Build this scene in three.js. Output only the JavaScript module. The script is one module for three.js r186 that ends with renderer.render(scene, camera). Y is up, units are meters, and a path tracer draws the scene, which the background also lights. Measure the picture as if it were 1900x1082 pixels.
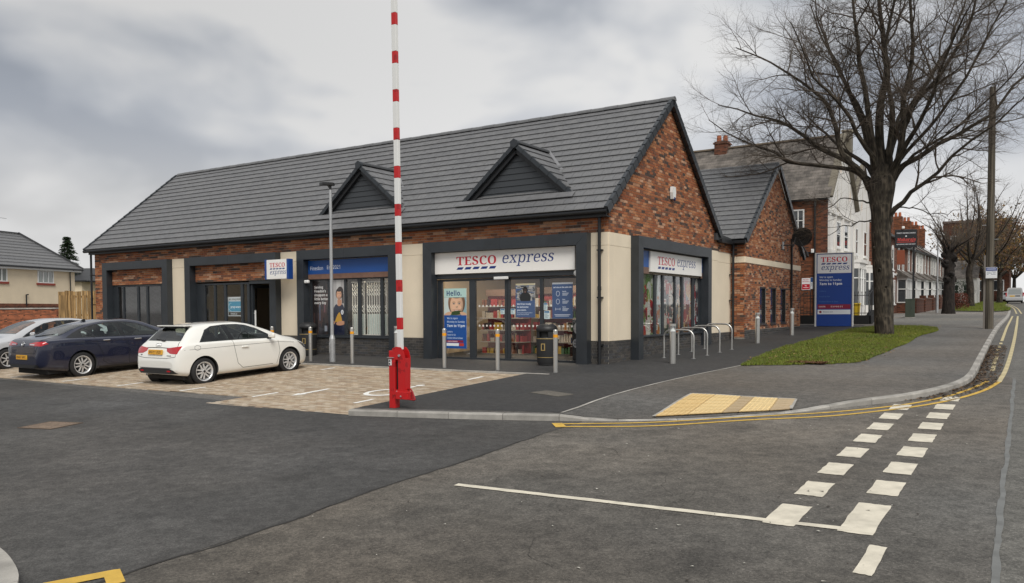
import * as THREE from 'three';
import { mergeGeometries, mergeVertices } from 'three/addons/utils/BufferGeometryUtils.js';
import { RoundedBoxGeometry } from 'three/addons/geometries/RoundedBoxGeometry.js';
import { TessellateModifier } from 'three/addons/modifiers/TessellateModifier.js';
import { RectAreaLightUniformsLib } from 'three/addons/lights/RectAreaLightUniformsLib.js';
import { Brush, Evaluator, SUBTRACTION } from 'three-bvh-csg';

// ---------------------------------------------------------------- camera, sky, sun, exposure
const scene = new THREE.Scene();
const camera = new THREE.PerspectiveCamera(39.51, 1900 / 1082, 0.1, 3000);
camera.position.set(9.135, 1.399, 18.591);
camera.rotation.set(-0.036, 0.575, -0.005, 'YXZ');
camera.setViewOffset(1900, 1082, -0.3, -89.6, 1900, 1082);
const renderer = new THREE.WebGLRenderer({ antialias: true });
renderer.toneMapping = THREE.LinearToneMapping;
renderer.toneMappingExposure = 1.85;
renderer.shadowMap.enabled = true;
RectAreaLightUniformsLib.init();

function mulberry(a) { return () => { a = (a + 0x6d2b79f5) | 0; let t = Math.imul(a ^ (a >>> 15), 1 | a); t = (t + Math.imul(t ^ (t >>> 7), 61 | t)) ^ t; return ((t ^ (t >>> 14)) >>> 0) / 4294967296; }; }
const hash3 = (x, y, z) => { let h = Math.imul(x, 374761393) ^ Math.imul(y, 668265263) ^ Math.imul(z, 2147483647 ^ 1274126177); h = Math.imul(h ^ (h >>> 13), 1274126177); return ((h ^ (h >>> 16)) >>> 0) / 4294967296; };
const sm = (t) => t * t * (3 - 2 * t);
const clamp = (x, a = 0, b = 1) => Math.min(b, Math.max(a, x));
const lerp = (a, b, t) => a + (b - a) * t;
const sstep = (a, b, x) => sm(clamp((x - a) / (b - a)));
// value noise on a lattice; period > 0 wraps so that a texture tiles
function vnoise(x, y, seed = 0, period = 0) {
  const ix = Math.floor(x), iy = Math.floor(y), fx = sm(x - ix), fy = sm(y - iy);
  const w = (i) => (period ? ((i % period) + period) % period : i);
  const h = (i, j) => hash3(w(i), w(j), seed);
  return lerp(lerp(h(ix, iy), h(ix + 1, iy), fx), lerp(h(ix, iy + 1), h(ix + 1, iy + 1), fx), fy);
}
function fbm(x, y, oct = 4, seed = 0, period = 0) { let s = 0, a = 0.5, n = 0; for (let i = 0; i < oct; i++) { s += a * vnoise(x, y, seed + i * 17, period); n += a; a *= 0.5; x *= 2; y *= 2; if (period) period *= 2; } return s / n; }

{ // overcast sky: a grey cloud deck with softer, brighter breaks towards the horizon
  const W = 1536, H = 768, d = new Float32Array(W * H * 4);
  for (let j = 0; j < H; j++) {
    const el = ((j + 0.5) / H - 0.5) * Math.PI, y = Math.sin(el);
    for (let i = 0; i < W; i++) {
      const az = ((i + 0.5) / W - 0.5) * 2 * Math.PI, x = Math.cos(az) * Math.cos(el), z = Math.sin(az) * Math.cos(el);
      const k = 1 / (Math.max(y, 0) + 0.22), px = x * k, pz = z * k;
      const wx = fbm(px * 1.1 + 3, pz * 1.1, 3, 5) - 0.5, wz = fbm(px * 1.1, pz * 1.1 + 9, 3, 8) - 0.5;
      const n = fbm(px * 1.25 + 11 + wx * 1.2, pz * 1.25 + 4 + wz * 1.2, 7, 2);
      const m = fbm(px * 2.4 + 40 + wx, pz * 2.4 + wz, 7, 12);
      const t = clamp((n - 0.5) * 2.6 + (m - 0.5) * 2.3 + 0.47);
      let L = lerp(0.165, 0.34, t);
      L = lerp(L, 0.44, 0.6 * (1 - sstep(0.02, 0.34, y)));
      L *= 1 + 0.2 * sstep(0.2, 0.95, (x * 0.25 - z * 0.97) / Math.max(0.2, Math.cos(el)));
      const blue = (1 - t) * 0.17 * sstep(0.08, 0.25, y);
      if (y < 0) L = 0.17;
      const o = (j * W + i) * 4;
      d[o] = L * (1 - blue * 0.75); d[o + 1] = L * (1 - blue * 0.3); d[o + 2] = L * (1 + blue * 0.5); d[o + 3] = 1;
    }
  }
  const t = new THREE.DataTexture(d, W, H, THREE.RGBAFormat, THREE.FloatType);
  t.mapping = THREE.EquirectangularReflectionMapping; t.magFilter = THREE.LinearFilter; t.minFilter = THREE.LinearFilter; t.needsUpdate = true;
  scene.background = t; scene.environment = t;
}
const sun = new THREE.DirectionalLight(new THREE.Color(1, 0.965, 0.9), 1.5);
sun.position.set(32, 52, 31); sun.target.position.set(0, 0, 0);
sun.castShadow = true; sun.shadow.radius = 60;
Object.assign(sun.shadow.camera, { left: -60, right: 60, top: 60, bottom: -60, near: 1, far: 250 });
scene.add(sun, sun.target);

// ---------------------------------------------------------------- helpers
const V = (x, y, z) => new THREE.Vector3(x, y, z);
const used = new Map();
function numbered(n) { const k = used.get(n) ?? 0; used.set(n, k + 1); return k ? n + '_' + String(k).padStart(3, '0') : n; }
function add(o) { scene.add(o); return o; }
function tag(o, label, category, group, kind) { if (label) o.userData.label = label; if (category) o.userData.category = category; if (group) o.userData.group = group; if (kind) o.userData.kind = kind; return o; }
function thing(name, label, category, [x, y, z] = [0, 0, 0], turn = 0, group) { const o = new THREE.Group(); o.name = numbered(name); o.position.set(x, y, z); o.rotation.y = turn; tag(o, label, category, group); return add(o); }
function part(name, geo, m, parent, label) {
  const o = new THREE.Mesh(Array.isArray(geo) ? merge(geo) : geo, m);
  o.name = parent === scene ? numbered(name) : name; o.castShadow = o.receiveShadow = true;
  if (label) o.userData.label = label; parent.add(o); return o;
}
function copyOf(root, label, [x, y, z], turn) { const c = root.clone(); c.name = numbered(root.name.replace(/_\d{3}$/, '')); c.userData = { ...root.userData, label }; c.position.set(x, y, z); if (turn !== undefined) c.rotation.y = turn; return add(c); }
function norm(g) {
  let n = g.index ? g.toNonIndexed() : g; if (!n.attributes.normal) n.computeVertexNormals();
  if (!n.attributes.uv) n.setAttribute('uv', new THREE.BufferAttribute(new Float32Array(n.attributes.position.count * 2), 2));
  for (const k of Object.keys(n.attributes)) if (!['position', 'normal', 'uv', 'color'].includes(k)) n.deleteAttribute(k);
  n.clearGroups(); return n;
}
function merge(list) { const a = list.flat(Infinity).map(norm); const c = a.some((g) => g.attributes.color); if (c) a.forEach((g) => g.attributes.color || paint(g, [1, 1, 1])); return a.length === 1 ? a[0] : mergeGeometries(a); }
function paint(g, c) { const n = g.attributes.position.count, a = new Float32Array(n * 3); for (let i = 0; i < n; i++) a.set(c, i * 3); g.setAttribute('color', new THREE.BufferAttribute(a, 3)); return g; }
function boxUV(g) { // uv in metres from the dominant axis of each face
  g = g.index ? g.toNonIndexed() : g; const p = g.attributes.position, n = g.attributes.normal, u = new Float32Array(p.count * 2);
  for (let i = 0; i < p.count; i++) { const ax = Math.abs(n.getX(i)), ay = Math.abs(n.getY(i)), az = Math.abs(n.getZ(i)); u[i * 2] = ax > ay && ax > az ? p.getZ(i) : p.getX(i); u[i * 2 + 1] = ay >= ax && ay >= az ? p.getZ(i) : p.getY(i); }
  g.setAttribute('uv', new THREE.BufferAttribute(u, 2)); return g;
}
const bx = (x0, x1, y0, y1, z0, z1) => boxUV(new THREE.BoxGeometry(Math.abs(x1 - x0), Math.abs(y1 - y0), Math.abs(z1 - z0)).translate((x0 + x1) / 2, (y0 + y1) / 2, (z0 + z1) / 2));
const rb = (x0, x1, y0, y1, z0, z1, r = 0.01, s = 2) => boxUV(new RoundedBoxGeometry(Math.abs(x1 - x0), Math.abs(y1 - y0), Math.abs(z1 - z0), s, r).translate((x0 + x1) / 2, (y0 + y1) / 2, (z0 + z1) / 2));
const cyl = (r0, r1, y0, y1, x = 0, z = 0, seg = 20, open = false) => new THREE.CylinderGeometry(r1, r0, y1 - y0, seg, 1, open).translate(x, (y0 + y1) / 2, z);
function rod(a, b, r, seg = 8, r2 = r) { const d = b.clone().sub(a), g = new THREE.CylinderGeometry(r2, r, d.length(), seg); g.translate(0, d.length() / 2, 0); g.applyQuaternion(new THREE.Quaternion().setFromUnitVectors(V(0, 1, 0), d.normalize())); return g.translate(a.x, a.y, a.z); }
const tube = (pts, r, seg = 24, rs = 8) => new THREE.TubeGeometry(new THREE.CatmullRomCurve3(pts, false, 'centripetal'), seg, r, rs);
const lathe = (pts, seg = 28) => new THREE.LatheGeometry(pts.map(([x, y]) => new THREE.Vector2(x, y)), seg);
function prism(pts, depth) { const s = new THREE.Shape(pts.map(([x, y]) => new THREE.Vector2(x, y))); return new THREE.ExtrudeGeometry(s, { depth, bevelEnabled: false }); }
class GB { // flat-faced geometry with one colour per face
  constructor() { this.p = []; this.n = []; this.u = []; this.c = []; }
  tri(a, b, c, col, uv) {
    const x1 = b[0] - a[0], y1 = b[1] - a[1], z1 = b[2] - a[2], x2 = c[0] - a[0], y2 = c[1] - a[1], z2 = c[2] - a[2];
    let nx = y1 * z2 - z1 * y2, ny = z1 * x2 - x1 * z2, nz = x1 * y2 - y1 * x2; const l = Math.hypot(nx, ny, nz) || 1; nx /= l; ny /= l; nz /= l;
    this.p.push(...a, ...b, ...c); this.n.push(nx, ny, nz, nx, ny, nz, nx, ny, nz); this.c.push(...col, ...col, ...col);
    if (uv) this.u.push(...uv[0], ...uv[1], ...uv[2]); else { const f = (q) => (Math.abs(ny) > 0.6 ? [q[0], q[2]] : Math.abs(nx) > Math.abs(nz) ? [q[2], q[1]] : [q[0], q[1]]); this.u.push(...f(a), ...f(b), ...f(c)); }
  }
  quad(a, b, c, d, col) { this.tri(a, b, c, col); this.tri(a, c, d, col); }
  fan(pts, col) { for (let i = 1; i < pts.length - 1; i++) this.tri(pts[0], pts[i], pts[i + 1], col); }
  get empty() { return !this.p.length; }
  geo(colour = true) {
    const g = new THREE.BufferGeometry(), f = (a, n) => new THREE.BufferAttribute(new Float32Array(a), n);
    g.setAttribute('position', f(this.p, 3)); g.setAttribute('normal', f(this.n, 3)); g.setAttribute('uv', f(this.u, 2)); if (colour) g.setAttribute('color', f(this.c, 3)); return g;
  }
}
function clipHalf(poly, f) { const out = []; for (let i = 0; i < poly.length; i++) { const a = poly[i], b = poly[(i + 1) % poly.length], fa = f(a), fb = f(b); if (fa >= 0) out.push(a); if ((fa >= 0) !== (fb >= 0)) { const t = fa / (fa - fb); out.push([lerp(a[0], b[0], t), lerp(a[1], b[1], t)]); } } return out; }
const area2 = (p) => { let s = 0; for (let i = 0; i < p.length; i++) { const a = p[i], b = p[(i + 1) % p.length]; s += a[0] * b[1] - b[0] * a[1]; } return s / 2; };
const rectClip = (poly, x0, x1, y0, y1) => clipHalf(clipHalf(clipHalf(clipHalf(poly, (q) => q[0] - x0), (q) => x1 - q[0]), (q) => q[1] - y0), (q) => y1 - q[1]);
function convexClip(poly, conv) { const s = Math.sign(area2(conv)); for (let i = 0; i < conv.length && poly.length; i++) { const a = conv[i], b = conv[(i + 1) % conv.length]; poly = clipHalf(poly, (q) => s * ((b[0] - a[0]) * (q[1] - a[1]) - (b[1] - a[1]) * (q[0] - a[0]))); } return poly; }

// ---------------------------------------------------------------- textures and materials
function tex(size, fn, repeat = 1, srgb = true) {
  const d = new Uint8Array(size * size * 4);
  for (let y = 0; y < size; y++) for (let x = 0; x < size; x++) { const v = fn(x / size, y / size, x, y), o = (y * size + x) * 4; if (Array.isArray(v)) { d[o] = v[0] * 255; d[o + 1] = v[1] * 255; d[o + 2] = v[2] * 255; } else d[o] = d[o + 1] = d[o + 2] = clamp(v) * 255; d[o + 3] = 255; }
  const t = new THREE.DataTexture(d, size, size, THREE.RGBAFormat); t.wrapS = t.wrapT = THREE.RepeatWrapping; t.magFilter = THREE.LinearFilter; t.minFilter = THREE.LinearMipmapLinearFilter; t.generateMipmaps = true;
  if (srgb) t.colorSpace = THREE.SRGBColorSpace; t.repeat.set(repeat, repeat); t.needsUpdate = true; return t;
}
function again(t, repeat) { const c = t.clone(); c.repeat.set(repeat, repeat); c.needsUpdate = true; return c; }
function canvasTex(w, h, draw) { const c = document.createElement('canvas'); c.width = w; c.height = h; const x = c.getContext('2d'); draw(x, w, h); const t = new THREE.CanvasTexture(c); t.colorSpace = THREE.SRGBColorSpace; t.anisotropy = 8; return t; }
const M = (c, roughness = 0.8, metalness = 0, o = {}) => new THREE.MeshStandardMaterial({ color: new THREE.Color().setRGB(...c), roughness, metalness, ...o });
const MP = (c, roughness, o = {}) => new THREE.MeshPhysicalMaterial({ color: new THREE.Color().setRGB(...c), roughness, ...o });
const R0 = mulberry(77);
// coarse aggregate for tarmac: pale and dark chips in a dark binder
const chips = tex(1024, (u, v, x, y) => { const a = hash3(x >> 1, y >> 1, 3), b = hash3(x, y, 9), n = fbm(u * 24, v * 24, 4, 4, 24), f = fbm(u * 160, v * 160, 2, 7, 160); return clamp(0.6 + (n - 0.5) * 0.22 + (f - 0.5) * 0.26 + (a > 0.97 ? 0.22 : a < 0.1 ? -0.1 : 0) + (b - 0.5) * 0.12); }, 1 / 2.6);
const chipsBump = again(chips, 1 / 2.6); chipsBump.colorSpace = THREE.NoColorSpace;
const grain = tex(512, (u, v, x, y) => clamp(0.92 + (fbm(u * 8, v * 8, 5, 21, 8) - 0.5) * 0.2 + (hash3(x, y, 5) - 0.5) * 0.08), 1 / 0.9);
const fineGrain = again(grain, 1 / 0.35);
const concreteTex = tex(512, (u, v, x, y) => { const n = fbm(u * 6, v * 6, 5, 31, 6), h = hash3(x, y, 6); return clamp(0.88 + (n - 0.5) * 0.4 + (h - 0.5) * 0.1 - (h > 0.985 ? 0.2 : 0)); }, 1 / 1.3);
const barkTex = tex(512, (u, v) => { const r = fbm(u * 22, v * 5, 4, 41, 1 << 20), s = fbm(u * 5, v * 5, 3, 43, 5); return clamp(0.6 + (r - 0.5) * 0.75 + (s - 0.5) * 0.35); }, 1);
const smoothTex = tex(256, (u, v, x, y) => 0.96 + (fbm(u * 4, v * 4, 4, 22, 4) - 0.5) * 0.05 + (hash3(x, y, 8) - 0.5) * 0.03, 1 / 2.1);
const scuff = tex(512, (u, v, x, y) => { const a = fbm(u * 60, v * 3, 3, 91, 1 << 20), b = fbm(u * 7, v * 9, 4, 93, 1 << 20); return [0.95 - (b > 0.66 ? 0.16 : 0) + (a > 0.74 ? 0.05 : 0), 0.95 - (b > 0.66 ? 0.14 : 0) - (a > 0.74 ? 0.12 : 0), 0.95 - (b > 0.66 ? 0.12 : 0) - (a > 0.74 ? 0.1 : 0)]; }, 1.2);
const bump = (t, repeat) => { const c = again(t, repeat); c.colorSpace = THREE.NoColorSpace; return c; };
const X = {
  road: M([0.345, 0.325, 0.298], 0.92, 0, { map: again(chips, 1 / 2.9), vertexColors: true, bumpMap: bump(chips, 1 / 2.9), bumpScale: 0.003 }),
  newRoad: M([0.178, 0.173, 0.166], 0.88, 0, { map: again(chips, 1 / 2.3), vertexColors: true, bumpMap: bump(chips, 1 / 2.3), bumpScale: 0.004 }),
  pavement: M([0.37, 0.345, 0.312], 0.92, 0, { map: again(chips, 1 / 2.1), vertexColors: true, bumpMap: bump(chips, 1 / 2.1), bumpScale: 0.003 }),
  newPavement: M([0.108, 0.105, 0.104], 0.85, 0, { map: again(chips, 1 / 1.9), vertexColors: true, bumpMap: bump(chips, 1 / 1.9), bumpScale: 0.003 }),
  concrete: M([0.5, 0.475, 0.43], 0.9, 0, { map: concreteTex, bumpMap: bump(concreteTex, 1 / 1.3), bumpScale: 0.002 }),
  earth: M([0.1, 0.1, 0.05], 1, 0, { map: again(grain, 0.3) }),
  lawn: M([0.11, 0.16, 0.03], 1, 0, { map: again(grain, 0.7), vertexColors: true }),
  mortar: M([0.5, 0.42, 0.34], 0.95, 0, { map: fineGrain }),
  mortarGrey: M([0.3, 0.28, 0.25], 0.95, 0, { map: fineGrain }),
  brickStuff: M([1.22, 1.22, 1.22], 0.88, 0, { map: again(grain, 1 / 0.25), vertexColors: true }),
  tileStuff: M([1.2, 1.2, 1.2], 0.5, 0, { map: again(grain, 1 / 0.6), vertexColors: true }),
  tileDark: M([0.06, 0.062, 0.066], 0.55, 0, { map: grain }),
  black: M([0.012, 0.013, 0.015], 0.45),
  blackMatt: M([0.012, 0.012, 0.012], 0.85),
  anthracite: M([0.034, 0.04, 0.047], 0.4, 0, { map: again(grain, 0.5) }),
  board: M([0.045, 0.05, 0.056], 0.5),
  stone: M([0.9, 0.78, 0.6], 0.85, 0, { map: smoothTex, bumpMap: bump(grain, 2), bumpScale: 0.001 }),
  steel: M([0.62, 0.61, 0.58], 0.34, 0.85),
  galv: M([0.55, 0.56, 0.57], 0.5, 0.55, { map: again(grain, 3) }),
  chrome: M([0.85, 0.85, 0.85], 0.12, 1),
  alloy: M([0.78, 0.78, 0.78], 0.3, 0.55),
  white: M([0.8, 0.8, 0.78], 0.55),
  whitePaint: M([0.78, 0.72, 0.59], 0.8, 0, { map: grain }),
  yellowPaint: M([0.74, 0.47, 0.08], 0.8, 0, { map: grain }),
  fadedYellow: M([0.62, 0.53, 0.31], 0.9, 0, { map: grain }),
  redPaint: M([0.6, 0.012, 0.014], 0.45, 0, { map: scuff, roughnessMap: again(grain, 3) }),
  glass: MP([1, 1, 1], 0.01, { transmission: 1, thickness: 0, ior: 1.52 }),
  carGlass: MP([0.72, 0.8, 0.77], 0.01, { transmission: 1, thickness: 0, ior: 1.6 }),
  trim: M([0.07, 0.07, 0.07], 0.8),
  rubber: M([0.018, 0.018, 0.019], 0.8),
  plastic: M([0.02, 0.02, 0.021], 0.5),
  wood: M([0.55, 0.34, 0.14], 0.85, 0, { map: tex(256, (u, v) => clamp(0.78 + (fbm(u * 16, v * 2, 4, 51, 1 << 20) - 0.5) * 0.6), 1) }),
};

// ---------------------------------------------------------------- levels of the ground
const g = (z) => (z > -20 ? 0.02 - 0.034 * z : z > -120 ? 0.7 + 0.0174 * (-z - 20) : 2.44);
const yPav = (x, z) => g(z) - lerp(0.02, 0.1, clamp((z - 2.55) / 6.1));
function sheetGeo(poly, yf, cell, colf) { // a level sheet over a polygon [x, z], cut into cells that carry a vertex colour
  const xs = poly.map((q) => q[0]), zs = poly.map((q) => q[1]), G = new GB();
  const P = [], U = [], C = [], N = [];
  for (let x = Math.floor(Math.min(...xs) / cell) * cell; x < Math.max(...xs); x += cell) {
    const strip = clipHalf(clipHalf(poly, (q) => q[0] - x), (q) => x + cell - q[0]); if (strip.length < 3) continue;
    for (let z = Math.floor(Math.min(...zs) / cell) * cell; z < Math.max(...zs); z += cell) {
      const c = clipHalf(clipHalf(strip, (q) => q[1] - z), (q) => z + cell - q[1]);
      if (c.length < 3 || Math.abs(area2(c)) < 1e-6) continue;
      const tri = c.length === 4 && Math.abs(Math.abs(area2(c)) - cell * cell) < 1e-9 ? [[0, 1, 2], [0, 2, 3]] : THREE.ShapeUtils.triangulateShape(c.map((q) => new THREE.Vector2(q[0], q[1])), []);
      for (let t of tri) { const ar = area2(t.map((k) => c[k])); if (Math.abs(ar) < 1e-8) continue; if (ar > 0) t = [t[0], t[2], t[1]]; for (const k of t) { const [a, b] = c[k]; P.push(a, yf(a, b), b); U.push(a, b); N.push(0, 1, 0); if (colf) C.push(...colf(a, b)); } }
    }
  }
  const geo = new THREE.BufferGeometry(), f = (a, n) => new THREE.BufferAttribute(new Float32Array(a), n);
  geo.setAttribute('position', f(P, 3)); geo.setAttribute('normal', f(N, 3)); geo.setAttribute('uv', f(U, 2)); if (colf) geo.setAttribute('color', f(C, 3)); return geo;
}
function sheet(name, poly, yf, cell, m, colf, parent = scene) { const o = part(name, sheetGeo(poly, yf, cell, colf), m, parent); if (parent === scene) o.userData.kind = 'structure'; return o; }
const ribbon = (pts, w) => { const L = [], Rr = []; pts.forEach((q, i) => { const a = pts[Math.max(0, i - 1)], b = pts[Math.min(pts.length - 1, i + 1)], l = Math.hypot(b[0] - a[0], b[1] - a[1]), nx = -(b[1] - a[1]) / l, nz = (b[0] - a[0]) / l; const ww = (Array.isArray(w) ? w[i] : w) / 2; L.push([q[0] + nx * ww, q[1] + nz * ww]); Rr.push([q[0] - nx * ww, q[1] - nz * ww]); }); return [...L, ...Rr.reverse()]; };
function smooth(pts, n) { const c = new THREE.CatmullRomCurve3(pts.map(([x, z]) => V(x, 0, z)), false, 'centripetal'); return c.getPoints(n).map((q) => [q.x, q.z]); }
// ---------------------------------------------------------------- setting: ground, roads, pavements, paving, kerbs, grass
{
  const gd = (x, z) => g(z) - 0.22;
  sheet('ground', [[-900, -900], [900, -900], [900, 60], [-900, 60]], gd, 20, X.earth);
}
const KERB = smooth([[-0.68, 8.58], [0.25, 8.34], [1.54, 7.99], [2.88, 7.54], [3.49, 7.28], [4.1, 6.95], [4.9, 6.4], [5.5, 5.75], [6.05, 5.05], [6.47, 4.39], [7.0, 3.6], [7.38, 2.85], [7.68, 1.95], [7.87, 1.16], [8.0, 0.2], [8.04, -0.8], [8.0, -4], [7.93, -9], [7.85, -16], [7.82, -22.6], [7.7, -38], [7.0, -65], [5.4, -95], [3.4, -130]], 260);
const kerbHeight = (x, z) => { // full kerb, dropped to the road at the tactile crossing
  const t = z > 5 ? clamp((3.55 - x) / 0.75) : 0, u = clamp((5.35 - z) / 1.3);
  return lerp(0.012, 0.1, z > 8.9 ? 1 : Math.max(x < 4.3 ? t : 0, x > 5.5 ? u : 0));
};
const stain = (sd, amt, warm = 0) => (x, z) => { const n = fbm(x * 0.55 + 31, z * 0.55, 4, sd) - 0.5, m = fbm(x * 0.16, z * 0.22 + 7, 3, sd + 3) - 0.5, k = 1 + amt * (n * 1.3 + m * 1.5), w = warm * (fbm(x * 0.35 + 9, z * 0.35, 3, sd + 5) - 0.4); return [k * (1 + w), k, k * (1 - w * 1.1)]; };
const roadY = (x, z) => g(z) - 0.1;
sheet('road', [[-60, -130], [60, -130], [60, 45], [-60, 45]], (x, z) => roadY(x, z) - 0.004, 2.5, X.road, (x, z) => { const k = stain(3, 0.3)(x, z); return k.map((v, i) => v * (x > 8.8 ? [1.2, 1.24, 1.2][i] : 0.98)); });
sheet('entrance_road', [[3.3, 20], [3.33, 15.1], [3.36, 13.4], [3.24, 12.2], [3.27, 11], [3.2, 8.6], [3.2, 7.2], [8.2, -3], [8.72, -1], [8.84, 6], [8.9, 12], [8.95, 20]], roadY, 0.35, X.road, (x, z) => { const k = stain(11, 0.34, 0.16)(x, z), s = fbm(x * 2.2, z * 1.1, 3, 71), worn = sstep(0.56, 0.62, fbm(x * 1.1 + 3, z * 0.7, 5, 73)) * 0.16, oil = sstep(0.68, 0.74, fbm(x * 1.7, z * 1.7 + 20, 4, 75)) * 0.32; return k.map((v, i) => v * (0.9 + 0.2 * s) * (1 + worn - oil) * [1.03, 1, 0.95][i]); });
sheet('car_park', [[-45, 7.6], [-24, 7.75], [-0.6, 8.3], [3.19, 7.2], [3.19, 8.6], [3.25, 11], [3.22, 12.2], [3.34, 13.4], [3.31, 15.1], [3.28, 20], [-45, 20]], roadY, 0.25, X.newRoad, (x, z) => { const k = stain(17, 0.42, 0.1)(x, z), d = sstep(2.2, 0, Math.hypot(x - 2.0, z - 13.4)); return k.map((v, i) => v * (1 + 0.16 * d * fbm(x * 3, z * 3, 3, 5)) * (1 + 0.2 * sstep(0.55, 0.6, fbm(x * 0.8, z * 1.3, 5, 81)) - 0.25 * sstep(0.68, 0.73, fbm(x * 1.5 + 9, z * 1.5, 4, 83)))); });
{ // tar along the joint between the two surfaces, and the worn lane joint of the main road
  const jag = (pts, n, a, sd) => smooth(pts, n).map(([x, z], i) => [x + (vnoise(i * 0.4, sd) - 0.5) * a, z]);
  sheet('tarmac_joint', ribbon(jag([[3.3, 18], [3.33, 15.1], [3.36, 13.4], [3.24, 12.2], [3.27, 11], [3.2, 8.7]], 90, 0.05, 4), smooth([[0, 0], [90, 0]], 90).map((q, i) => 0.02 + 0.02 * hash3(i, 7, 2))), (x, z) => roadY(x, z) + 0.004, 1, M([0.03, 0.028, 0.026], 0.9));
  sheet('lane_joint', ribbon(jag([[8.74, -0.9], [8.83, 5.7], [8.88, 10.2], [8.93, 14], [8.95, 20]], 120, 0.025, 9), Array.from({ length: 121 }, (_, i) => 0.035 + 0.03 * vnoise(i * 0.7, 3))), (x, z) => roadY(x, z) + 0.004, 1, M([0.2, 0.205, 0.2], 0.95, 0, { map: grain }));
}
// pavement: one sheet up to the back of the kerb
const kerbBack = KERB.map((q, i) => { const a = KERB[Math.max(0, i - 1)], b = KERB[Math.min(KERB.length - 1, i + 1)], l = Math.hypot(b[0] - a[0], b[1] - a[1]); return [q[0] + ((b[1] - a[1]) / l) * 0.122, q[1] - ((b[0] - a[0]) / l) * 0.122]; });
const dropPts = KERB.filter((q) => q[1] > 3.2 && q[1] < 8).map((q) => [...q, 0.1 - kerbHeight(...q)]);
const paveY = (x, z) => { // dips to the dropped kerb
  if (z < 1 || x < 1.5) return g(z); let b = 9, d = 0; for (const q of dropPts) { const e = Math.hypot(x - q[0], z - q[1]); if (e < b) { b = e; d = q[2]; } }
  return g(z) - Math.max(0, d - 0.006) * sstep(1.9, 0.1, b);
};
const kerbBackPts = kerbBack.filter((q, i) => i % 2 === 0);
sheet('pavement', [...kerbBackPts, [-8, -130], [-8, -30], [-24, -20], [-24, 2.6], [-0.83, 2.6], [-0.7, 8.4]], paveY, 0.35, X.pavement, (x, z) => { const k = stain(23, 0.4, 0.2)(x, z); return k.map((v) => v * (z < -21 ? 1.5 : 1)); });
sheet('new_footway', [[-24, 2.6], [-0.83, 2.6], [-0.7, 8.3], [2.74, 7.36], [2.6, 5.27], [2.72, 2.48], [3.12, -0.8], [2.72, -5.2], [2.76, -15.1], [2.85, -19.4], [-24, -19.4]], (x, z) => paveY(x, z) + 0.004, 0.35, X.newPavement, (x, z) => { const k = stain(29, 0.5, 0.12)(x, z), dust = sstep(1.5, 0.1, Math.hypot(x - 1.6, (z - 2.4) * 1.2)) * fbm(x * 4, z * 4, 3, 6); return k.map((v, i) => v * (1 + 0.7 * dust * [1, 0.92, 0.8][i])); });
sheet('forecourt', [[2.9, -20.5], [5.2, -20.2], [7.4, -20.8], [7.55, -37], [2.6, -37]], (x, z) => g(z) + 0.004, 0.6, M([0.42, 0.4, 0.36], 0.92, 0, { map: again(chips, 1 / 2.4), vertexColors: true }), stain(37, 0.35, 0.1));
{ // concrete edging between the new and the old tarmac, and the drain slot in the footway
  const e = new THREE.Group(); e.name = 'edging'; tag(e, null, null, null, 'structure'); add(e);
  const line = smooth([[2.79, 7.36], [2.63, 5.27], [2.74, 2.48], [3.15, -0.8]], 9);
  for (let i = 0; i < 9; i++) sheet('edging_stone', ribbon([[lerp(line[i][0], line[i + 1][0], 0.005), lerp(line[i][1], line[i + 1][1], 0.005)], line[i + 1]], 0.05), (x, z) => paveY(x, z) + 0.008, 2, X.concrete, null, e);
}
{ // kerb stones, each a block of its own
  const k = new THREE.Group(); k.name = 'kerb'; tag(k, null, null, null, 'structure'); add(k);
  const len = [0]; for (let i = 1; i < KERB.length; i++) len.push(len[i - 1] + Math.hypot(KERB[i][0] - KERB[i - 1][0], KERB[i][1] - KERB[i - 1][1]));
  const at = (s) => { let i = 1; while (i < KERB.length - 1 && len[i] < s) i++; const t = clamp((s - len[i - 1]) / (len[i] - len[i - 1])), f = (P) => [lerp(P[i - 1][0], P[i][0], t), lerp(P[i - 1][1], P[i][1], t)]; return [f(KERB), f(kerbBack)]; };
  const mats = [0.9, 1, 1.08].map((v) => M([0.42 * v, 0.4 * v, 0.365 * v], 0.9, 0, { map: concreteTex, bumpMap: bump(concreteTex, 1 / 1.3), bumpScale: 0.003 }));
  for (let s = 0, n = 0; s < len.at(-1) - 1 && n < 150; n++) {
    const step = s < 24 ? 0.92 : 0.915, [f0, b0] = at(s + 0.004), [f1, b1] = at(s + step - 0.004), fm = at(s + step / 2), G = new GB(), col = [1, 1, 1];
    const st = [[f0, b0], fm, [f1, b1]].map(([f, b]) => { const h = kerbHeight(...f), y = g(f[1]) - 0.1 + h, ch = Math.min(0.022, h), u = 0.16; const fi = [lerp(f[0], b[0], u), lerp(f[1], b[1], u)]; return [[f[0], g(f[1]) - 0.24, f[1]], [f[0], y - ch, f[1]], [fi[0], y, fi[1]], [b[0], y + 0.003, b[1]], [b[0], g(b[1]) - 0.24, b[1]]]; });
    for (let j = 0; j < 2; j++) for (let i = 0; i < 4; i++) G.quad(st[j][i], st[j + 1][i], st[j + 1][i + 1], st[j][i + 1], col);
    G.fan(st[0].slice().reverse(), col); G.fan(st[2], col);
    part('kerb_stone', boxUV(G.geo(false)), mats[n % 3], k); s += step;
  }
}
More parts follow.
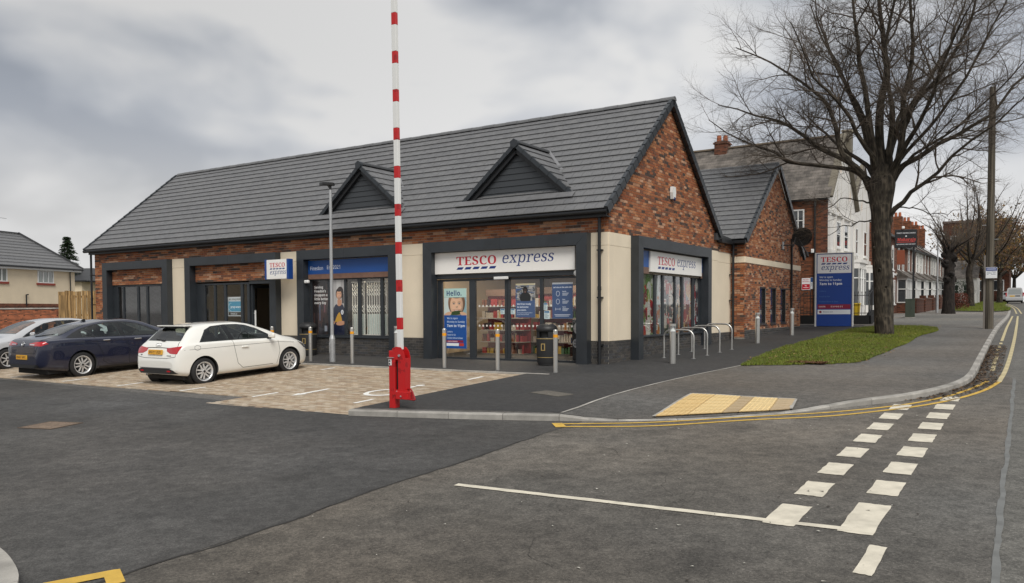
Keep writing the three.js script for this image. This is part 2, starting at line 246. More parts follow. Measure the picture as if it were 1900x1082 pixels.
{ // kerb of the island at the near left, with its tarmac and white arrow
  const c = smooth([[1.0, 15.36], [1.95, 15.42], [2.5, 15.55], [3.02, 15.76], [3.5, 16.15], [3.8, 16.7], [3.9, 17.5]], 24), k = new THREE.Group(); k.name = 'kerb_001'; tag(k, null, null, null, 'structure'); add(k);
  for (let i = 0; i < 24; i += 3) { const G = new GB(), pts = c.slice(i, i + 4), rib = ribbon(pts, 0.125), n = pts.length, L = rib.slice(0, n), Rr = rib.slice(n).reverse();
    for (let j = 0; j < n - 1; j++) { const t = (q, h) => [q[0], g(q[1]) + h, q[1]]; G.quad(t(L[j], 0.0), t(L[j + 1], 0.0), t(Rr[j + 1], 0.0), t(Rr[j], 0.0), [1, 1, 1]); G.quad(t(Rr[j], 0), t(Rr[j + 1], 0), t(Rr[j + 1], -0.2), t(Rr[j], -0.2), [1, 1, 1]); G.quad(t(L[j], -0.2), t(L[j + 1], -0.2), t(L[j + 1], 0), t(L[j], 0), [1, 1, 1]); }
    part('kerb_stone', G.geo(false), X.concrete, k); }
  sheet('island_tarmac', [...c.map(([x, z]) => [x - 0.05, z + 0.05]).filter((q) => q[1] < 17.2), [3.8, 18], [0.8, 18], [0.8, 15.5]], (x, z) => g(z) - 0.012, 0.4, X.road, stain(19, 0.4));
  sheet('white_marking', [[1.72, 15.62], [2.28, 15.76], [2.34, 15.84], [1.8, 15.74]], (x, z) => g(z) - 0.006, 0.5, X.whitePaint);
}
// painted lines
const MY = (x, z) => roadY(x, z) + 0.006;
function marking(name, poly, m = X.whitePaint, yf = MY) { return sheet(name, poly, yf, 0.6, m); }
const rough = (x0, x1, z0, z1, sd) => { const P = [], e = (i, a) => (hash3(i, sd, 5) - 0.5) * a; for (let i = 0; i <= 6; i++) P.push([lerp(x0, x1, i / 6), z0 + e(i, 0.02)]); for (let i = 0; i <= 4; i++) P.push([x1 + e(i + 9, 0.014), lerp(z0, z1, (i + 0.5) / 5)]); for (let i = 6; i >= 0; i--) P.push([lerp(x0, x1, i / 6), z1 + e(i + 17, 0.02)]); for (let i = 4; i >= 0; i--) P.push([x0 + e(i + 25, 0.014), lerp(z0, z1, (i + 0.5) / 5)]); return P; };
for (let i = 0; i < 8; i++) marking('give_way_mark', rough(7.13, 7.4, 3.72 + i * 1.01, 4.32 + i * 1.01 + (i === 7 ? 0.1 : 0), i + 1));
for (let i = 0; i < 9; i++) marking('give_way_mark', rough(7.74, 8.02, 2.42 + i * 1.0, 3.0 + i * 1.005 + (i === 8 ? 0.4 : 0), i + 40));
for (let i = 0; i < 2; i++) marking('edge_mark', rough(8.04, 8.17, 11.7 + i * 1.35, 12.42 + i * 1.35, i + 70));
marking('white_line', ribbon(smooth([[3.9, 11.64], [5, 11.56], [6.5, 11.45], [8.02, 11.33]], 30).map(([x, z], i) => [x, z + (hash3(i, 2, 6) - 0.5) * 0.008]), Array.from({ length: 31 }, (_, i) => 0.088 + 0.014 * hash3(i, 6, 3))), X.whitePaint, (x, z) => MY(x, z) + 0.001);
{ // double yellow lines round the corner and on along the road
  const up = smooth([[2.98, 7.82], [4.15, 7.13], [5.32, 6.02], [6.3, 5.1], [6.85, 4.4], [7.34, 3.6], [7.75, 2.55], [8.1, 1.1], [8.3, -0.25]], 60), lo = smooth([[3.14, 8.0], [4.3, 7.4], [5.44, 6.28], [6.42, 5.42], [6.98, 4.66], [7.5, 3.8], [7.97, 2.65], [8.32, 1.25], [8.5, -0.2]], 60);
  marking('yellow_line', ribbon(up, 0.075), X.yellowPaint); marking('yellow_line', ribbon(lo, 0.08), X.yellowPaint);
  marking('yellow_line', [[2.86, 7.8], [3.0, 7.72], [3.24, 8.0], [3.1, 8.09]], X.yellowPaint, (x, z) => MY(x, z) + 0.001);
  for (const [x, a, b] of [[8.3, -2.3, -3.6], [8.26, -3.9, -6.1], [8.22, -6.6, -7.2], [8.2, -7.9, -8.6], [8.19, -9.2, -9.9], [8.18, -10.6, -11.3], [8.16, -12, -38]]) marking('faded_yellow_line', ribbon(smooth([[x, a], [x - (x > 8.17 ? 0.02 : 0.3), b]], 8), 0.085), X.fadedYellow);
  marking('faded_yellow_line', ribbon(smooth([[8.5, -0.2], [8.54, -2.4], [8.52, -9], [8.4, -20], [8.12, -38]], 30), 0.09), X.fadedYellow);
  for (const o of [0, 0.27]) marking('faded_yellow_line', ribbon(smooth([[7.95 + o, -44], [7.3 + o, -65], [5.9 + o, -93]], 20), 0.09), X.fadedYellow);
  marking('yellow_box', [[2.98, 15.5], [3.17, 15.07], [3.2, 15.03], [3.5, 15.17], [3.42, 15.5], [3.36, 15.48], [3.4, 15.26], [3.27, 15.2], [3.2, 15.38], [3.1, 15.56]], X.yellowPaint, (x, z) => MY(x, z) + 0.002);
}
{ // fine cracks in the old surface
  const r = mulberry(33); for (let i = 0; i < 9; i++) { let x = lerp(3.8, 8.3, r()), z = lerp(6, 16, r()), a = r() * 6.28; const P = [[x, z]]; for (let j = 0; j < 14; j++) { a += (r() - 0.5) * 1.1; x += Math.cos(a) * 0.09; z += Math.sin(a) * 0.09; P.push([x, z]); } sheet('road_crack', ribbon(P, P.map((_, j) => 0.002 + 0.004 * r() * Math.sin((j / 14) * 3.14))), (x, z) => roadY(x, z) + 0.005, 1, M([0.05, 0.045, 0.04], 0.95)); }
}
{ // silt and leaf litter swept against the kerb
  const r = mulberry(5), G = new GB();
  for (let i = 0; i < 2600; i++) { const t = r(), z = lerp(3.2, -10, Math.pow(t, 0.8)), k = KERB.reduce((b, q) => (Math.abs(q[1] - z) < Math.abs(b[1] - z) && q[0] > 6 ? q : b), [7.5, 99]); const x = k[0] + 0.03 + Math.pow(r(), 1.8) * 0.42, s = 0.012 + r() * 0.028, y = roadY(x, z) + 0.012, a = r() * 6.28, c = [[0.09, 0.05, 0.025], [0.05, 0.032, 0.02], [0.16, 0.09, 0.04], [0.03, 0.022, 0.016]][(r() * 4) | 0]; const q = (u, w, h) => [x + Math.cos(a + u) * s * w, y + h, z + Math.sin(a + u) * s * w]; G.tri(q(0, 1.3, r() * 0.02), q(2, 0.9, r() * 0.012), q(4, 1, 0), c); }
  for (let i = 0; i < 900; i++) { const u = r(), x = 4.4 + (r() - 0.5) * 0.9 + u * 0.1, z = -1.75 + (r() - 0.5) * 0.5, s = 0.02 + r() * 0.03, a = r() * 6.28, y = g(z) + 0.03; const q = (k, w) => [x + Math.cos(a + k) * s * w, y + r() * 0.03, z + Math.sin(a + k) * s * w]; G.tri(q(0, 1), q(2, 1), q(4, 1), [0.16, 0.075, 0.035]); }
  for (let i = 0; i < 520; i++) { const x = lerp(2.8, 5.9, r()), z = lerp(-18, -1, r()), s = 0.02 + r() * 0.025, a = r() * 6.28, y = g(z) + 0.05, c = [[0.2, 0.11, 0.04], [0.14, 0.07, 0.03], [0.28, 0.18, 0.07]][(r() * 3) | 0], q = (k, w) => [x + Math.cos(a + k) * s * w, y + r() * 0.03, z + Math.sin(a + k) * s * w]; G.tri(q(0, 1.2), q(2, 0.9), q(4, 0.9), c); }
  for (let i = 0; i < 420; i++) { const x = lerp(3.4, 8.7, r()), z = lerp(4, 15, r()), s = 0.006 + r() * r() * 0.02, a = r() * 6.28, y = roadY(x, z) + 0.01, c = r() < 0.3 ? [0.5, 0.48, 0.42] : [0.035, 0.026, 0.018]; const q = (k, w) => [x + Math.cos(a + k) * s * w, y + r() * 0.006, z + Math.sin(a + k) * s * w]; G.tri(q(0, 1.4), q(2, 0.8), q(4, 0.8), c); }
  const o = part('leaf_litter', G.geo(), M([1, 1, 1], 0.95, 0, { vertexColors: true, side: THREE.DoubleSide }), scene); tag(o, 'brown leaves and silt lying along the kerb and on the road', 'leaf litter', null, 'stuff');
}
{ // block paving of the parking bays
  const area = [[-24, 2.62], [-0.83, 2.62], [-0.72, 8.52], [-4.46, 8.62], [-4.36, 7.66], [-9, 7.8], [-24, 7.84]], bed = sheet('block_paving', area, (x, z) => yPav(x, z) - 0.006, 0.8, M([0.16, 0.12, 0.08], 0.95, 0, { map: fineGrain }));
  const pal = [[0.57, 0.46, 0.34], [0.6, 0.5, 0.37], [0.54, 0.43, 0.31], [0.49, 0.375, 0.26], [0.63, 0.53, 0.41], [0.44, 0.33, 0.23], [0.57, 0.45, 0.32], [0.54, 0.445, 0.335]];
  const mats = pal.map((c) => M(c, 0.9, 0, { map: again(grain, 6) })), unit = boxUV(new THREE.BoxGeometry(0.194, 0.03, 0.094)), list = [];
  const white = [[-4.23, 0.05], [-6.62, 0.05], [-9.0, 0.05], [-11.4, 0.05], [-13.95, 0.05]];
  let row = 0;
  for (let z = 2.66; z < 8.6; z += 0.1, row++) for (let x = -24 + (row % 2) * 0.1; x < -0.7; x += 0.2) {
    const c = rectClip(area, x + 0.003, x + 0.197, z - 0.047, z + 0.047); if (c.length < 3) continue;
    const f = Math.abs(area2(c)) / (0.194 * 0.094); if (f < 0.25) continue;
    const w = fbm(x * 0.8, z * 1.6, 3, 61), k = Math.min(7, (hash3(row, Math.round(x * 10), 3) * 5.6 + w * 4.2) | 0);
    list.push({ x: x + 0.1, z, k, full: f > 0.98, c, d: Math.hypot(x - 9.1, z - 18.6), y: yPav(x + 0.1, z) - 0.015 + (hash3(row, Math.round(x * 10), 9) - 0.5) * 0.004 });
  }
  list.sort((a, b) => a.d - b.d); let n = 0; const G = new GB();
  for (const b of list) {
    if (b.full && n < 300) { const o = part('paving_block', unit, mats[b.k], bed); o.position.set(b.x, b.y, b.z); n++; continue; }
    const v = 0.88 + 0.24 * hash3((b.x * 50) | 0, (b.z * 50) | 0, 5), col = pal[b.k].map((q) => q * v), y = b.y + 0.015, P = b.c.map(([x, z]) => [x, y, z]); if (area2(b.c) > 0) P.reverse(); G.fan(P, col);
    P.forEach((a, i) => { const e = P[(i + 1) % P.length]; G.quad(a, [a[0], y - 0.02, a[2]], [e[0], y - 0.02, e[2]], e, col.map((q) => q * 0.9)); });
  }
  const st = part('paving_block', G.geo(), M([1, 1, 1], 0.9, 0, { vertexColors: true, map: again(grain, 6) }), bed); st.userData.kind = 'stuff';
  const PY = (x, z) => yPav(x, z) + 0.006, bayWhite = M([0.88, 0.87, 0.83], 0.7), mk = (poly) => marking('bay_marking', poly, bayWhite, PY);
  for (const [x] of white) { mk(rough(x - 0.045, x + 0.045, 7.02, 7.68, x * -7 | 0)); mk(rough(x - 0.045, x + 0.045, 3.0, 3.5, x * -3 | 0)); }
  mk(rough(-1.62, -1.53, 3.3, 3.9, 9)); mk(rough(-1.62, -1.53, 7.0, 7.5, 12));
  { const c = [-2.0, 6.15], P = [], Q = []; for (let i = 0; i <= 20; i++) { const a = 0.5 + (i / 20) * 4.6; P.push([c[0] + Math.cos(a) * 0.42, c[1] + Math.sin(a) * 0.5]); Q.push([c[0] + Math.cos(a) * 0.32, c[1] + Math.sin(a) * 0.38]); } mk([...P, ...Q.reverse()]); mk([[-2.05, 5.2], [-1.95, 5.2], [-1.95, 5.95], [-1.6, 5.95], [-1.55, 6.45], [-1.65, 6.45], [-1.72, 6.05], [-2.05, 6.05]]); mk(Array.from({ length: 12 }, (_, i) => [-2 + Math.cos(i * 0.52) * 0.1, 5.05 + Math.sin(i * 0.52) * 0.1])); }
  mk([[-3.62, 6.2], [-3.52, 6.2], [-3.5, 6.95], [-3.42, 6.95], [-3.56, 7.25], [-3.7, 6.95], [-3.62, 6.95]]);
  const edge = new THREE.Group(); edge.name = 'edging_001'; tag(edge, null, null, null, 'structure'); add(edge); // flush white edging in front of the shop
  for (let i = 0; i < 26; i++) { const x = -0.25 - i * 0.915; part('edging_stone', rb(x - 0.91, x, g(2.56) - 0.14, g(2.56) + 0.012, 2.53, 2.6, 0.008, 1), X.concrete, edge); }
}
{ // buff tactile slabs at the crossing
  const A = [4.1, 6.74], B = [3.92, 4.6], C = [5.68, 4.36], D = [5.8, 5.18], root = thing('tactile_paving', 'buff tactile slabs set in the pavement at the dropped kerb crossing', 'tactile paving');
  const quadAt = (u, v) => [lerp(lerp(A[0], B[0], v), lerp(D[0], C[0], v), u), lerp(lerp(A[1], B[1], v), lerp(D[1], C[1], v), u)];
  const cols = [0, 0.24, 0.49, 0.61, 0.84, 1], buff = [[0.76, 0.53, 0.23], [0.82, 0.61, 0.3], [0.5, 0.38, 0.23], [0.83, 0.63, 0.32], [0.56, 0.43, 0.27]];
  const bl = tex(256, (u, v) => { const a = (u * 6) % 1 - 0.5, b = (v * 6) % 1 - 0.5; return clamp(1.4 - Math.hypot(a, b) * 4) * 0.9; }, 1, false);
  for (let i = 0; i < 5; i++) for (let j = 0; j < 6; j++) {
    const e = 0.006, k = 0.96 + 0.08 * hash3(i, j, 4), P = [quadAt(cols[i] + e, j / 6 + 0.011), quadAt(cols[i + 1] - e, j / 6 + 0.011), quadAt(cols[i + 1] - e, (j + 1) / 6 - 0.011), quadAt(cols[i] + e, (j + 1) / 6 - 0.011)], yy = (q) => paveY(...q) + 0.03;
    const G = new GB(), T = P.map((q) => [q[0], yy(q), q[1]]); G.tri(T[0], T[1], T[2], [1, 1, 1], [[0, 0], [1, 0], [1, 1]]); G.tri(T[0], T[2], T[3], [1, 1, 1], [[0, 0], [1, 1], [0, 1]]);
    T.forEach((a, n) => { const b = T[(n + 1) % 4]; G.quad(a, [a[0], a[1] - 0.02, a[2]], [b[0], b[1] - 0.02, b[2]], b, [1, 1, 1]); });
    part('tactile_slab', G.geo(false), M(buff[i].map((v) => v * k), 0.9, 0, i === 2 || i === 4 ? { map: grain } : { bumpMap: bl, bumpScale: 0.005, map: again(grain, 2) }), root);
  }
  { const G = []; const dome = new THREE.ConeGeometry(0.013, 0.006, 6, 1, true); for (const i of [0, 1, 3]) for (let j = 0; j < 6; j++) { const nu = Math.round((cols[i + 1] - cols[i]) * 26), nv = 6; for (let a = 0; a < nu; a++) for (let b = 0; b < nv; b++) { const q = quadAt(lerp(cols[i], cols[i + 1], (a + 0.5) / nu), (j + (b + 0.5) / nv) / 6); G.push(dome.clone().translate(q[0], paveY(...q) + 0.033, q[1])); } } part('blisters', G, M([0.82, 0.61, 0.3], 0.9), root).userData.kind = 'stuff'; }
  sheet('bedding', [quadAt(0, 0), quadAt(1, 0), quadAt(1, 1), quadAt(0, 1)], (x, z) => paveY(x, z) + 0.022, 0.3, M([0.42, 0.3, 0.15], 0.95), null, root);
  for (const [a, b] of [[[0, -0.01], [0, 1.01]], [[0, 1.01], [1, 1.01]], [[1, 1.01], [1, -0.01]]]) sheet('edge_strip', ribbon([quadAt(...a), quadAt(...b)], 0.06), (x, z) => paveY(x, z) + 0.028, 0.3, X.concrete, null, root);
}
// the grass verge with the tree, and the verge farther on
const VERGE = [[3.21, -0.69], [2.95, -2.6], [2.75, -5.17], [2.73, -10], [2.81, -15.14], [3.1, -17.6], [4.2, -18.7], [5.2, -18.6], [5.86, -17.2], [5.78, -12.57], [5.66, -5.64], [5.6, -3.2], [5.4, -2.24], [4.81, -1.67], [4.08, -1.2]];
function grassy(poly0, y0, label, n, seed, hgt) {
  const poly = smooth([...poly0, poly0[0]], 160).slice(0, -1).map(([x, z], i) => { const k = (vnoise(i * 0.45, seed) - 0.5) * 0.14 + (hash3(i, seed, 2) - 0.5) * 0.03; return [x + k, z + k * 0.6]; });
  sheet('verge_soil', poly, (x, z) => g(z) + y0, 0.5, X.lawn, (x, z) => { const k = 0.75 + 0.5 * fbm(x, z, 3, seed), s = sstep(0.5, 0.62, fbm(x * 2.1, z * 2.1, 4, seed + 8)); const b = Math.max(s, sstep(0.95, 0.55, Math.hypot(x - 4.5, z + 13.1) + 0.3 * vnoise(x * 5, z * 5, 2))); return [k * (1 + b * 0.3), k * (1 - b * 0.5), k * (1 + b * 0.5)]; });
  const r = mulberry(seed), G = new GB(), xs = poly.map((q) => q[0]), zs = poly.map((q) => q[1]), inside = (x, z) => { let c = false; for (let i = 0, j = poly.length - 1; i < poly.length; j = i++) { const [a, b] = poly[i], [d, e] = poly[j]; if (b > z !== e > z && x < ((d - a) * (z - b)) / (e - b) + a) c = !c; } return c; };
  for (let i = 0, m = 0; m < n && i < n * 4; i++) {
    const x = lerp(Math.min(...xs) - 0.05, Math.max(...xs) + 0.05, r()), z = lerp(Math.min(...zs), Math.max(...zs), r()); if (!inside(x, z)) continue;
    const bare = fbm(x * 1.3 + 5, z * 1.3, 3, seed + 1); if (bare < 0.34 && r() < 0.7) continue; if (Math.hypot(x - 4.5, z + 13.1) < 0.75 && r() < 0.75) continue; m++;
    const h = hgt * (0.4 + r() * 0.9) * (0.6 + 0.9 * fbm(x * 0.9, z * 0.9, 2, seed + 2)), a = r() * 6.28, w = 0.008 + r() * 0.01, l = (r() - 0.5) * 0.07, l2 = (r() - 0.5) * 0.07, t = fbm(x * 0.7, z * 0.7, 3, seed + 4), d = r() < 0.11 ? [0.2, 0.17, 0.07] : [lerp(0.085, 0.22, t * 0.7 + r() * 0.3), lerp(0.13, 0.25, t * 0.7 + r() * 0.3), lerp(0.014, 0.034, r())], y = g(z) + y0;
    G.tri([x - Math.cos(a) * w, y, z - Math.sin(a) * w], [x + Math.cos(a) * w, y, z + Math.sin(a) * w], [x + l, y + h, z + l2], d);
  }
  const o = part('grass', G.geo(), M([1, 1, 1], 0.85, 0, { vertexColors: true, side: THREE.DoubleSide }), scene); tag(o, label, 'grass', null, 'stuff');
}
grassy(VERGE, 0.012, 'short green grass on the verge round the big bare tree', 90000, 88, 0.055);
grassy([[3.2, -48], [6.6, -46], [6.4, -70], [4.6, -96], [1.8, -96], [2.6, -70]], 0.05, 'far strip of grass under the row of trees along the road', 16000, 91, 0.16);
// ---------------------------------------------------------------- the shop building
const shop = thing('shop_building', 'long brick shop with dark tiled roof, two gablets and grey framed shopfronts', 'shop');
const EYE = V(9.135, 1.399, 18.591);
const BRICK = [[0.42, 0.148, 0.06], [0.39, 0.125, 0.05], [0.47, 0.18, 0.075], [0.35, 0.11, 0.047], [0.51, 0.22, 0.1], [0.42, 0.165, 0.075], [0.6, 0.34, 0.21], [0.54, 0.28, 0.16], [0.11, 0.068, 0.052], [0.14, 0.078, 0.055], [0.22, 0.09, 0.05], [0.085, 0.058, 0.047]];
const GREY = [[0.075, 0.07, 0.066], [0.095, 0.087, 0.08], [0.06, 0.057, 0.056], [0.11, 0.1, 0.09], [0.083, 0.074, 0.066], [0.07, 0.07, 0.073]];
const brickMats = BRICK.map((c) => M(c, 0.88, 0, { map: again(grain, 1 / 0.25) })), greyMats = GREY.map((c) => M(c, 0.85, 0, { map: again(grain, 1 / 0.25) }));
const unitBrick = boxUV(new THREE.BoxGeometry(0.212, 0.063, 0.02)), bricks = [];
const FX = { o: V(0, 0, 0), u: V(1, 0, 0), n: V(0, 0, 1), turn: 0 }, GX = { o: V(0, 0, 0), u: V(0, 0, -1), n: V(1, 0, 0), turn: Math.PI / 2 };
const off = (f, x, y, z) => ({ ...f, o: V(x, y, z) });
function layBricks(f, poly, kind, parent, seed = 1) { // courses of 75 mm in stretcher bond, cut to a convex outline in wall space (u, height)
  const us = poly.map((q) => q[0]), vs = poly.map((q) => q[1]);
  for (let r = Math.floor(Math.min(...vs) / 0.075); r * 0.075 < Math.max(...vs); r++) {
    let run = 0, runKind = 0;
    for (let c = Math.floor(Math.min(...us) / 0.225) - 1; c * 0.225 < Math.max(...us) + 0.225; c++) {
      const a = c * 0.225 + (r % 2 ? 0.1125 : 0), b = r * 0.075, cell = rectClip(poly, a + 0.0065, a + 0.2185, b + 0.006, b + 0.069); if (cell.length < 3) continue;
      const ar = Math.abs(area2(cell)); if (ar < 0.0006) continue;
      const h = hash3(c, r, seed), h2 = hash3(c, r, seed + 50);
      if (run-- <= 0) { run = seed < 3 ? h2 * 1.5 : 0; runKind = h < (seed === 4 ? 0.58 : 0.67) ? 0 : h < 0.82 ? 1 : 2; }
      const pal = kind === 'red' ? BRICK : GREY, k = kind === 'red' ? (runKind === 0 ? [0, 1, 2, 3, 5, 0, 10, 4][(h2 * 8) | 0] : runKind === 1 ? [6, 7, 4, 6][(h2 * 4) | 0] : [8, 9, 11, 10][(h2 * 4) | 0]) : (h2 * 6) | 0;
      const p = f.o.clone().addScaledVector(f.u, a + 0.1125).add(V(0, b + 0.0375, 0)), dist = p.distanceTo(EYE);
      bricks.push({ f, cell, k, kind, parent, full: ar > 0.212 * 0.063 * 0.995, p, size: (Math.abs(p.clone().sub(EYE).normalize().dot(f.n))) / (dist * dist), v: 0.86 + 0.28 * h2, jit: (hash3(c, r, seed + 9) - 0.5) * 0.004 });
    }
  }
}
const at3 = (f, u, h, n) => { const p = f.o.clone().addScaledVector(f.u, u).addScaledVector(f.n, n); return [p.x, p.y + h, p.z]; };
const fb = (f, u0, u1, h0, h1, n0, n1) => { const a = at3(f, u0, h0, n0), b = at3(f, u1, h1, n1); return bx(a[0], b[0], a[1], b[1], a[2], b[2]); };
const frb = (f, u0, u1, h0, h1, n0, n1, r = 0.012) => { const a = at3(f, u0, h0, n0), b = at3(f, u1, h1, n1); return rb(a[0], b[0], a[1], b[1], a[2], b[2], r, 2); };
function panel(f, u0, u1, h0, h1, n, m, parent, name) { // a flat printed face on a wall
  const p = new THREE.PlaneGeometry(u1 - u0, h1 - h0).rotateY(f.turn), c = at3(f, (u0 + u1) / 2, (h0 + h1) / 2, n); return part(name, p.translate(...c), m, parent);
}
// walls: mortar backing, hollow inside
const wallFront = part('wall', [
  bx(-23.15, -0.02, 3.36, 3.95, -0.3, -0.004), bx(-23.15, -22.2, -0.6, 3.36, -0.3, -0.004), bx(-18.0, -16.92, -0.6, 3.36, -0.3, -0.004), bx(-12.1, -11.05, -0.6, 3.36, -0.3, -0.004), bx(-6.86, -5.8, -0.6, 3.36, -0.3, -0.004), bx(-0.52, -0.02, -0.6, 3.36, -0.3, -0.004),
  bx(-22.2, -18.0, 2.48, 3.36, -0.3, -0.006), bx(-16.92, -12.1, 2.48, 3.36, -0.3, -0.006), bx(-11.05, -6.86, 2.45, 3.36, -0.3, -0.02), bx(-5.8, -0.52, 2.4, 3.36, -0.3, -0.02), bx(-11.05, -6.86, -0.6, 0.57, -0.3, -0.004),
], X.mortar, shop);
const wallGable = part('wall', [
  prism([[0.02, 3.36], [9.7, 3.36], [9.7, 3.82], [8.25, 3.82], [3.976, 7.36], [0.02, 4.06]], 0.3).rotateY(Math.PI / 2).translate(-0.304, 0, 0),
  bx(-0.304, -0.004, -0.6, 3.36, -1.32, -0.02), bx(-0.304, -0.004, -0.6, 3.36, -9.7, -7.0), bx(-0.304, -0.004, -0.6, 0.64, -7.0, -1.32), bx(-0.304, -0.02, 2.4, 3.36, -7.0, -1.32),
  bx(-23.15, -0.31, -0.5, 3.6, -8.3, -8.0), bx(-23.15, -22.85, -0.5, 3.9, -8.0, -0.3),
], X.mortar, shop);
const WG = off(GX, 0.5, 0, 0), RET = off(FX, 0, 0, -9.72);
const slots = [[11.53, 12.37], [12.97, 13.81], [14.44, 15.25]];
const wallWing = part('wall', [
  prism([[9.74, 2.23], [17.58, 2.23], [17.58, 3.75], [13.7, 6.92], [9.74, 3.72]], 0.3).rotateY(Math.PI / 2).translate(0.196, 0, 0),
  bx(0.196, 0.496, -0.2, 0.84, -17.58, -9.74), ...[[9.74, 11.53], [12.37, 12.97], [13.81, 14.44], [15.25, 17.58]].map(([a, b]) => bx(0.196, 0.496, 0.84, 2.23, -b, -a)),
  bx(-0.3, 0.19, -0.2, 3.9, -10, -9.724), bx(-12, 0.19, -0.2, 3.7, -17.58, -17.3), bx(-12.3, -12, -0.2, 5, -17.3, -8.3),
], X.mortar, shop);
layBricks(FX, [[-23.15, 3.375], [0, 3.375], [0, 3.93], [-23.15, 3.93]], 'red', wallFront, 1);
layBricks(FX, [[-23.15, 0.62], [-22.235, 0.62], [-22.235, 3.375], [-23.15, 3.375]], 'red', wallFront, 1);
for (const [a, b] of [[-21.92, -18.3], [-16.63, -12.4]]) layBricks(FX, [[a, 2.49], [b, 2.49], [b, 3.08], [a, 3.08]], 'red', wallFront, 2);
layBricks(GX, [[0, 3.375], [8.28, 3.375], [8.28, 3.83], [3.976, 7.38], [0, 4.08]], 'red', wallGable, 3);
layBricks(GX, [[8.28, 3.375], [9.72, 3.375], [9.72, 3.83], [8.28, 3.83]], 'red', wallGable, 3);
layBricks(WG, [[9.72, 0.68], [17.6, 0.68], [17.6, 0.84], [9.72, 0.84]], 'red', wallWing, 4);
for (const [a, b] of [[9.72, 11.53], [12.37, 12.97], [13.81, 14.44], [15.25, 17.6]]) layBricks(WG, [[a, 0.84], [b, 0.84], [b, 2.23], [a, 2.23]], 'red', wallWing, 4);
layBricks(WG, [[9.72, 2.23], [17.6, 2.23], [17.6, 3.03], [9.72, 3.03]], 'red', wallWing, 4);
layBricks(WG, [[9.72, 3.26], [17.6, 3.26], [17.6, 3.74], [13.7, 6.94], [9.72, 3.7]], 'red', wallWing, 4);
for (const [a, b] of [[0.42, 3.03], [3.26, 3.85]]) layBricks(RET, [[0.0, a], [0.49, a], [0.49, b], [0.0, b]], 'red', wallWing, 5);
// grey plinth
const plinths = [bx(-6.9, -5.78, -0.6, 0.605, -0.2, 0.004), bx(-12.14, -11.0, -0.6, 0.605, -0.2, 0.004), bx(-18.02, -16.9, -0.6, 0.605, -0.2, 0.004), bx(-23.15, -22.24, -0.6, 0.605, -0.2, 0.004), bx(-0.52, 0.004, -0.6, 0.605, -0.2, 0.004), bx(-0.2, 0.004, -0.6, 0.605, -1.34, 0), bx(-0.2, 0.004, -0.6, 0.605, -9.7, -6.98), bx(-0.2, 0.004, -0.6, 0.64, -6.98, -1.34), bx(-11.06, -6.85, -0.6, 0.56, -0.2, 0.004), bx(0.3, 0.504, -0.3, 0.66, -17.58, -9.724), bx(0, 0.5, -0.2, 0.41, -9.9, -9.716)].map((q) => part('plinth', q, X.mortarGrey, shop)), plinth = plinths[0];
const F1 = off(FX, 0, 0, 0.008), G1 = off(GX, 0.008, 0, 0);
for (const [a, b] of [[-6.84, -5.82], [-12.08, -11.07], [-17.98, -16.94], [-23.15, -22.235], [-0.49, 0.01]]) layBricks(F1, [[a, -0.15], [b, -0.15], [b, 0.6], [a, 0.6]], 'grey', plinth, 6);
layBricks(F1, [[-11.06, -0.15], [-6.85, -0.15], [-6.85, 0.555], [-11.06, 0.555]], 'grey', plinth, 6);
for (const [a, b, h] of [[0, 1.3, 0.6], [7.02, 9.72, 0.6], [1.62, 6.7, 0.63]]) layBricks(G1, [[a, -0.1], [b, -0.1], [b, h], [a, h]], 'grey', plinth, 7);
layBricks(off(GX, 0.508, 0, 0), [[9.72, 0.2], [17.6, 0.2], [17.6, 0.66], [9.72, 0.66]], 'grey', plinth, 8);
{ // the 300 bricks that show largest are meshes of their own, the rest stay real geometry in one piece per wall
  bricks.sort((a, b) => b.size - a.size); let nr = 0, ng = 0; const rest = new Map();
  for (const b of bricks) {
    if (b.full && b.kind === 'red' && nr < 240 || b.full && b.kind === 'grey' && ng < 60) {
      const o = part('brick', unitBrick, (b.kind === 'red' ? brickMats : greyMats)[b.k], b.parent); o.position.copy(b.p).addScaledVector(b.f.n, -0.004 + b.jit * 0.5); o.rotation.y = b.f.turn; b.kind === 'red' ? nr++ : ng++; continue;
    }
    if (!rest.has(b.parent)) rest.set(b.parent, new GB()); const G = rest.get(b.parent), col = (b.kind === 'red' ? BRICK : GREY)[b.k].map((q) => (q * b.v) / 1.22);
    let c = b.cell; if (area2(c) < 0) c = c.slice().reverse(); const P = c.map(([u, h]) => at3(b.f, u, h, 0.006 + b.jit * 0.5)); G.fan(P, col);
    c.forEach((q, i) => { const e = c[(i + 1) % c.length]; G.quad(P[i], at3(b.f, q[0], q[1], -0.012), at3(b.f, e[0], e[1], -0.012), P[(i + 1) % P.length], col.map((v) => v * 0.95)); });
  }
  for (const [p, G] of rest) part('brick', G.geo(), X.brickStuff, p).userData.kind = 'stuff';
}
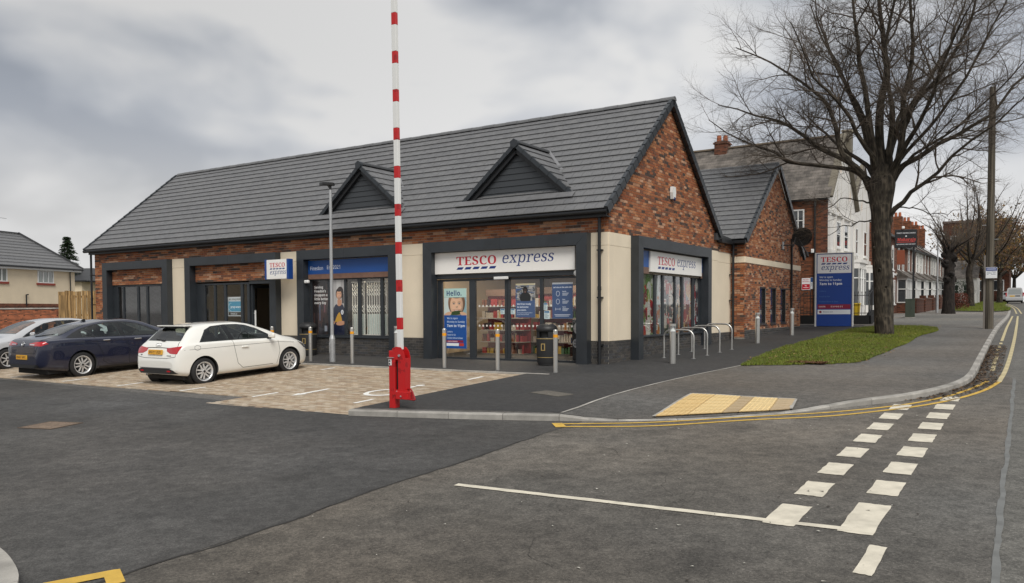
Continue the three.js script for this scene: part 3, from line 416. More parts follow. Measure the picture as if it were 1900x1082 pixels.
// cream stone panels: a shaft and a head course each
function cream(f, u0, u1, h0 = 0.61, h1 = 3.37) {
  part('stone_panel', frb(f, u0, u1, h0, h1 - 0.335, -0.03, 0.02, 0.006), X.stone, shop); part('stone_head', frb(f, u0, u1, h1 - 0.33, h1, -0.03, 0.022, 0.006), X.stone, shop);
}
for (const [a, b] of [[-6.84, -5.82], [-12.08, -11.07], [-17.98, -16.94], [-0.49, -0.001]]) cream(FX, a, b);
{ const Gs = off(GX, 0.0, 0, 0); cream(Gs, 0.001, 0.32); cream(Gs, 0.326, 1.3); cream(Gs, 7.02, 8.28, 0.61, 3.37); const Gb = off(GX, -0.012, 0, 0); cream(Gb, 8.29, 9.7, 0.61, 3.34); }
part('string_course', [frb(WG, 9.72, 17.6, 3.04, 3.25, -0.02, 0.02, 0.005), frb(RET, 0.02, 0.5, 3.04, 3.25, -0.02, 0.016, 0.005)], X.stone, shop);
// deep grey surrounds of the shopfronts, mitred at the corners
function surround(f, u0, u1, foot) {
  const w = 0.31, H = 3.37, d0 = -0.03, d1 = 0.25, cut = (pts) => { const g1 = prism(pts, d1 - d0); g1.translate(0, 0, d0); if (f.turn) g1.rotateY(f.turn); return boxUV(g1.translate(f.o.x, f.o.y, f.o.z)); }, e = 0.0025;
  part('surround', [cut([[u0, foot], [u0 + w, foot], [u0 + w, H - 0.3 - e], [u0, H - e]]), cut([[u1 - w, foot], [u1, foot], [u1, H - e], [u1 - w, H - 0.3 - e]]), cut([[u0 + e, H], [u0 + w + e, H - 0.3], [(u0 + u1) / 2 - e, H - 0.3], [(u0 + u1) / 2 - e, H]]), cut([[(u0 + u1) / 2 + e, H], [(u0 + u1) / 2 + e, H - 0.3], [u1 - w - e, H - 0.3], [u1 - e, H]])], X.anthracite, shop);
}
for (const [a, b] of [[-5.82, -0.49], [-11.07, -6.84], [-16.94, -12.08], [-22.23, -17.98]]) surround(FX, a, b, -0.3);
surround(GX, 1.3, 7.02, -0.2);
// glazing: one framed window or door per opening, every pane a piece of its own
function glazing(name, f, u0, u1, h0, h1, posts, o = {}) {
  const n0 = o.n ?? -0.1, n1 = n0 + 0.07, w = o.bar ?? 0.045, parts = [frb(f, u0, u1, h1, h1 + 0.06, n0, n1, 0.004), frb(f, u0, u1, h0 - 0.06, h0, n0, n1, 0.004)];
  for (const [a, b] of posts) parts.push(frb(f, a, b, h0, h1, n0, n1, 0.004));
  const root = part(name, parts, X.anthracite, shop), edges = posts.flat();
  for (let i = 1; i < edges.length - 1; i += 2) { if (o.skip?.includes(i >> 1)) continue; const a = edges[i], b = edges[i + 1]; if (b - a < 0.12) continue; part('pane', fb(f, a, b, h0, h1, n0 + 0.03, n0 + 0.038), o.mats?.[i >> 1] ?? X.glass, root); }
  return root;
}
glazing('window', FX, -21.92, -18.29, 0.15, 2.4, [[-21.92, -21.62], [-21.3, -21.2], [-20.34, -20.22], [-19.74, -19.62], [-18.8, -18.66], [-18.33, -18.29]]);
const bayB = glazing('window', FX, -16.63, -13.74, 0.15, 2.36, [[-16.63, -16.15], [-15.66, -15.56], [-15.1, -14.98], [-14.2, -14.08], [-13.86, -13.74]]);
{ // the open door of the second unit, folded back
  const d = part('door', [bx(-13.74, -12.39, 2.36, 2.47, -0.1, -0.03)], X.anthracite, shop); const leaf = [bx(-13.72, -13.66, 0.06, 2.33, -1.1, -0.1), bx(-13.72, -13.66, 2.2, 2.33, -1.1, -0.1)];
  part('door_leaf', [bx(-13.7, -13.64, 0.05, 0.2, -1.0, -0.08), bx(-13.7, -13.64, 2.22, 2.33, -1.0, -0.08), bx(-13.7, -13.64, 0.2, 2.22, -0.18, -0.08), bx(-13.7, -13.64, 0.2, 2.22, -1.0, -0.9)], X.anthracite, d);
  part('pane', bx(-13.675, -13.667, 0.2, 2.22, -0.9, -0.18), X.glass, d); part('handle', [rod(V(-13.58, 0.3, -0.15), V(-13.58, 1.45, -0.15), 0.03, 10), rod(V(-13.67, 1.35, -0.15), V(-13.58, 1.35, -0.15), 0.015), rod(V(-13.67, 0.4, -0.15), V(-13.58, 0.4, -0.15), 0.015)], X.white, d);
}
const bayC = glazing('window', FX, -10.76, -7.14, 0.66, 2.4, [[-10.76, -10.68], [-9.95, -9.86], [-9.24, -9.15], [-8.66, -8.53], [-7.72, -7.6], [-7.22, -7.14]]);
part('window_sill', [frb(FX, -10.76, -7.14, 0.56, 0.61, -0.12, 0.06, 0.008)], X.anthracite, shop);
const bayD = glazing('door', FX, -5.51, -0.8, 0.08, 2.24, [[-5.51, -5.34], [-4.37, -4.16], [-3.17, -3.09], [-3.08, -3.0], [-2.05, -1.95], [-0.93, -0.8]], { n: -0.1 });
part('door_header', [frb(FX, -5.51, -0.8, 2.31, 2.43, -0.1, 0.02, 0.006)], X.anthracite, bayD); part('door_sensor', rb(-3.46, -3.0, 2.25, 2.33, 0.02, 0.09, 0.02, 3), X.white, bayD);
part('threshold', bx(-5.4, -0.85, -0.2, 0.015, -0.3, 0.24), X.galv, shop);
const gw = [2.22, 2.98, 3.13, 3.56, 3.69, 4.51, 4.6, 5.08, 5.24, 5.98, 6.16, 6.59];
// ---- printed window graphics: plain foods and bottles, no known artwork
function foods(seed) {
  return canvasTex(256, 512, (c, w, h) => {
    const r = mulberry(seed); c.fillStyle = ['#8ea07a', '#b9c4c0', '#1d2326', '#2a2224', '#7a3a2c', '#23282c'][seed % 6]; c.fillRect(0, 0, w, h);
    const blob = (x, y, a, b, rot, col) => { c.save(); c.translate(x, y); c.rotate(rot); c.fillStyle = col; c.beginPath(); c.ellipse(0, 0, a, b, 0, 0, 7); c.fill(); c.restore(); };
    const pal = [['#5f8f3a', '#a9c46c', '#c2262d', '#e9e6dc', '#d9e0d2', '#7d1c22'], ['#c0c9c8', '#d8dcda', '#b5452b', '#e8ece9', '#c7793f', '#aebbb9'], ['#a31f28', '#d7cfc2', '#3c4348', '#c44a3e', '#e3dcd0', '#1b1e20'], ['#d88a32', '#b23a24', '#2c3034', '#e2d5bd', '#64707a', '#ce5b2c'], ['#b0262c', '#d0623a', '#e0c197', '#7d8d97', '#8d2530', '#cf9f56'], ['#9c1f2a', '#d5dde0', '#3b4b57', '#c23138', '#20252a', '#e4e2da']][seed % 6];
    for (let i = 0; i < 46; i++) { const s = 18 + r() * 70; blob(r() * w, 40 + r() * (h - 60), s, s * (0.35 + r() * 0.5), r() * 3, pal[(r() * 6) | 0]); }
    for (let i = 0; i < 4; i++) { const x = r() * w, y = h * (0.25 + r() * 0.5), s = 22 + r() * 16, col = pal[(r() * 6) | 0]; c.fillStyle = col; c.fillRect(x - s, y, s * 2, s * 6); c.beginPath(); c.moveTo(x - s, y); c.quadraticCurveTo(x - s * 0.4, y - s, x - s * 0.35, y - s * 2); c.lineTo(x + s * 0.35, y - s * 2); c.quadraticCurveTo(x + s * 0.4, y - s, x + s, y); c.fill(); c.fillStyle = '#e7e2d6'; c.fillRect(x - s, y + s * 1.6, s * 2, s * 1.5); c.fillStyle = pal[0]; c.fillRect(x - s * 0.6, y + s * 2, s * 1.2, s * 0.5); }
    for (let i = 0; i < 90; i++) { blob(r() * w, h * 0.1 + r() * h * 0.85, 3 + r() * 8, 2 + r() * 5, r() * 3, pal[(r() * 6) | 0]); }
  });
}
const printMat = (t) => MP([1, 1, 1], 0.35, { map: t, clearcoat: 1, clearcoatRoughness: 0.02 });
const gwin = glazing('window', GX, 1.62, 6.7, 0.7, 2.4, [[1.62, gw[0]], [gw[1], gw[2]], [gw[3], gw[4]], [gw[5], gw[6]], [gw[7], gw[8]], [gw[9], gw[10]], [gw[11], 6.7]], { n: -0.09 });
for (let i = 0; i < 6; i++) panel(GX, gw[i * 2], gw[i * 2 + 1], 0.7, 2.4, -0.068, M([0.62, 0.62, 0.62], 0.5, 0, { map: foods(i) }), gwin, 'window_print');
part('window_sill', [frb(GX, 1.62, 6.7, 0.64, 0.69, -0.12, 0.06, 0.008)], X.anthracite, shop);
for (const [a, b] of slots) { const w = part('window', [fb(WG, a, a + 0.05, 0.84, 2.23, -0.16, -0.02), fb(WG, b - 0.05, b, 0.84, 2.23, -0.16, -0.02), fb(WG, a + 0.05, b - 0.05, 2.18, 2.23, -0.16, -0.02), fb(WG, a + 0.05, b - 0.05, 0.84, 0.9, -0.16, -0.02), fb(WG, a, b, 0.8, 0.838, -0.2, 0.03)], X.black, shop); part('pane', fb(WG, a + 0.05, b - 0.05, 0.9, 2.18, -0.09, -0.08), X.glass, w); panel(WG, a + 0.05, lerp(a, b, 0.5), 0.9, 2.18, -0.1, M([0.8, 0.8, 0.8], 0.6, 0, { map: foods([2, 5, 3][(a | 0) % 3]) }), w, 'window_print'); part('blind_board', fb(WG, lerp(a, b, 0.5), b - 0.05, 0.9, 2.18, -0.13, -0.1), X.blackMatt, w); }
// ---- roof
const TILE = [[0.17, 0.171, 0.176], [0.176, 0.177, 0.181], [0.164, 0.165, 0.171], [0.18, 0.18, 0.183], [0.173, 0.173, 0.178]], tileMats = TILE.map((c) => M(c, 0.46, 0, { map: again(grain, 1 / 0.6) }));
const tiles = [];
function layTiles(o, u, s, poly, parent, courses, gauge, seed, width = 0.3) { // (u along the eaves, s up the slope)
  const n = V().crossVectors(u, s).normalize(); if (n.y < 0) n.negate();
  const us = poly.map((q) => q[0]);
  for (let r = 0; r < courses; r++) for (let c = Math.floor(Math.min(...us) / width) - 1; c * width < Math.max(...us); c++) {
    const a = c * width + (r % 2 ? width / 2 : 0), cell = rectClip(poly, a + 0.0035, a + width - 0.0035, r * gauge, r * gauge + gauge); if (cell.length < 3) continue; const ar = Math.abs(area2(cell)); if (ar < 0.002) continue;
    const p = o.clone().addScaledVector(u, a + width / 2).addScaledVector(s, r * gauge + gauge / 2), d = p.distanceTo(EYE);
    tiles.push({ o, u, s, n, cell, r, gauge, width, full: ar > (width - 0.007) * gauge * 0.995, p, parent, k: (hash3(c, r, seed) * 5) | 0, v: 0.96 + 0.08 * hash3(c, r, seed + 3), lift: hash3(c, r, seed + 7) * 0.002, size: Math.abs(p.clone().sub(EYE).normalize().dot(n)) / (d * d) });
  }
}
const KM = 0.8298, thM = Math.atan(KM), LM = 4.313 / Math.cos(thM);
const roofMain = part('roof', [prism([[-0.3, 3.86], [3.976, 7.41], [8.25, 3.86], [8.0, 3.7], [3.976, 7.05], [0.2, 3.86]], 23.2).rotateY(Math.PI / 2).translate(-23.2, 0, 0)], X.blackMatt, shop);
layTiles(V(-23.32, 3.925, 0.337), V(1, 0, 0), V(0, Math.sin(thM), -Math.cos(thM)), [[0, 0], [23.44, 0], [23.44, LM], [0, LM]], roofMain, 17, LM / 17, 1);
layTiles(V(-23.32, 3.88, -8.29), V(1, 0, 0), V(0, Math.sin(thM), Math.cos(thM)), [[21.5, 0], [23.44, 0], [23.44, LM], [21.5, LM]], roofMain, 17, LM / 17, 2);
const thW = Math.atan(3.16 / 4.1), LW = 4.1 / Math.cos(thW);
const roofWing = part('roof', [prism([[9.5, 3.72], [13.7, 6.96], [17.9, 3.72], [17.6, 3.6], [13.7, 6.6], [9.9, 3.6]], 12.5).rotateY(Math.PI / 2).translate(-12, 0, 0)], X.blackMatt, shop);
layTiles(V(-9.4, 3.84, -9.5), V(1, 0, 0), V(0, Math.sin(thW), -Math.cos(thW)), [[0, 0], [10.0, 0], [10.0, LW], [0, LW]], roofWing, 16, LW / 16, 3);
part('valley_roof', [prism([[7.9, 3.72], [9.75, 3.72], [9.75, 3.86], [7.9, 3.95]], 10).rotateY(Math.PI / 2).translate(-9.9, 0, 0)], X.tileDark, shop);
// gablets
function gablet(cx) {
  const ax = 5.96, bh = 4.38, hw = 1.9, zf = -0.3, zr = -2.09, root = new THREE.Group(); root.name = 'gablet'; shop.add(root);
  part('gablet_core', [prism([[cx - 1.78, bh - 0.1], [cx + 1.78, bh - 0.1], [cx, ax - 0.16]], 0.9).translate(0, 0, -1.42)], X.blackMatt, root);
  const T = [[cx - 1.72, bh - 0.02], [cx + 1.72, bh - 0.02], [cx, ax - 0.2]];
  for (let i = 0; i < 9; i++) { const y0 = bh - 0.02 + i * 0.165, P = rectClip(T, cx - 3, cx + 3, y0 + 0.004, y0 + 0.161); if (P.length < 3) continue; const q = area2(P) < 0 ? P.reverse() : P; const ge = prism(q, 0.02); const p = ge.attributes.position; for (let j = 0; j < p.count; j++) if (p.getZ(j) > 0.01) p.setZ(j, 0.03 - (p.getY(j) - y0) * 0.11); ge.computeVertexNormals(); part('cladding_board', boxUV(ge.translate(0, 0, -0.5)), X.board, root); }
  const th = Math.atan((ax - bh) / hw), L = hw / Math.cos(th);
  for (const sd of [1, -1]) {
    const o = V(cx + sd * hw, bh, zf), s = V(-sd * Math.cos(th), Math.sin(th), 0), u = V(0, 0, -1);
    layTiles(o.clone().add(V(0, 0.04, 0)), u, s, [[0, 0], [0.1, 0], [1.82, L], [0, L]], root, 7, L / 7, 9 + sd, 0.3);
    const slab = new GB(), q = (k, z, d) => [cx + sd * hw * (1 - k), bh + (ax - bh) * k + d, z]; slab.tri(q(0, zf, 0.02), q(1, zf, 0.02), q(1, zr - 0.05, 0.02), [1, 1, 1]); slab.tri(q(0, zf, 0.02), q(1, zr - 0.05, 0.02), q(0, zf - 0.15, 0.02), [1, 1, 1]); part('gablet_roof', slab.geo(false), X.tileDark, root);
    for (let i = 0; i < 7; i++) { const a = o.clone().addScaledVector(s, (i * L) / 7 + 0.004), b = o.clone().addScaledVector(s, ((i + 1) * L) / 7 - 0.004), w = 0.11, m = boxUV(new THREE.BoxGeometry(a.distanceTo(b), w, 0.1)); m.rotateZ(Math.atan2(b.y - a.y, b.x - a.x) + (sd > 0 ? -0.03 : 0.03)); m.translate((a.x + b.x) / 2, (a.y + b.y) / 2 - 0.01, zf - 0.03); part('verge_cap', m, X.anthracite, root); }
    const a = V(cx + sd * (hw - 0.12), bh - 0.06, -0.42), b = V(cx + sd * 0.02, ax - 0.16, -0.42), m = new THREE.BoxGeometry(a.distanceTo(b), 0.13, 0.1); m.rotateZ(Math.atan2(b.y - a.y, b.x - a.x)); m.translate((a.x + b.x) / 2, (a.y + b.y) / 2, -0.42); part('bargeboard', m, X.black, root);
    const lead = new GB(), k0 = q(0, zf - 0.1, 0.075), k1 = q(1, zr - 0.02, 0.085); lead.quad(k0, [k0[0] + sd * 0.09, k0[1] + 0.01, k0[2]], [k1[0] + sd * 0.09, k1[1] + 0.01, k1[2]], k1, [1, 1, 1]); part('flashing', lead.geo(false), M([0.3, 0.3, 0.31], 0.5, 0.3), root);
  }
  part('apex_block', cyl(0.13, 0.13, 0, 0.12, 0, 0, 6).rotateX(Math.PI / 2).translate(cx, ax + 0.02, zf - 0.07), X.anthracite, root);
  for (let i = 0; i < 4; i++) part('ridge_tile', [new THREE.CylinderGeometry(0.1, 0.1, 0.44, 10, 1, false, -Math.PI / 2, Math.PI).rotateX(-Math.PI / 2).translate(cx, ax + 0.03, zf - 0.2 - i * 0.45)], X.tileDark, root);
  part('apron', [bx(cx - 1.9, cx + 1.9, -0.008, 0.008, -0.14, 0.1).rotateX(thM).translate(0, bh + 0.05, -0.18)], M([0.2, 0.2, 0.205], 0.55, 0.1, { map: grain }), root);
}
gablet(-3.0); gablet(-8.8);
{ // emit tiles: the 300 that show largest singly
  tiles.sort((a, b) => b.size - a.size); let n = 0; const rest = new Map(), unit = new Map();
  for (const t of tiles) {
    const lo = 0.036 + t.lift, hi = 0.008, top = (q) => { const k = (q[1] - t.r * t.gauge) / t.gauge; return t.o.clone().addScaledVector(t.u, q[0]).addScaledVector(t.s, q[1]).addScaledVector(t.n, lerp(lo, hi, k)); };
    let c = t.cell; const nrm = V().crossVectors(t.u, t.s).dot(t.n) > 0; if (area2(c) > 0 !== nrm) c = c.slice().reverse();
    if (t.full && n < 300 && t.parent === roofMain) {
      const key = [t.gauge, t.s.z].join(); if (!unit.has(key)) { const gm = new THREE.BoxGeometry(t.width - 0.007, 0.018, t.gauge + 0.02); unit.set(key, boxUV(gm)); }
      const o = part('roof_tile', unit.get(key), tileMats[t.k], t.parent), tilt = Math.atan((lo - hi) / t.gauge);
      o.matrixAutoUpdate = true; const m = new THREE.Matrix4().makeBasis(t.u, t.n, V().crossVectors(t.u, t.n)); o.quaternion.setFromRotationMatrix(m); o.rotateX(tilt * Math.sign(V().crossVectors(t.u, t.n).dot(t.s)) * -1 * -1);
      o.position.copy(t.p).addScaledVector(t.n, (lo + hi) / 2 - 0.009); n++; continue;
    }
    if (!rest.has(t.parent)) rest.set(t.parent, new GB()); const G = rest.get(t.parent), col = TILE[t.k].map((q) => (q * t.v) / 1.2), P = c.map((q) => top(q).toArray()); G.fan(P, col);
    c.forEach((q, i) => { const j = (i + 1) % c.length, a = P[i], b = P[j], d = t.n.clone().multiplyScalar(-0.03), a2 = [a[0] + d.x, a[1] + d.y, a[2] + d.z], b2 = [b[0] + d.x, b[1] + d.y, b[2] + d.z]; G.quad(a, a2, b2, b, col); });
  }
  for (const [p, G] of rest) part('roof_tile', G.geo(), X.tileStuff, p).userData.kind = 'stuff';
}
const mitre = (a, b, w, h, m, name, parent) => { const L = a.distanceTo(b), gm = boxUV(new THREE.BoxGeometry(w, h, L)), q = new THREE.Quaternion().setFromUnitVectors(V(0, 0, 1), b.clone().sub(a).normalize()); gm.applyQuaternion(q); gm.translate((a.x + b.x) / 2, (a.y + b.y) / 2, (a.z + b.z) / 2); return part(name, gm, m, parent); };
for (const [sx, e, r, n, par] of [[0.11, [3.93, 0.33], [7.52, -3.976], 17, roofMain], [0.11, [3.93, -8.28], [7.52, -3.976], 17, roofMain], [-23.31, [3.93, 0.33], [7.52, -3.976], 17, roofMain], [0.6, [3.84, -9.5], [7.02, -13.62], 16, roofWing], [0.6, [3.62, -17.9], [7.02, -13.78], 16, roofWing]]) for (let i = 0; i < n; i++) {
  const P = (k, d) => V(sx, lerp(e[0], r[0], k) - 0.055 + d, lerp(e[1], r[1], k)); mitre(P((i + 0.02) / n, 0.012), P((i + 0.98) / n, -0.004), 0.1, 0.2, X.anthracite, 'verge_cap', par);
}
for (let i = 0; i < 52; i++) part('ridge_tile', new THREE.CylinderGeometry(0.12, 0.12, 0.44, 8, 1, false, -Math.PI / 2, Math.PI).rotateX(-Math.PI / 2).rotateY(Math.PI / 2).translate(-23.1 + i * 0.45 + 0.12, 7.47 + (i % 2) * 0.006, -3.976), tileMats[i % 5], roofMain);
for (let i = 0; i < 22; i++) part('ridge_tile', new THREE.CylinderGeometry(0.11, 0.11, 0.44, 8, 1, false, -Math.PI / 2, Math.PI).rotateX(-Math.PI / 2).rotateY(Math.PI / 2).translate(-9.2 + i * 0.45 + 0.12, 7.0 + (i % 2) * 0.005, -13.7), tileMats[i % 5], roofWing);
part('fascia', [bx(-23.2, 0.06, 3.74, 3.9, 0.2, 0.23), bx(-23.2, 0.06, 3.74, 3.77, -0.02, 0.2)], X.black, shop);
const gutter = (x0, x1, y, z) => new THREE.CylinderGeometry(0.062, 0.062, x1 - x0, 12, 1, false, Math.PI / 2, Math.PI).rotateX(Math.PI).rotateZ(Math.PI / 2).translate((x0 + x1) / 2, y, z);
part('gutter', [gutter(-23.4, 0.12, 3.87, 0.3), new THREE.BoxGeometry(23.5, 0.015, 0.12).translate(-11.64, 3.865, 0.3)], X.black, shop);
part('gutter', [bx(-0.4, 0.62, 3.7, 3.8, -9.5, -9.36), bx(0.0, 0.2, 3.66, 3.78, -9.5, -8.2)], X.black, shop);
function downpipe(x, z, y0, y1, brackets, ax) { const p = [cyl(0.042, 0.042, y0, y1, x, z, 14), cyl(0.05, 0.05, y1 - 0.12, y1, x, z, 14), cyl(0.05, 0.05, 1.9, 2.0, x, z, 14)]; for (const b of brackets) p.push(ax ? bx(x - 0.12, x + 0.02, b, b + 0.035, z - 0.07, z + 0.07) : bx(x - 0.07, x + 0.07, b, b + 0.035, z - 0.12, z + 0.02)); part('downpipe', p, X.black, shop); }
downpipe(-0.2, 0.11, -0.05, 3.85, [0.5, 1.7, 2.9]); downpipe(-23.2, 0.13, -0.05, 3.85, [0.5, 1.7, 2.9]); downpipe(0.14, -9.55, 0.3, 3.7, [0.9, 1.7, 2.6], 1); downpipe(0.56, -15.9, 0.6, 4.3, [1, 2.4]);
// ---- inside: rooms behind the glass
part('room_floor', bx(-22.8, -0.32, -0.06, 0.0, -7.98, -0.32), M([0.5, 0.44, 0.36], 0.35, 0, { map: grain }), shop);
part('room_partition', bx(-11.2, -6.4, 0, 3.0, -2.0, -1.9), M([0.06, 0.055, 0.05], 0.8), shop);
part('room_ceiling', bx(-22.8, -0.32, 3.0, 3.06, -7.98, -0.32), X.white, shop);
part('room_wall', [bx(-11.3, -11.2, 0, 3.0, -7.98, -0.32), bx(-6.4, -6.3, 0, 3.0, -7.98, -0.34), bx(-6.3, -0.4, 0, 3.0, -7.95, -7.85), bx(-22.8, -11.3, 0, 3.0, -7.95, -7.85)], M([0.4, 0.31, 0.2], 0.8), shop);
for (const [lx, lz] of [[-8.6, -0.95], [-4.6, -1.2], [-1.8, -1.2], [-3.1, -3.4]]) {
  part('ceiling_light', bx(lx - 0.6, lx + 0.6, 2.95, 2.985, lz - 0.12, lz + 0.12), M([0.9, 0.9, 0.9], 0.5, 0, { emissive: new THREE.Color(1, 0.93, 0.8), emissiveIntensity: 1.2 }), shop);
  const l = new THREE.RectAreaLight(new THREE.Color(1, 0.88, 0.7), 14, 1.2, 0.5); l.position.set(lx, 2.93, lz); l.lookAt(lx, 0, lz); scene.add(l);
}
// ---------------------------------------------------------------- shop signs, posters, things in the windows and inside
function wordmark(c, x, y, h, stacked) { // red slab word over blue dashes, blue italic word
  const word = (t, px, py, size, col, o) => { c.save(); c.translate(px, py); c.transform(o.sx ?? 1, 0, o.sk ?? 0, 1, 0, 0); c.font = (o.bold ? 'bold ' : '') + size + 'px serif'; c.fillStyle = col; c.textBaseline = 'alphabetic'; c.fillText(t, 0, 0); const w = c.measureText(t).width * (o.sx ?? 1); c.restore(); return w; };
  const red = '#c8102e', blue = '#12307c';
  const w = word('TESCO', x, y + h * 0.58, h * 0.72, red, { bold: true, sx: stacked ? 1.12 : 1.24 });
  const n = 5, dw = w / n; c.fillStyle = blue;
  for (let i = 0; i < n; i++) { const a = x + i * dw + dw * 0.02, d = h * 0.15, t = y + h * 0.7; c.beginPath(); c.moveTo(a + d * 0.8, t); c.lineTo(a + dw * 0.8 + d * 0.5, t); c.lineTo(a + dw * 0.8 - d * 0.3, t + d); c.lineTo(a, t + d); c.fill(); }
  if (stacked) word('express', x + w * 0.0, y + h * 1.42, h * 0.76, blue, { sk: -0.2, sx: w / (h * 0.76 * 3.45) }); else word('express', x + w * 1.1, y + h * 0.55, h * 0.86, blue, { sk: -0.2, sx: 1.14 });
  return w;
}
const signFace = (t) => M([1, 1, 1], 0.35, 0, { map: t });
{ // fascia over the doors
  const s = thing('shop_sign', 'long white fascia sign with red and blue lettering above the entrance doors', 'sign', [-3.27, 2.45, 0.0], 0, 'fascia signs on the shop'), f = off(FX, 0, 0, 0);
  part('sign_panel', rb(-2.34, 2.34, 0, 0.61, 0, 0.07, 0.008), M([0.86, 0.84, 0.8], 0.4), s);
  panel(f, -2.335, 2.335, 0.004, 0.606, 0.0725, signFace(canvasTex(1868, 242, (c, w, h) => { c.fillStyle = '#f8f5f0'; c.fillRect(0, 0, w, h); wordmark(c, 345, 42, 186); })), s, 'sign_face');
}
{ // fascia on the gable, between blue end panels
  const s = thing('shop_sign', 'white fascia sign between blue ends above the food prints on the gable', 'sign', [0, 2.46, -4.5], 0, 'fascia signs on the shop'), f = off(GX, 0, 0, 0);
  part('sign_panel', bx(0, 0.08, 0, 0.57, -2.05, 2.05), M([0.86, 0.84, 0.8], 0.4), s);
  for (const [a, b] of [[-2.55, -2.06], [2.06, 2.45]]) { part('end_panel', fb(f, a, b, 0.12, 0.57, 0, 0.04), M([0.01, 0.09, 0.34], 0.4), s); part('end_strip', fb(f, a, b, -0.06, 0.118, 0, 0.042), M([0.2, 0.12, 0.09], 0.6), s); }
  panel(f, -2.045, 2.045, 0.004, 0.566, 0.0825, signFace(canvasTex(1636, 224, (c, w, h) => { c.fillStyle = '#f7f4ef'; c.fillRect(0, 0, w, h); wordmark(c, 205, 36, 176); })), s, 'sign_face');
}
{ // blue fascia with the place name
  const s = thing('shop_sign', 'blue fascia with white place name and date above the shuttered window', 'sign', [-9.0, 2.44, 0.0]), f = off(FX, 0, 0, 0);
  part('sign_panel', bx(-1.78, 1.8, 0.16, 0.6, -0.03, 0.03), M([0.012, 0.1, 0.36], 0.4), s); part('wood_strip', bx(-1.78, 1.8, 0, 0.157, -0.03, 0.034), M([0.25, 0.14, 0.1], 0.7, 0, { map: grain }), s);
  panel(f, -1.775, 1.795, 0.165, 0.595, 0.0325, M([1, 1, 1], 0.4, 0, { map: canvasTex(1428, 172, (c, w, h) => { c.fillStyle = '#1b5099'; c.fillRect(0, 0, w, h); c.fillStyle = '#fff'; c.font = '66px sans-serif'; c.fillText('Finedon', 40, 122); c.fillText('Est 2021', 340, 116); }) }), s, 'sign_face');
}
{ // projecting sign
  const s = thing('projecting_sign', 'square white sign with blue edges projecting between two shopfronts', 'sign', [-11.62, 2.46, 0.5]), f = off(FX, 0, 0, 0);
  part('sign_panel', rb(-0.47, 0.47, 0, 0.63, -0.1, 0.1, 0.012), M([0.86, 0.85, 0.82], 0.4), s);
  part('edge_panel', [rb(-0.57, -0.472, -0.01, 0.64, -0.1, 0.1, 0.01), rb(0.472, 0.56, -0.01, 0.64, -0.1, 0.1, 0.01)], M([0.012, 0.06, 0.26], 0.4), s); part('bracket', [rod(V(0, 0.15, -0.1), V(0, 0.15, -0.5), 0.03), rod(V(0, 0.5, -0.1), V(0, 0.5, -0.5), 0.03)], X.black, s);
  panel(f, -0.465, 0.465, 0.005, 0.625, 0.1025, signFace(canvasTex(512, 342, (c, w, h) => { c.fillStyle = '#f5f3ef'; c.fillRect(0, 0, w, h); wordmark(c, 78, 46, 150, true); })), s, 'sign_face');
}
{ // totem by the footway
  const s = thing('totem_sign', 'tall blue and white totem sign with opening hours standing by the verge', 'sign', [1.73, 0.62, -18.4], 0.16), W = 0.73, H = 3.16;
  part('cabinet', rb(-W, W, 0.03, H, -0.14, 0.14, 0.02), M([0.012, 0.07, 0.32], 0.35), s); part('frame_post', [rb(-W - 0.05, -W + 0.02, -0.1, H + 0.04, -0.16, 0.17, 0.015), rb(W - 0.02, W + 0.05, -0.1, H + 0.04, -0.16, 0.17, 0.015)], M([0.75, 0.74, 0.7], 0.4), s); part('top_rail', rb(-W + 0.02, W - 0.02, H, H + 0.04, -0.15, 0.16, 0.01), M([0.75, 0.74, 0.7], 0.4), s);
  panel(FX, -W + 0.02, W - 0.02, 0.04, H, 0.143, M([1, 1, 1], 0.35, 0, { map: canvasTex(560, 1216, (c, w, h) => {
    c.fillStyle = '#0e3f94'; c.fillRect(0, 0, w, h); c.fillStyle = '#e9e8ea'; c.fillRect(12, 12, w - 24, 318); c.lineWidth = 10; c.strokeStyle = '#173a84'; c.strokeRect(8, 8, w - 16, 326); wordmark(c, 66, 48, 158, true);
    c.fillStyle = '#fff'; c.font = '42px sans-serif'; c.fillText("We're open", 46, 408); c.fillText('Monday to Sunday', 46, 458); c.font = 'bold 58px sans-serif'; c.fillText('7am to 11pm', 46, 526); c.fillStyle = '#0b3480'; c.fillRect(0, 556, w, 6);
    c.fillStyle = '#4d77b4'; c.font = '34px sans-serif'; c.fillText('Lottery', 46, 640); c.fillText('Food to Go', 46, 730); c.fillText('Chilled Wine & Beer', 46, 816); c.fillStyle = '#8b1538'; c.fillRect(20, 850, w - 40, 76); c.fillStyle = '#f2dfe3'; c.font = 'bold 34px sans-serif'; c.fillText('COSTA', 40, 900); c.fillText('E X P R E S S', 230, 900); c.fillStyle = '#e9ecef'; c.fillRect(20, 940, w - 40, 76); c.fillStyle = '#8b1c2c'; c.beginPath(); c.arc(66, 978, 20, 0, 7); c.fill(); c.fillStyle = '#44566b'; c.font = '26px sans-serif'; c.fillText('Rewards card', 104, 986);
  }) }), s, 'sign_face');
}
function poster(label, f, u0, u1, h0, h1, n, t, cat = 'poster', name = 'poster') { const c = at3(f, (u0 + u1) / 2, (h0 + h1) / 2, n), s = thing(name, label, cat, c), w = (u1 - u0) / 2, h = (h1 - h0) / 2; part('backing', bx(-w, w, -h, h, -0.004, 0).rotateY(0), M([0.8, 0.8, 0.8], 0.6), s); panel(FX, -w, w, -h, h, 0.0015, M([1, 1, 1], 0.45, 0, { map: t }), s, 'print'); return s; }
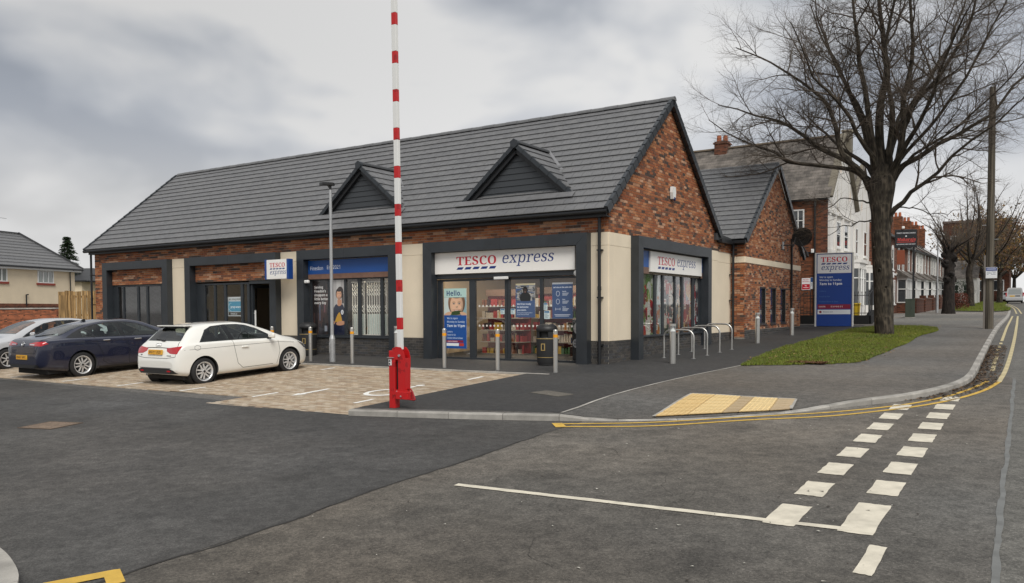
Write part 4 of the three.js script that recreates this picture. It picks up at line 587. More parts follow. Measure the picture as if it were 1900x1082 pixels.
const tint = (hex, k) => { const n = parseInt(hex.slice(1), 16), f = (v) => Math.max(0, Math.min(255, v * k)) | 0; return `rgb(${f(n >> 16)},${f((n >> 8) & 255)},${f(n & 255)})`; };
function face(c, x, y, r, skin, hair) { // a soft photographic portrait head for the printed posters
  const G = (gx, gy, gr, stops) => { const g2 = c.createRadialGradient(gx, gy, 1, gx, gy, gr); stops.forEach(([t, col]) => g2.addColorStop(t, col)); return g2; }, el = (ex, ey, a, b, rot, f) => { c.fillStyle = f; c.beginPath(); c.ellipse(ex, ey, a, b, rot, 0, 7); c.fill(); };
  el(x, y - r * 0.12, r * 1.0, r * 1.22, 0, G(x - r * 0.3, y - r * 0.9, r * 2, [[0, tint(hair, 1.7)], [1, tint(hair, 0.7)]]));
  el(x, y + r * 0.12, r * 0.78, r * 1.06, 0, G(x - r * 0.25, y - r * 0.1, r * 1.5, [[0, tint(skin, 1.1)], [0.5, skin], [1, tint(skin, 0.6)]]));
  el(x, y - r * 0.86, r * 0.74, r * 0.3, 0, tint(hair, 0.9));
  for (const s of [-1, 1]) { el(x + s * r * 0.36, y + r * 0.32, r * 0.22, r * 0.18, 0, tint(skin, 1.06)); el(x + s * r * 0.32, y - r * 0.06, r * 0.17, r * 0.09, 0, tint(skin, 0.78)); el(x + s * r * 0.32, y - r * 0.06, r * 0.12, r * 0.055, 0, '#efe9e4'); el(x + s * r * 0.32, y - r * 0.06, r * 0.065, r * 0.065, 0, '#2a1b14'); c.strokeStyle = tint(hair, 1.1); c.lineWidth = r * 0.035; c.beginPath(); c.ellipse(x + s * r * 0.32, y - r * 0.12, r * 0.2, r * 0.1, 0, Math.PI * 1.15, Math.PI * 1.85); c.stroke(); }
  el(x + r * 0.03, y + r * 0.26, r * 0.12, r * 0.08, 0, tint(skin, 0.8)); el(x - r * 0.02, y + r * 0.05, r * 0.07, r * 0.2, 0, tint(skin, 1.08));
  c.fillStyle = '#a8534a'; c.beginPath(); c.moveTo(x - r * 0.38, y + r * 0.5); c.quadraticCurveTo(x, y + r * 0.6, x + r * 0.38, y + r * 0.5); c.quadraticCurveTo(x, y + r * 0.92, x - r * 0.38, y + r * 0.5); c.fill(); c.fillStyle = '#fbf7f2'; c.beginPath(); c.moveTo(x - r * 0.31, y + r * 0.54); c.quadraticCurveTo(x, y + r * 0.62, x + r * 0.31, y + r * 0.54); c.quadraticCurveTo(x, y + r * 0.76, x - r * 0.31, y + r * 0.54); c.fill();
}
poster('blue and pale poster reading Hello on the left door pane', FX, -5.29, -4.49, 0.32, 2.04, -0.058, canvasTex(400, 860, (c, w, h) => {
  c.fillStyle = '#b9d9d2'; c.fillRect(0, 0, w, h * 0.15); c.fillStyle = '#14386f'; c.font = 'bold 100px sans-serif'; c.fillText('Hello.', 40, 104); c.fillStyle = '#8fb0b6'; c.fillRect(0, 130, w, 250); c.fillStyle = '#cfdcd8'; c.fillRect(0, 130, 120, 250); c.filter = 'blur(2px)'; c.save(); c.beginPath(); c.rect(0, 130, w, 254); c.clip(); face(c, 225, 225, 150, '#dcb394', '#6d5240'); c.restore(); c.fillStyle = '#31491f'; c.beginPath(); c.ellipse(220, 350, 110, 30, -0.1, 0, 7); c.fill(); c.fillStyle = '#d8ad8d'; for (const x of [70, 350]) { c.beginPath(); c.ellipse(x, 365, 70, 26, x < 200 ? -0.3 : 0.3, 0, 7); c.fill(); }
  c.filter = 'none'; c.fillStyle = '#13509c'; c.fillRect(0, 384, w, h - 384); c.fillStyle = '#e8eef6'; c.font = '38px sans-serif'; c.fillText("We're open", 50, 440); c.fillText('Monday to Sunday', 50, 490); c.font = 'bold 52px sans-serif'; c.fillText('7am to 11pm', 50, 552); c.fillStyle = '#0d3f80'; c.fillRect(0, 580, w, 5); c.fillStyle = '#e8eef6'; c.font = '32px sans-serif'; c.fillText('Lottery', 50, 630); c.fillText('Food to Go', 50, 676); c.fillText('Chilled Wine & Beer', 50, 722); c.fillStyle = '#8b1538'; c.fillRect(40, 742, 300, 34); c.fillStyle = '#f2dfe3'; c.font = 'bold 24px sans-serif'; c.fillText('COSTA EXPRESS', 60, 768); c.fillStyle = '#eef1f2'; c.fillRect(40, 784, 220, 40); c.fillStyle = '#c0392b'; c.fillRect(270, 784, 80, 40);
}));
poster('grey blue poster with a photo of a person in a shop on the door', FX, -2.83, -2.21, 1.21, 2.13, -0.058, canvasTex(320, 480, (c, w, h) => { c.fillStyle = '#4a5f86'; c.fillRect(0, 0, w, h); const r = mulberry(4); for (let i = 0; i < 160; i++) { c.fillStyle = ['#8f9092', '#5f6264', '#b3b0aa', '#45474a'][(r() * 4) | 0]; c.fillRect(r() * w, 20 + r() * 210, 20 + r() * 50, 6 + r() * 16); } c.fillStyle = '#c8bfa0'; c.fillRect(0, 0, w, 26); c.fillStyle = '#26282b'; c.beginPath(); c.ellipse(160, 200, 90, 80, 0, 0, 7); c.fill(); face(c, 158, 96, 40, '#3a2c27', '#191817'); c.fillStyle = '#4a5f86'; c.fillRect(0, 250, w, 230); c.fillStyle = '#dfe6f0'; c.font = 'bold 34px sans-serif'; ["We'll be ready", 'to welcome', 'you soon.'].forEach((t, i) => c.fillText(t, 22, 302 + i * 42)); c.font = '18px sans-serif'; c.fillText('Thank you for shopping with us', 22, 420); c.fillText('at your local store today', 22, 444); }));
poster('slate blue safety notice with three white icons on right pane', FX, -1.68, -1.06, 1.18, 2.13, -0.058, canvasTex(320, 490, (c, w, h) => { c.fillStyle = '#455a80'; c.fillRect(0, 0, w, h); c.fillStyle = '#b4b9bd'; c.fillRect(0, 0, w, 22); c.fillStyle = '#e6ebf2'; c.font = 'bold 26px sans-serif'; c.fillText("Let's be on the safe side", 14, 74, 292); c.strokeStyle = '#dfe5ee'; c.lineWidth = 5; [150, 258, 360].forEach((y, i) => { c.beginPath(); if (i === 2) { c.moveTo(54, y); c.lineTo(124, y); c.moveTo(54, y - 18); c.lineTo(54, y + 18); c.moveTo(124, y - 18); c.lineTo(124, y + 18); } else c.ellipse(90, y, 26, 34, 0, 0, 7); c.stroke(); c.font = 'bold 20px sans-serif'; c.fillText(['Hands', 'Face', 'Space'][i], 160, y - 22); for (let k = 0; k < 3; k++) c.fillRect(160, y - 8 + k * 14, 100 - k * 12, 5); }); c.fillRect(34, 434, 250, 6); c.fillRect(50, 452, 210, 6); }));
const notice = (seed) => canvasTex(96, 128, (c, w, h) => { const r = mulberry(seed); c.fillStyle = '#cfe0e2'; c.fillRect(0, 0, w, h); c.fillStyle = '#3f6f9a'; c.fillRect(6, 6, w - 12, 26); c.fillStyle = '#6b7b85'; for (let i = 0; i < 8; i++) c.fillRect(10, 42 + i * 10, 40 + r() * 36, 4); });
poster('small paper notice on right pane beside the slate blue safety poster', FX, -1.93, -1.76, 1.17, 1.39, -0.058, notice(1), 'notice', 'notice');
poster('pale notice stuck above another at left edge of right pane', FX, -1.94, -1.83, 1.41, 1.6, -0.058, notice(2), 'notice', 'notice');
poster('small square notice on the sliding door leaf left of centre', FX, -3.33, -3.19, 1.3, 1.45, -0.058, notice(3), 'notice', 'notice');
poster('small square notice on sliding door beside the person poster', FX, -2.99, -2.86, 1.3, 1.45, -0.058, notice(4), 'notice', 'notice');
poster('light blue letting board behind glass of the unlit second unit', FX, -15.02, -14.22, 1.25, 1.93, -0.13, canvasTex(320, 288, (c, w, h) => { c.fillStyle = '#d9e2e4'; c.fillRect(0, 0, w, h); c.fillStyle = '#2b3a44'; c.font = 'bold 36px sans-serif'; c.fillText('ALL ENQUIRIES', 28, 50, 270); c.fillStyle = '#3f9cc0'; c.fillRect(16, 68, w - 32, 150); c.fillStyle = '#9fd3e6'; c.beginPath(); c.arc(70, 150, 62, 0, 7); c.fill(); c.fillStyle = '#3f9cc0'; c.beginPath(); c.arc(84, 150, 56, 0, 7); c.fill(); c.fillStyle = '#fff'; c.font = 'bold 48px sans-serif'; c.fillText('prop-search', 60, 166, 250); c.fillStyle = '#20262b'; c.fillRect(16, 226, w - 32, 50); c.fillStyle = '#e5edf0'; c.font = 'bold 34px sans-serif'; c.fillText('01933 22', 60, 264); }), 'sign', 'letting_board');
poster('dark window poster with white slogan left of the smiling woman', FX, -10.68, -9.95, 0.66, 2.4, -0.066, canvasTex(360, 860, (c, w, h) => { const r = mulberry(9); c.fillStyle = '#231c1c'; c.fillRect(0, 0, w, h); for (let i = 0; i < 60; i++) { c.fillStyle = ['#31272a', '#3a2f2b', '#1a1719', '#45302c', '#28242c'][(r() * 5) | 0]; c.fillRect(r() * w, r() * h, 20 + r() * 60, 60 + r() * 220); } c.fillStyle = '#5c6478'; c.fillRect(150, 380, 22, 260); c.fillStyle = '#6b4248'; c.fillRect(250, 370, 30, 140); c.fillStyle = '#9aa0aa'; c.fillRect(260, 720, 60, 90); c.fillStyle = '#f0efec'; c.font = 'bold 56px sans-serif'; ['Serving', "Finedon's", 'shoppers a', 'little better', 'every day'].forEach((t, i) => c.fillText(t, 40, 128 + i * 62, 312)); }), 'poster', 'poster');
poster('window poster of a smiling woman in navy shirt holding bananas', FX, -9.86, -9.24, 0.66, 2.4, -0.066, canvasTex(360, 1000, (c, w, h) => { c.fillStyle = '#b9b6b4'; c.fillRect(0, 0, w, h); c.fillStyle = '#cfcdca'; c.fillRect(150, 0, 120, h); c.fillStyle = '#8c8886'; c.fillRect(268, 0, 8, 400); c.fillStyle = '#241713'; c.beginPath(); c.ellipse(238, 235, 88, 112, 0.2, 0, 7); c.fill(); c.fillRect(290, 260, 40, 170); c.fillStyle = '#c9906e'; c.fillRect(170, 360, 110, 130); face(c, 214, 262, 84, '#dba785', '#2a1a15'); c.fillStyle = '#131c38'; c.beginPath(); c.moveTo(30, 1000); c.lineTo(40, 620); c.quadraticCurveTo(70, 470, 150, 440); c.quadraticCurveTo(210, 520, 285, 440); c.quadraticCurveTo(350, 480, 360, 620); c.lineTo(360, 1000); c.fill(); c.fillStyle = '#eef0f0'; c.beginPath(); c.ellipse(290, 590, 34, 44, 0, 0, 7); c.fill(); c.fillStyle = '#27406b'; c.fillRect(282, 566, 14, 50); c.fillStyle = '#d3a02c'; for (let i = 0; i < 5; i++) { c.save(); c.translate(160 + i * 22, 690); c.rotate(0.5 - i * 0.2); c.beginPath(); c.ellipse(0, 0, 22, 100, 0, 0, 7); c.fill(); c.restore(); } c.fillStyle = '#d09a78'; c.beginPath(); c.ellipse(250, 790, 120, 40, -0.1, 0, 7); c.fill(); c.beginPath(); c.ellipse(30, 770, 70, 44, 0.3, 0, 7); c.fill(); }));
{ // round stickers on the glass, in two rows per pane
  for (const [a, b] of [[-4.1, -3.2], [-2.96, -2.08], [-1.9, -0.96]]) for (const h of [1.53, 0.98]) { const G = [], n = Math.floor((b - a) / 0.125); for (let i = 0; i < n; i++) G.push(new THREE.CircleGeometry(0.03, 14).translate(a + 0.06 + i * 0.125, h, -0.058)); part('glass_dots', G, M([0.75, 0.72, 0.66], 0.6, 0, { side: THREE.DoubleSide }), bayD); }
}
{ // lattice security gates behind the window
  const mk = (x0, x1, label) => {
    const w = x1 - x0, s = thing('security_gate', label, 'security gate', [x0, 0.66, -0.32], 0, 'white lattice gates behind the shuttered window'), n = Math.max(2, Math.round(w / 0.1)), st = w / n, up = [], lat = [];
    for (let i = 0; i <= n; i++) up.push(bx(i * st - 0.009, i * st + 0.009, 0, 1.66, -0.012, 0.006));
    for (let i = 0; i < n; i++) for (const [a, b] of [[1.22, 1.34], [1.34, 1.46], [1.46, 1.22 + 0.36], [0.7, 0.82], [0.82, 0.94]]) { lat.push(rod(V(i * st, a, 0.012), V((i + 1) * st, b, 0.012), 0.009, 5), rod(V(i * st, b, 0.018), V((i + 1) * st, a, 0.018), 0.009, 5)); }
    part('upright', up, M([0.78, 0.78, 0.72], 0.5), s); part('lattice_bar', lat, M([0.8, 0.8, 0.74], 0.5), s); part('rail', [bx(-0.03, w + 0.03, 1.64, 1.68, -0.03, 0.03), bx(-0.03, w + 0.03, -0.02, 0.02, -0.03, 0.03)], M([0.78, 0.78, 0.72], 0.5), s); part('kick_panel', bx(0, w, 0.03, 0.66, -0.05, -0.04), M([0.62, 0.7, 0.66], 0.5), s);
  };
  mk(-9.15, -8.66, 'narrow white lattice gate behind pane right of the smiling woman'); mk(-8.53, -7.72, 'widest white lattice security gate, middle of the three'); mk(-7.6, -7.22, 'narrow white lattice gate at right end of the shuttered window');
}
{ // shelves of goods inside
  const r = mulberry(21), cols = [[0.3, 0.03, 0.03], [0.42, 0.28, 0.05], [0.4, 0.36, 0.3], [0.04, 0.08, 0.18], [0.06, 0.14, 0.06], [0.2, 0.08, 0.04], [0.5, 0.46, 0.4], [0.05, 0.025, 0.025], [0.35, 0.15, 0.04]];
  const unit = (name, label, x0, x1, z, H, pick, turn = 0) => { const w = (x1 - x0) / 2, s = thing(name, label, 'shelving', [(x0 + x1) / 2, 0, z], turn, 'goods shelves inside the shop'); part('back_panel', bx(-w, w, 0, H, -0.24, -0.2), M([0.3, 0.03, 0.03], 0.6), s); const n = Math.round(H / 0.36); for (let k = 0; k < n; k++) { const y = 0.1 + k * 0.36; part('shelf', bx(-w, w, y - 0.03, y, -0.2, 0.2), M([0.28, 0.25, 0.22], 0.5), s); const G = []; for (let x = -w + 0.03; x < w - 0.08;) { const pw = 0.035 + r() * 0.07, ph = 0.1 + r() * 0.17, c = cols[pick[(r() * pick.length) | 0]]; const cnt = 1 + (r() * 3 | 0); for (let q = 0; q < cnt && x < w - 0.08; q++) { G.push(paint(r() < 0.4 ? cyl(pw * 0.4, pw * 0.38, y, y + ph, x + pw / 2, 0.1, 8) : bx(x, x + pw - 0.006, y, y + ph, -0.12, 0.16), c)); x += pw; } } part('goods', G, M([1, 1, 1], 0.45, 0, { vertexColors: true }), s); } if (H > 1.8) part('header', bx(-w, w, H, H + 0.2, -0.22, -0.1), M([0.16, 0.1, 0.07], 0.5), s); };
  unit('goods_shelf', 'red shelving of bottles seen through the left sliding door', -5.3, -3.75, -2.1, 1.85, [0, 0, 1, 2, 5, 7]);
  unit('goods_shelf', 'shelving of packets seen through the middle of the doors', -3.7, -2.05, -2.5, 1.9, [0, 1, 2, 4, 6, 8]);
  unit('goods_shelf', 'shelving of mixed goods seen behind the safety notice', -2.0, -0.5, -1.7, 1.9, [0, 1, 4, 5, 6, 7, 3]);
  unit('goods_shelf', 'long wall of shelves at the back of the shop', -6.1, -0.6, -7.4, 2.1, [0, 1, 2, 3, 4, 5, 6, 8]);
  const b = thing('banana_basket', 'basket of yellow bananas just inside the doors', 'basket', [-2.25, 0, -0.9]); part('basket', lathe([[0.02, 0.0], [0.2, 0.02], [0.24, 0.55], [0.26, 0.55], [0.26, 0.6], [0.22, 0.6], [0.2, 0.1]], 18), M([0.05, 0.06, 0.05], 0.6), b); const ban = []; for (let i = 0; i < 9; i++) { const a = i * 0.7; ban.push(tube([V(Math.cos(a) * 0.04, 0.62, Math.sin(a) * 0.04), V(Math.cos(a) * 0.16, 0.72 + (i % 3) * 0.04, Math.sin(a) * 0.16), V(Math.cos(a) * 0.22, 0.62, Math.sin(a) * 0.22)], 0.026, 6, 6)); } part('bananas', ban, M([0.75, 0.5, 0.05], 0.5), b);
  const l = thing('lottery_stand', 'black lottery stand with round grey signs behind the right pane', 'display stand', [-1.08, 0, -0.42]); part('board', rb(-0.2, 0.2, 0.0, 1.15, -0.05, 0, 0.02), X.black, l);
  const disc = (x, y, rr, t) => part('disc', [new THREE.CircleGeometry(rr, 24).translate(x, y, 0.004)], M([0.9, 0.9, 0.9], 0.5, 0, { map: canvasTex(96, 96, (c) => { c.fillStyle = '#a8abb0'; c.fillRect(0, 0, 96, 96); c.fillStyle = '#15171c'; c.font = 'bold 26px sans-serif'; t.forEach((q, i) => c.fillText(q, 14, 46 + i * 28)); if (!t.length) { c.lineWidth = 5; c.strokeStyle = '#23262c'; c.beginPath(); c.arc(48, 40, 20, 0, 5); c.stroke(); } }) }), l);
  disc(0.02, 0.92, 0.18, []); disc(-0.06, 0.52, 0.125, ['PLAY', 'NOW']); disc(0.08, 0.28, 0.075, []);
}
{ // cameras and alarm box
  const a = thing('security_camera', 'small white camera at top left of the shuttered window', 'camera', [-10.72, 2.36, 0.1]); part('housing', [new RoundedBoxGeometry(0.2, 0.11, 0.11, 3, 0.04).translate(0.02, 0, 0.06)], X.white, a); part('bracket', rod(V(-0.05, 0.0, 0), V(0, 0, 0.05), 0.02), X.white, a);
  const b = thing('alarm_box', 'white alarm box high on the brick gable', 'alarm box', [0.0, 4.85, -4.15]); part('cover', prism([[-0.13, 0.0], [-0.09, -0.2], [0.09, -0.2], [0.13, 0.0], [0.1, 0.16], [-0.1, 0.16]], 0.09).rotateY(Math.PI / 2).translate(0.02, 0, 0), X.white, b); part('lens', new THREE.SphereGeometry(0.06, 14, 10).scale(0.6, 1, 1).translate(0.11, -0.2, 0), M([0.02, 0.03, 0.1], 0.2), b); part('back_plate', bx(0, 0.02, -0.2, 0.16, -0.12, 0.12), X.plastic, b);
  const d = thing('satellite_dish', 'black satellite dish on a bracket on the wing gable', 'satellite dish', [0.5, 3.95, -15.0]);
  part('dish', [new THREE.SphereGeometry(0.95, 28, 10, 0, Math.PI * 2, 0, 0.43).scale(1, 0.7, 1).translate(0, -0.62, 0).rotateX(-1.15).rotateY(0.42).translate(0.62, 0.35, -0.25)], M([0.012, 0.012, 0.014], 0.5, 0, { side: THREE.DoubleSide }), d); part('arm', [rod(V(0, 0, 0.3), V(0.35, 0.02, 0.05), 0.025), rod(V(0.35, -0.05, 0.05), V(0.4, 0.35, -0.1), 0.025), rod(V(0.55, 0.25, 0.0), V(0.95, -0.35, 0.35), 0.025), rod(V(0.62, 0.4, -0.1), V(0.6, 0.1, -0.6), 0.02)], X.plastic, d); part('wall_plate', rb(0, 0.03, -0.15, 0.15, 0.2, 0.4, 0.005), X.galv, d); part('receiver', rod(V(0.93, -0.3, 0.33), V(1.0, -0.5, 0.42), 0.05, 10), X.plastic, d);
  const e = thing('round_sensor', 'white round sensor in right top corner of the entrance', 'sensor', [-0.9, 2.36, 0.03]); part('cover', new THREE.SphereGeometry(0.075, 18, 12).scale(1, 1, 0.5), X.white, e); part('base_ring', new THREE.TorusGeometry(0.07, 0.012, 8, 20), X.white, e);
}
// ---------------------------------------------------------------- street furniture near the shop
{ // plain steel bollards with an orange band
  const make = () => { const s = thing('steel_bollard', '', 'bollard', [0, 0, 0], 0, 'steel bollards with orange band in front of the shop'); part('post', [cyl(0.052, 0.052, -0.1, 0.985, 0, 0, 24), cyl(0.052, 0.044, 0.985, 1.0, 0, 0, 24)], X.steel, s); part('reflective_band', cyl(0.0545, 0.0545, 0.82, 0.89, 0, 0, 24), M([0.85, 0.36, 0.01], 0.4), s); return s; };
  const L = [[-0.31, 2.16, 'steel bollard with orange band right of the doors, before the bin'], [-1.89, 2.23, 'steel bollard with orange band before the middle of the doors'], [-3.56, 2.18, 'steel bollard with orange band before the Hello poster'], [-6.87, 2.08, 'steel bollard with orange band before the lattice gates'], [-8.6, 2.0, 'steel bollard with orange band before the bin left of the lamp post'], [-10.26, 1.98, 'steel bollard with orange band farthest left, beyond the white car bonnet']];
  let first; for (const [x, z, l] of L) { if (!first) { first = make(); first.position.set(x, g(z), z); first.userData.label = l; } else copyOf(first, l, [x, g(z), z]); }
}
{ // bollard lights
  const make = () => { const s = thing('bollard_light', '', 'bollard light', [0, 0, 0], 0, 'bollard lights round the shop'); part('post', cyl(0.075, 0.075, -0.1, 0.8, 0, 0, 24), X.steel, s); part('collar', cyl(0.085, 0.085, 0.8, 0.815, 0, 0, 24), X.galv, s); part('reflector', lathe([[0.078, 0.815], [0.05, 0.85], [0.028, 0.9], [0.02, 0.95]], 20), X.white, s); part('lens', [cyl(0.074, 0.074, 0.815, 0.94, 0, 0, 24, true)], MP([0.9, 0.92, 0.92], 0.05, { transmission: 0.9, thickness: 0 }), s); part('cap', cyl(0.08, 0.08, 0.94, 1.0, 0, 0, 24), X.steel, s); part('strut', [0, 1, 2].map((i) => rod(V(Math.cos(i * 2.1) * 0.073, 0.815, Math.sin(i * 2.1) * 0.073), V(Math.cos(i * 2.1) * 0.073, 0.94, Math.sin(i * 2.1) * 0.073), 0.006, 5)), X.galv, s); return s; };
  const L = [[1.42, -0.75, 'bollard light beside the nearest cycle hoop at the gable'], [1.45, -8.0, 'bollard light beyond the cycle hoops before the wing windows'], [1.5, -12.2, 'bollard light at far end of the wing near the totem'], [-6.0, 1.2, 'bollard light half hidden behind the raised barrier']];
  let first; for (const [x, z, l] of L) { if (!first) { first = make(); first.position.set(x, g(z), z); first.userData.label = l; } else copyOf(first, l, [x, g(z), z]); }
}
{ // cycle hoops
  const make = () => { const s = thing('cycle_hoop', '', 'cycle stand', [0, 0, 0], 0, 'steel cycle hoops beside the gable'), w = 0.42, h = 0.76, r = 0.2, P = [V(-w, -0.1, 0), V(-w, 0.3, 0), V(-w, h - r, 0)]; for (let i = 1; i <= 5; i++) { const a = Math.PI - (i / 5) * Math.PI / 2; P.push(V(-w + r + Math.cos(a) * r, h - r + Math.sin(a) * r, 0)); } for (let i = 0; i <= 5; i++) { const a = Math.PI / 2 - (i / 5) * Math.PI / 2; P.push(V(w - r + Math.cos(a) * r, h - r + Math.sin(a) * r, 0)); } P.push(V(w, 0.3, 0), V(w, -0.1, 0)); part('hoop', tube(P, 0.025, 64, 10), X.steel, s); part('foot_plate', [-w, w].map((x) => cyl(0.06, 0.06, -0.01, 0.008, x, 0, 14)), X.galv, s); return s; };
  const L = [[-2.15, 'cycle hoop nearest the camera, behind the bollard light'], [-3.2, 'second cycle hoop from the bollard light'], [-4.25, 'third cycle hoop from the bollard light'], [-5.35, 'cycle hoop farthest from the camera along the gable']];
  let first; for (const [z, l] of L) { if (!first) { first = make(); first.position.set(1.03, g(z), z); first.userData.label = l; } else copyOf(first, l, [1.03, g(z), z]); }
}
{ // litter bins
  const make = () => { const s = thing('litter_bin', '', 'litter bin', [0, 0, 0], 0, 'black litter bins in front of the shop'); part('body', lathe([[0, 0], [0.235, 0], [0.24, 0.02], [0.235, 0.06], [0.255, 0.08], [0.265, 0.4], [0.27, 0.68], [0.262, 0.7], [0.25, 0.71]], 32), X.plastic, s);
    for (let i = 0; i < 4; i++) part('opening_post', bx(-0.07, 0.07, 0.7, 0.9, -0.01, 0.01).translate(0, 0, 0.245).rotateY(i * Math.PI / 2 + 0.78), X.plastic, s); part('inner_liner', cyl(0.2, 0.2, 0.5, 0.88, 0, 0, 24), X.blackMatt, s); part('lid', lathe([[0.24, 0.86], [0.272, 0.87], [0.275, 0.93], [0.25, 1.0], [0.16, 1.05], [0, 1.065]], 32), X.plastic, s);
    const gold = M([0.5, 0.36, 0.14], 0.45, 0.4); part('gold_band', [cyl(0.2725, 0.2725, 0.675, 0.69, 0, 0, 32, true), cyl(0.262, 0.262, 0.2, 0.212, 0, 0, 32, true)], gold, s);
    part('plaque', [bx(-0.055, 0.055, 0.38, 0.56, 0.262, 0.272)], gold, s); part('plaque_symbol', [bx(-0.03, 0.03, 0.4, 0.54, 0.272, 0.275)], X.black, s); return s; };
  const a = make(); a.position.set(-1.43, g(0.65), 0.65); a.rotation.y = 0.15; a.userData.label = 'black litter bin with gold bands right of the sliding doors'; copyOf(a, 'black litter bin with gold bands left of the lamp post', [-10.3, g(0.5), 0.5], 0.3);
}
{ // lamp post
  const s = thing('lamp_post', 'slim grey car park lamp post with dark flat lantern', 'lamp post', [-7.82, g(1.9), 1.9]), h = 4.95; part('base', [cyl(0.085, 0.085, -0.1, 0.66, 0, 0, 20), cyl(0.085, 0.05, 0.66, 0.78, 0, 0, 20)], X.galv, s); part('pole', cyl(0.05, 0.042, 0.78, h - 0.05, 0, 0, 18), X.galv, s); part('base_door', rb(-0.04, 0.04, 0.25, 0.55, 0.07, 0.09, 0.005), X.galv, s); part('spigot', cyl(0.035, 0.038, h - 0.06, h + 0.1, 0, 0, 14), X.plastic, s);
  const sh = new THREE.Shape([[-0.42, 0.0], [-0.2, 0.1], [0.05, 0.1], [0.1, 0.0], [0.05, -0.1], [-0.2, -0.1]].map(([x, y]) => new THREE.Vector2(x, y))), head = new THREE.ExtrudeGeometry(sh, { depth: 0.05, bevelEnabled: true, bevelSize: 0.015, bevelThickness: 0.02, bevelSegments: 2 }).rotateX(-Math.PI / 2).rotateZ(-0.1).translate(0, h + 0.09, 0); part('lantern', head, X.plastic, s); part('lantern_neck', new THREE.ConeGeometry(0.1, 0.14, 12).rotateX(Math.PI).translate(-0.05, h + 0.07, 0), X.plastic, s);
}
{ // barrier
  const z0 = 8.05, s = thing('raised_barrier', 'red barrier post with its red and white arm raised', 'barrier', [-0.1, g(z0), z0], 0.04);
  part('post', rb(-0.068, 0.062, -0.1, 0.98, -0.065, 0.069, 0.012), X.redPaint, s);
  const side = (z) => { const sh = prism([[-0.02, 0.22], [0.24, 0.22], [0.25, 0.86], [0.22, 0.97], [0.16, 1.04], [0.06, 1.05], [-0.02, 1.02]], 0.008); return sh.translate(0.04, 0, z); };
  part('side_plate', side(-0.075), X.redPaint, s); { const sh = new THREE.Shape([[-0.02, 0.22], [0.24, 0.22], [0.25, 0.86], [0.22, 0.97], [0.16, 1.04], [0.06, 1.05], [-0.02, 1.02]].map(([x, y]) => new THREE.Vector2(x, y))), ho = new THREE.Path([[0.04, 0.32], [0.04, 0.83], [0.1, 0.83], [0.1, 0.32]].map(([x, y]) => new THREE.Vector2(x, y))); sh.holes.push(ho); part('side_plate', new THREE.ExtrudeGeometry(sh, { depth: 0.008, bevelEnabled: false }).translate(0.04, 0, 0.07), X.redPaint, s); }
  part('back_plate', bx(0.27, 0.285, 0.25, 0.86, -0.066, 0.069), X.redPaint, s); part('counterweight', bx(0.09, 0.2, 0.3, 0.8, -0.04, 0.045), X.blackMatt, s); part('pivot_bolt', [cyl(0.022, 0.022, 0.07, 0.095, 0, 0, 8).rotateX(Math.PI / 2).translate(0.17, 0.9, 0), cyl(0.012, 0.012, 0.07, 0.088, 0, 0, 6).rotateX(Math.PI / 2).translate(0.11, 0.29, 0)], X.galv, s);
  part('lock_box', rb(0.1, 0.37, 0.16, 0.29, -0.05, 0.11, 0.01), X.redPaint, s); part('lock_bolt', cyl(0.014, 0.014, 0.11, 0.12, 0, 0, 8).rotateX(Math.PI / 2).translate(0.22, 0.215, 0), X.galv, s); part('handle', tube([V(0.28, 0.33, 0.0), V(0.36, 0.33, 0.02), V(0.43, 0.27, 0.05), V(0.49, 0.19, 0.08), V(0.51, 0.17, 0.1), V(0.36, 0.17, 0.1)], 0.013, 30, 8), M([0.3, 0.006, 0.01], 0.4), s);
  part('label_plate', bx(-0.062, 0.0, 0.73, 0.84, 0.069, 0.079), M([0.75, 0.72, 0.72], 0.5), s); part('label_print', [bx(-0.055, -0.03, 0.74, 0.77, 0.079, 0.0805), prism([[-0.06, 0.79], [-0.02, 0.79], [-0.04, 0.83]], 0.0015).translate(0, 0, 0.079)], X.blackMatt, s);
  part('latch_plate', bx(-0.085, 0.06, 0.86, 0.868, -0.08, 0.1), X.galv, s);
  // arm: a box tube in bands
  const y0 = 1.0, arm = new THREE.Group(); arm.name = 'arm'; s.add(arm); arm.position.set(0.135, y0, 0); arm.rotation.z = 0.0105;
  let y = 0; const seq = [[0.34, 0], [0.2, 1]]; for (let i = 0; i < 9; i++) seq.push([0.44, 0], [0.2, 1]); for (const [l, red] of seq) { part('arm_band', rb(-0.045, 0.045, y, y + l - 0.0005, -0.035, 0.035, 0.006, 1), red ? X.redPaint : X.white, arm); y += l; }
}
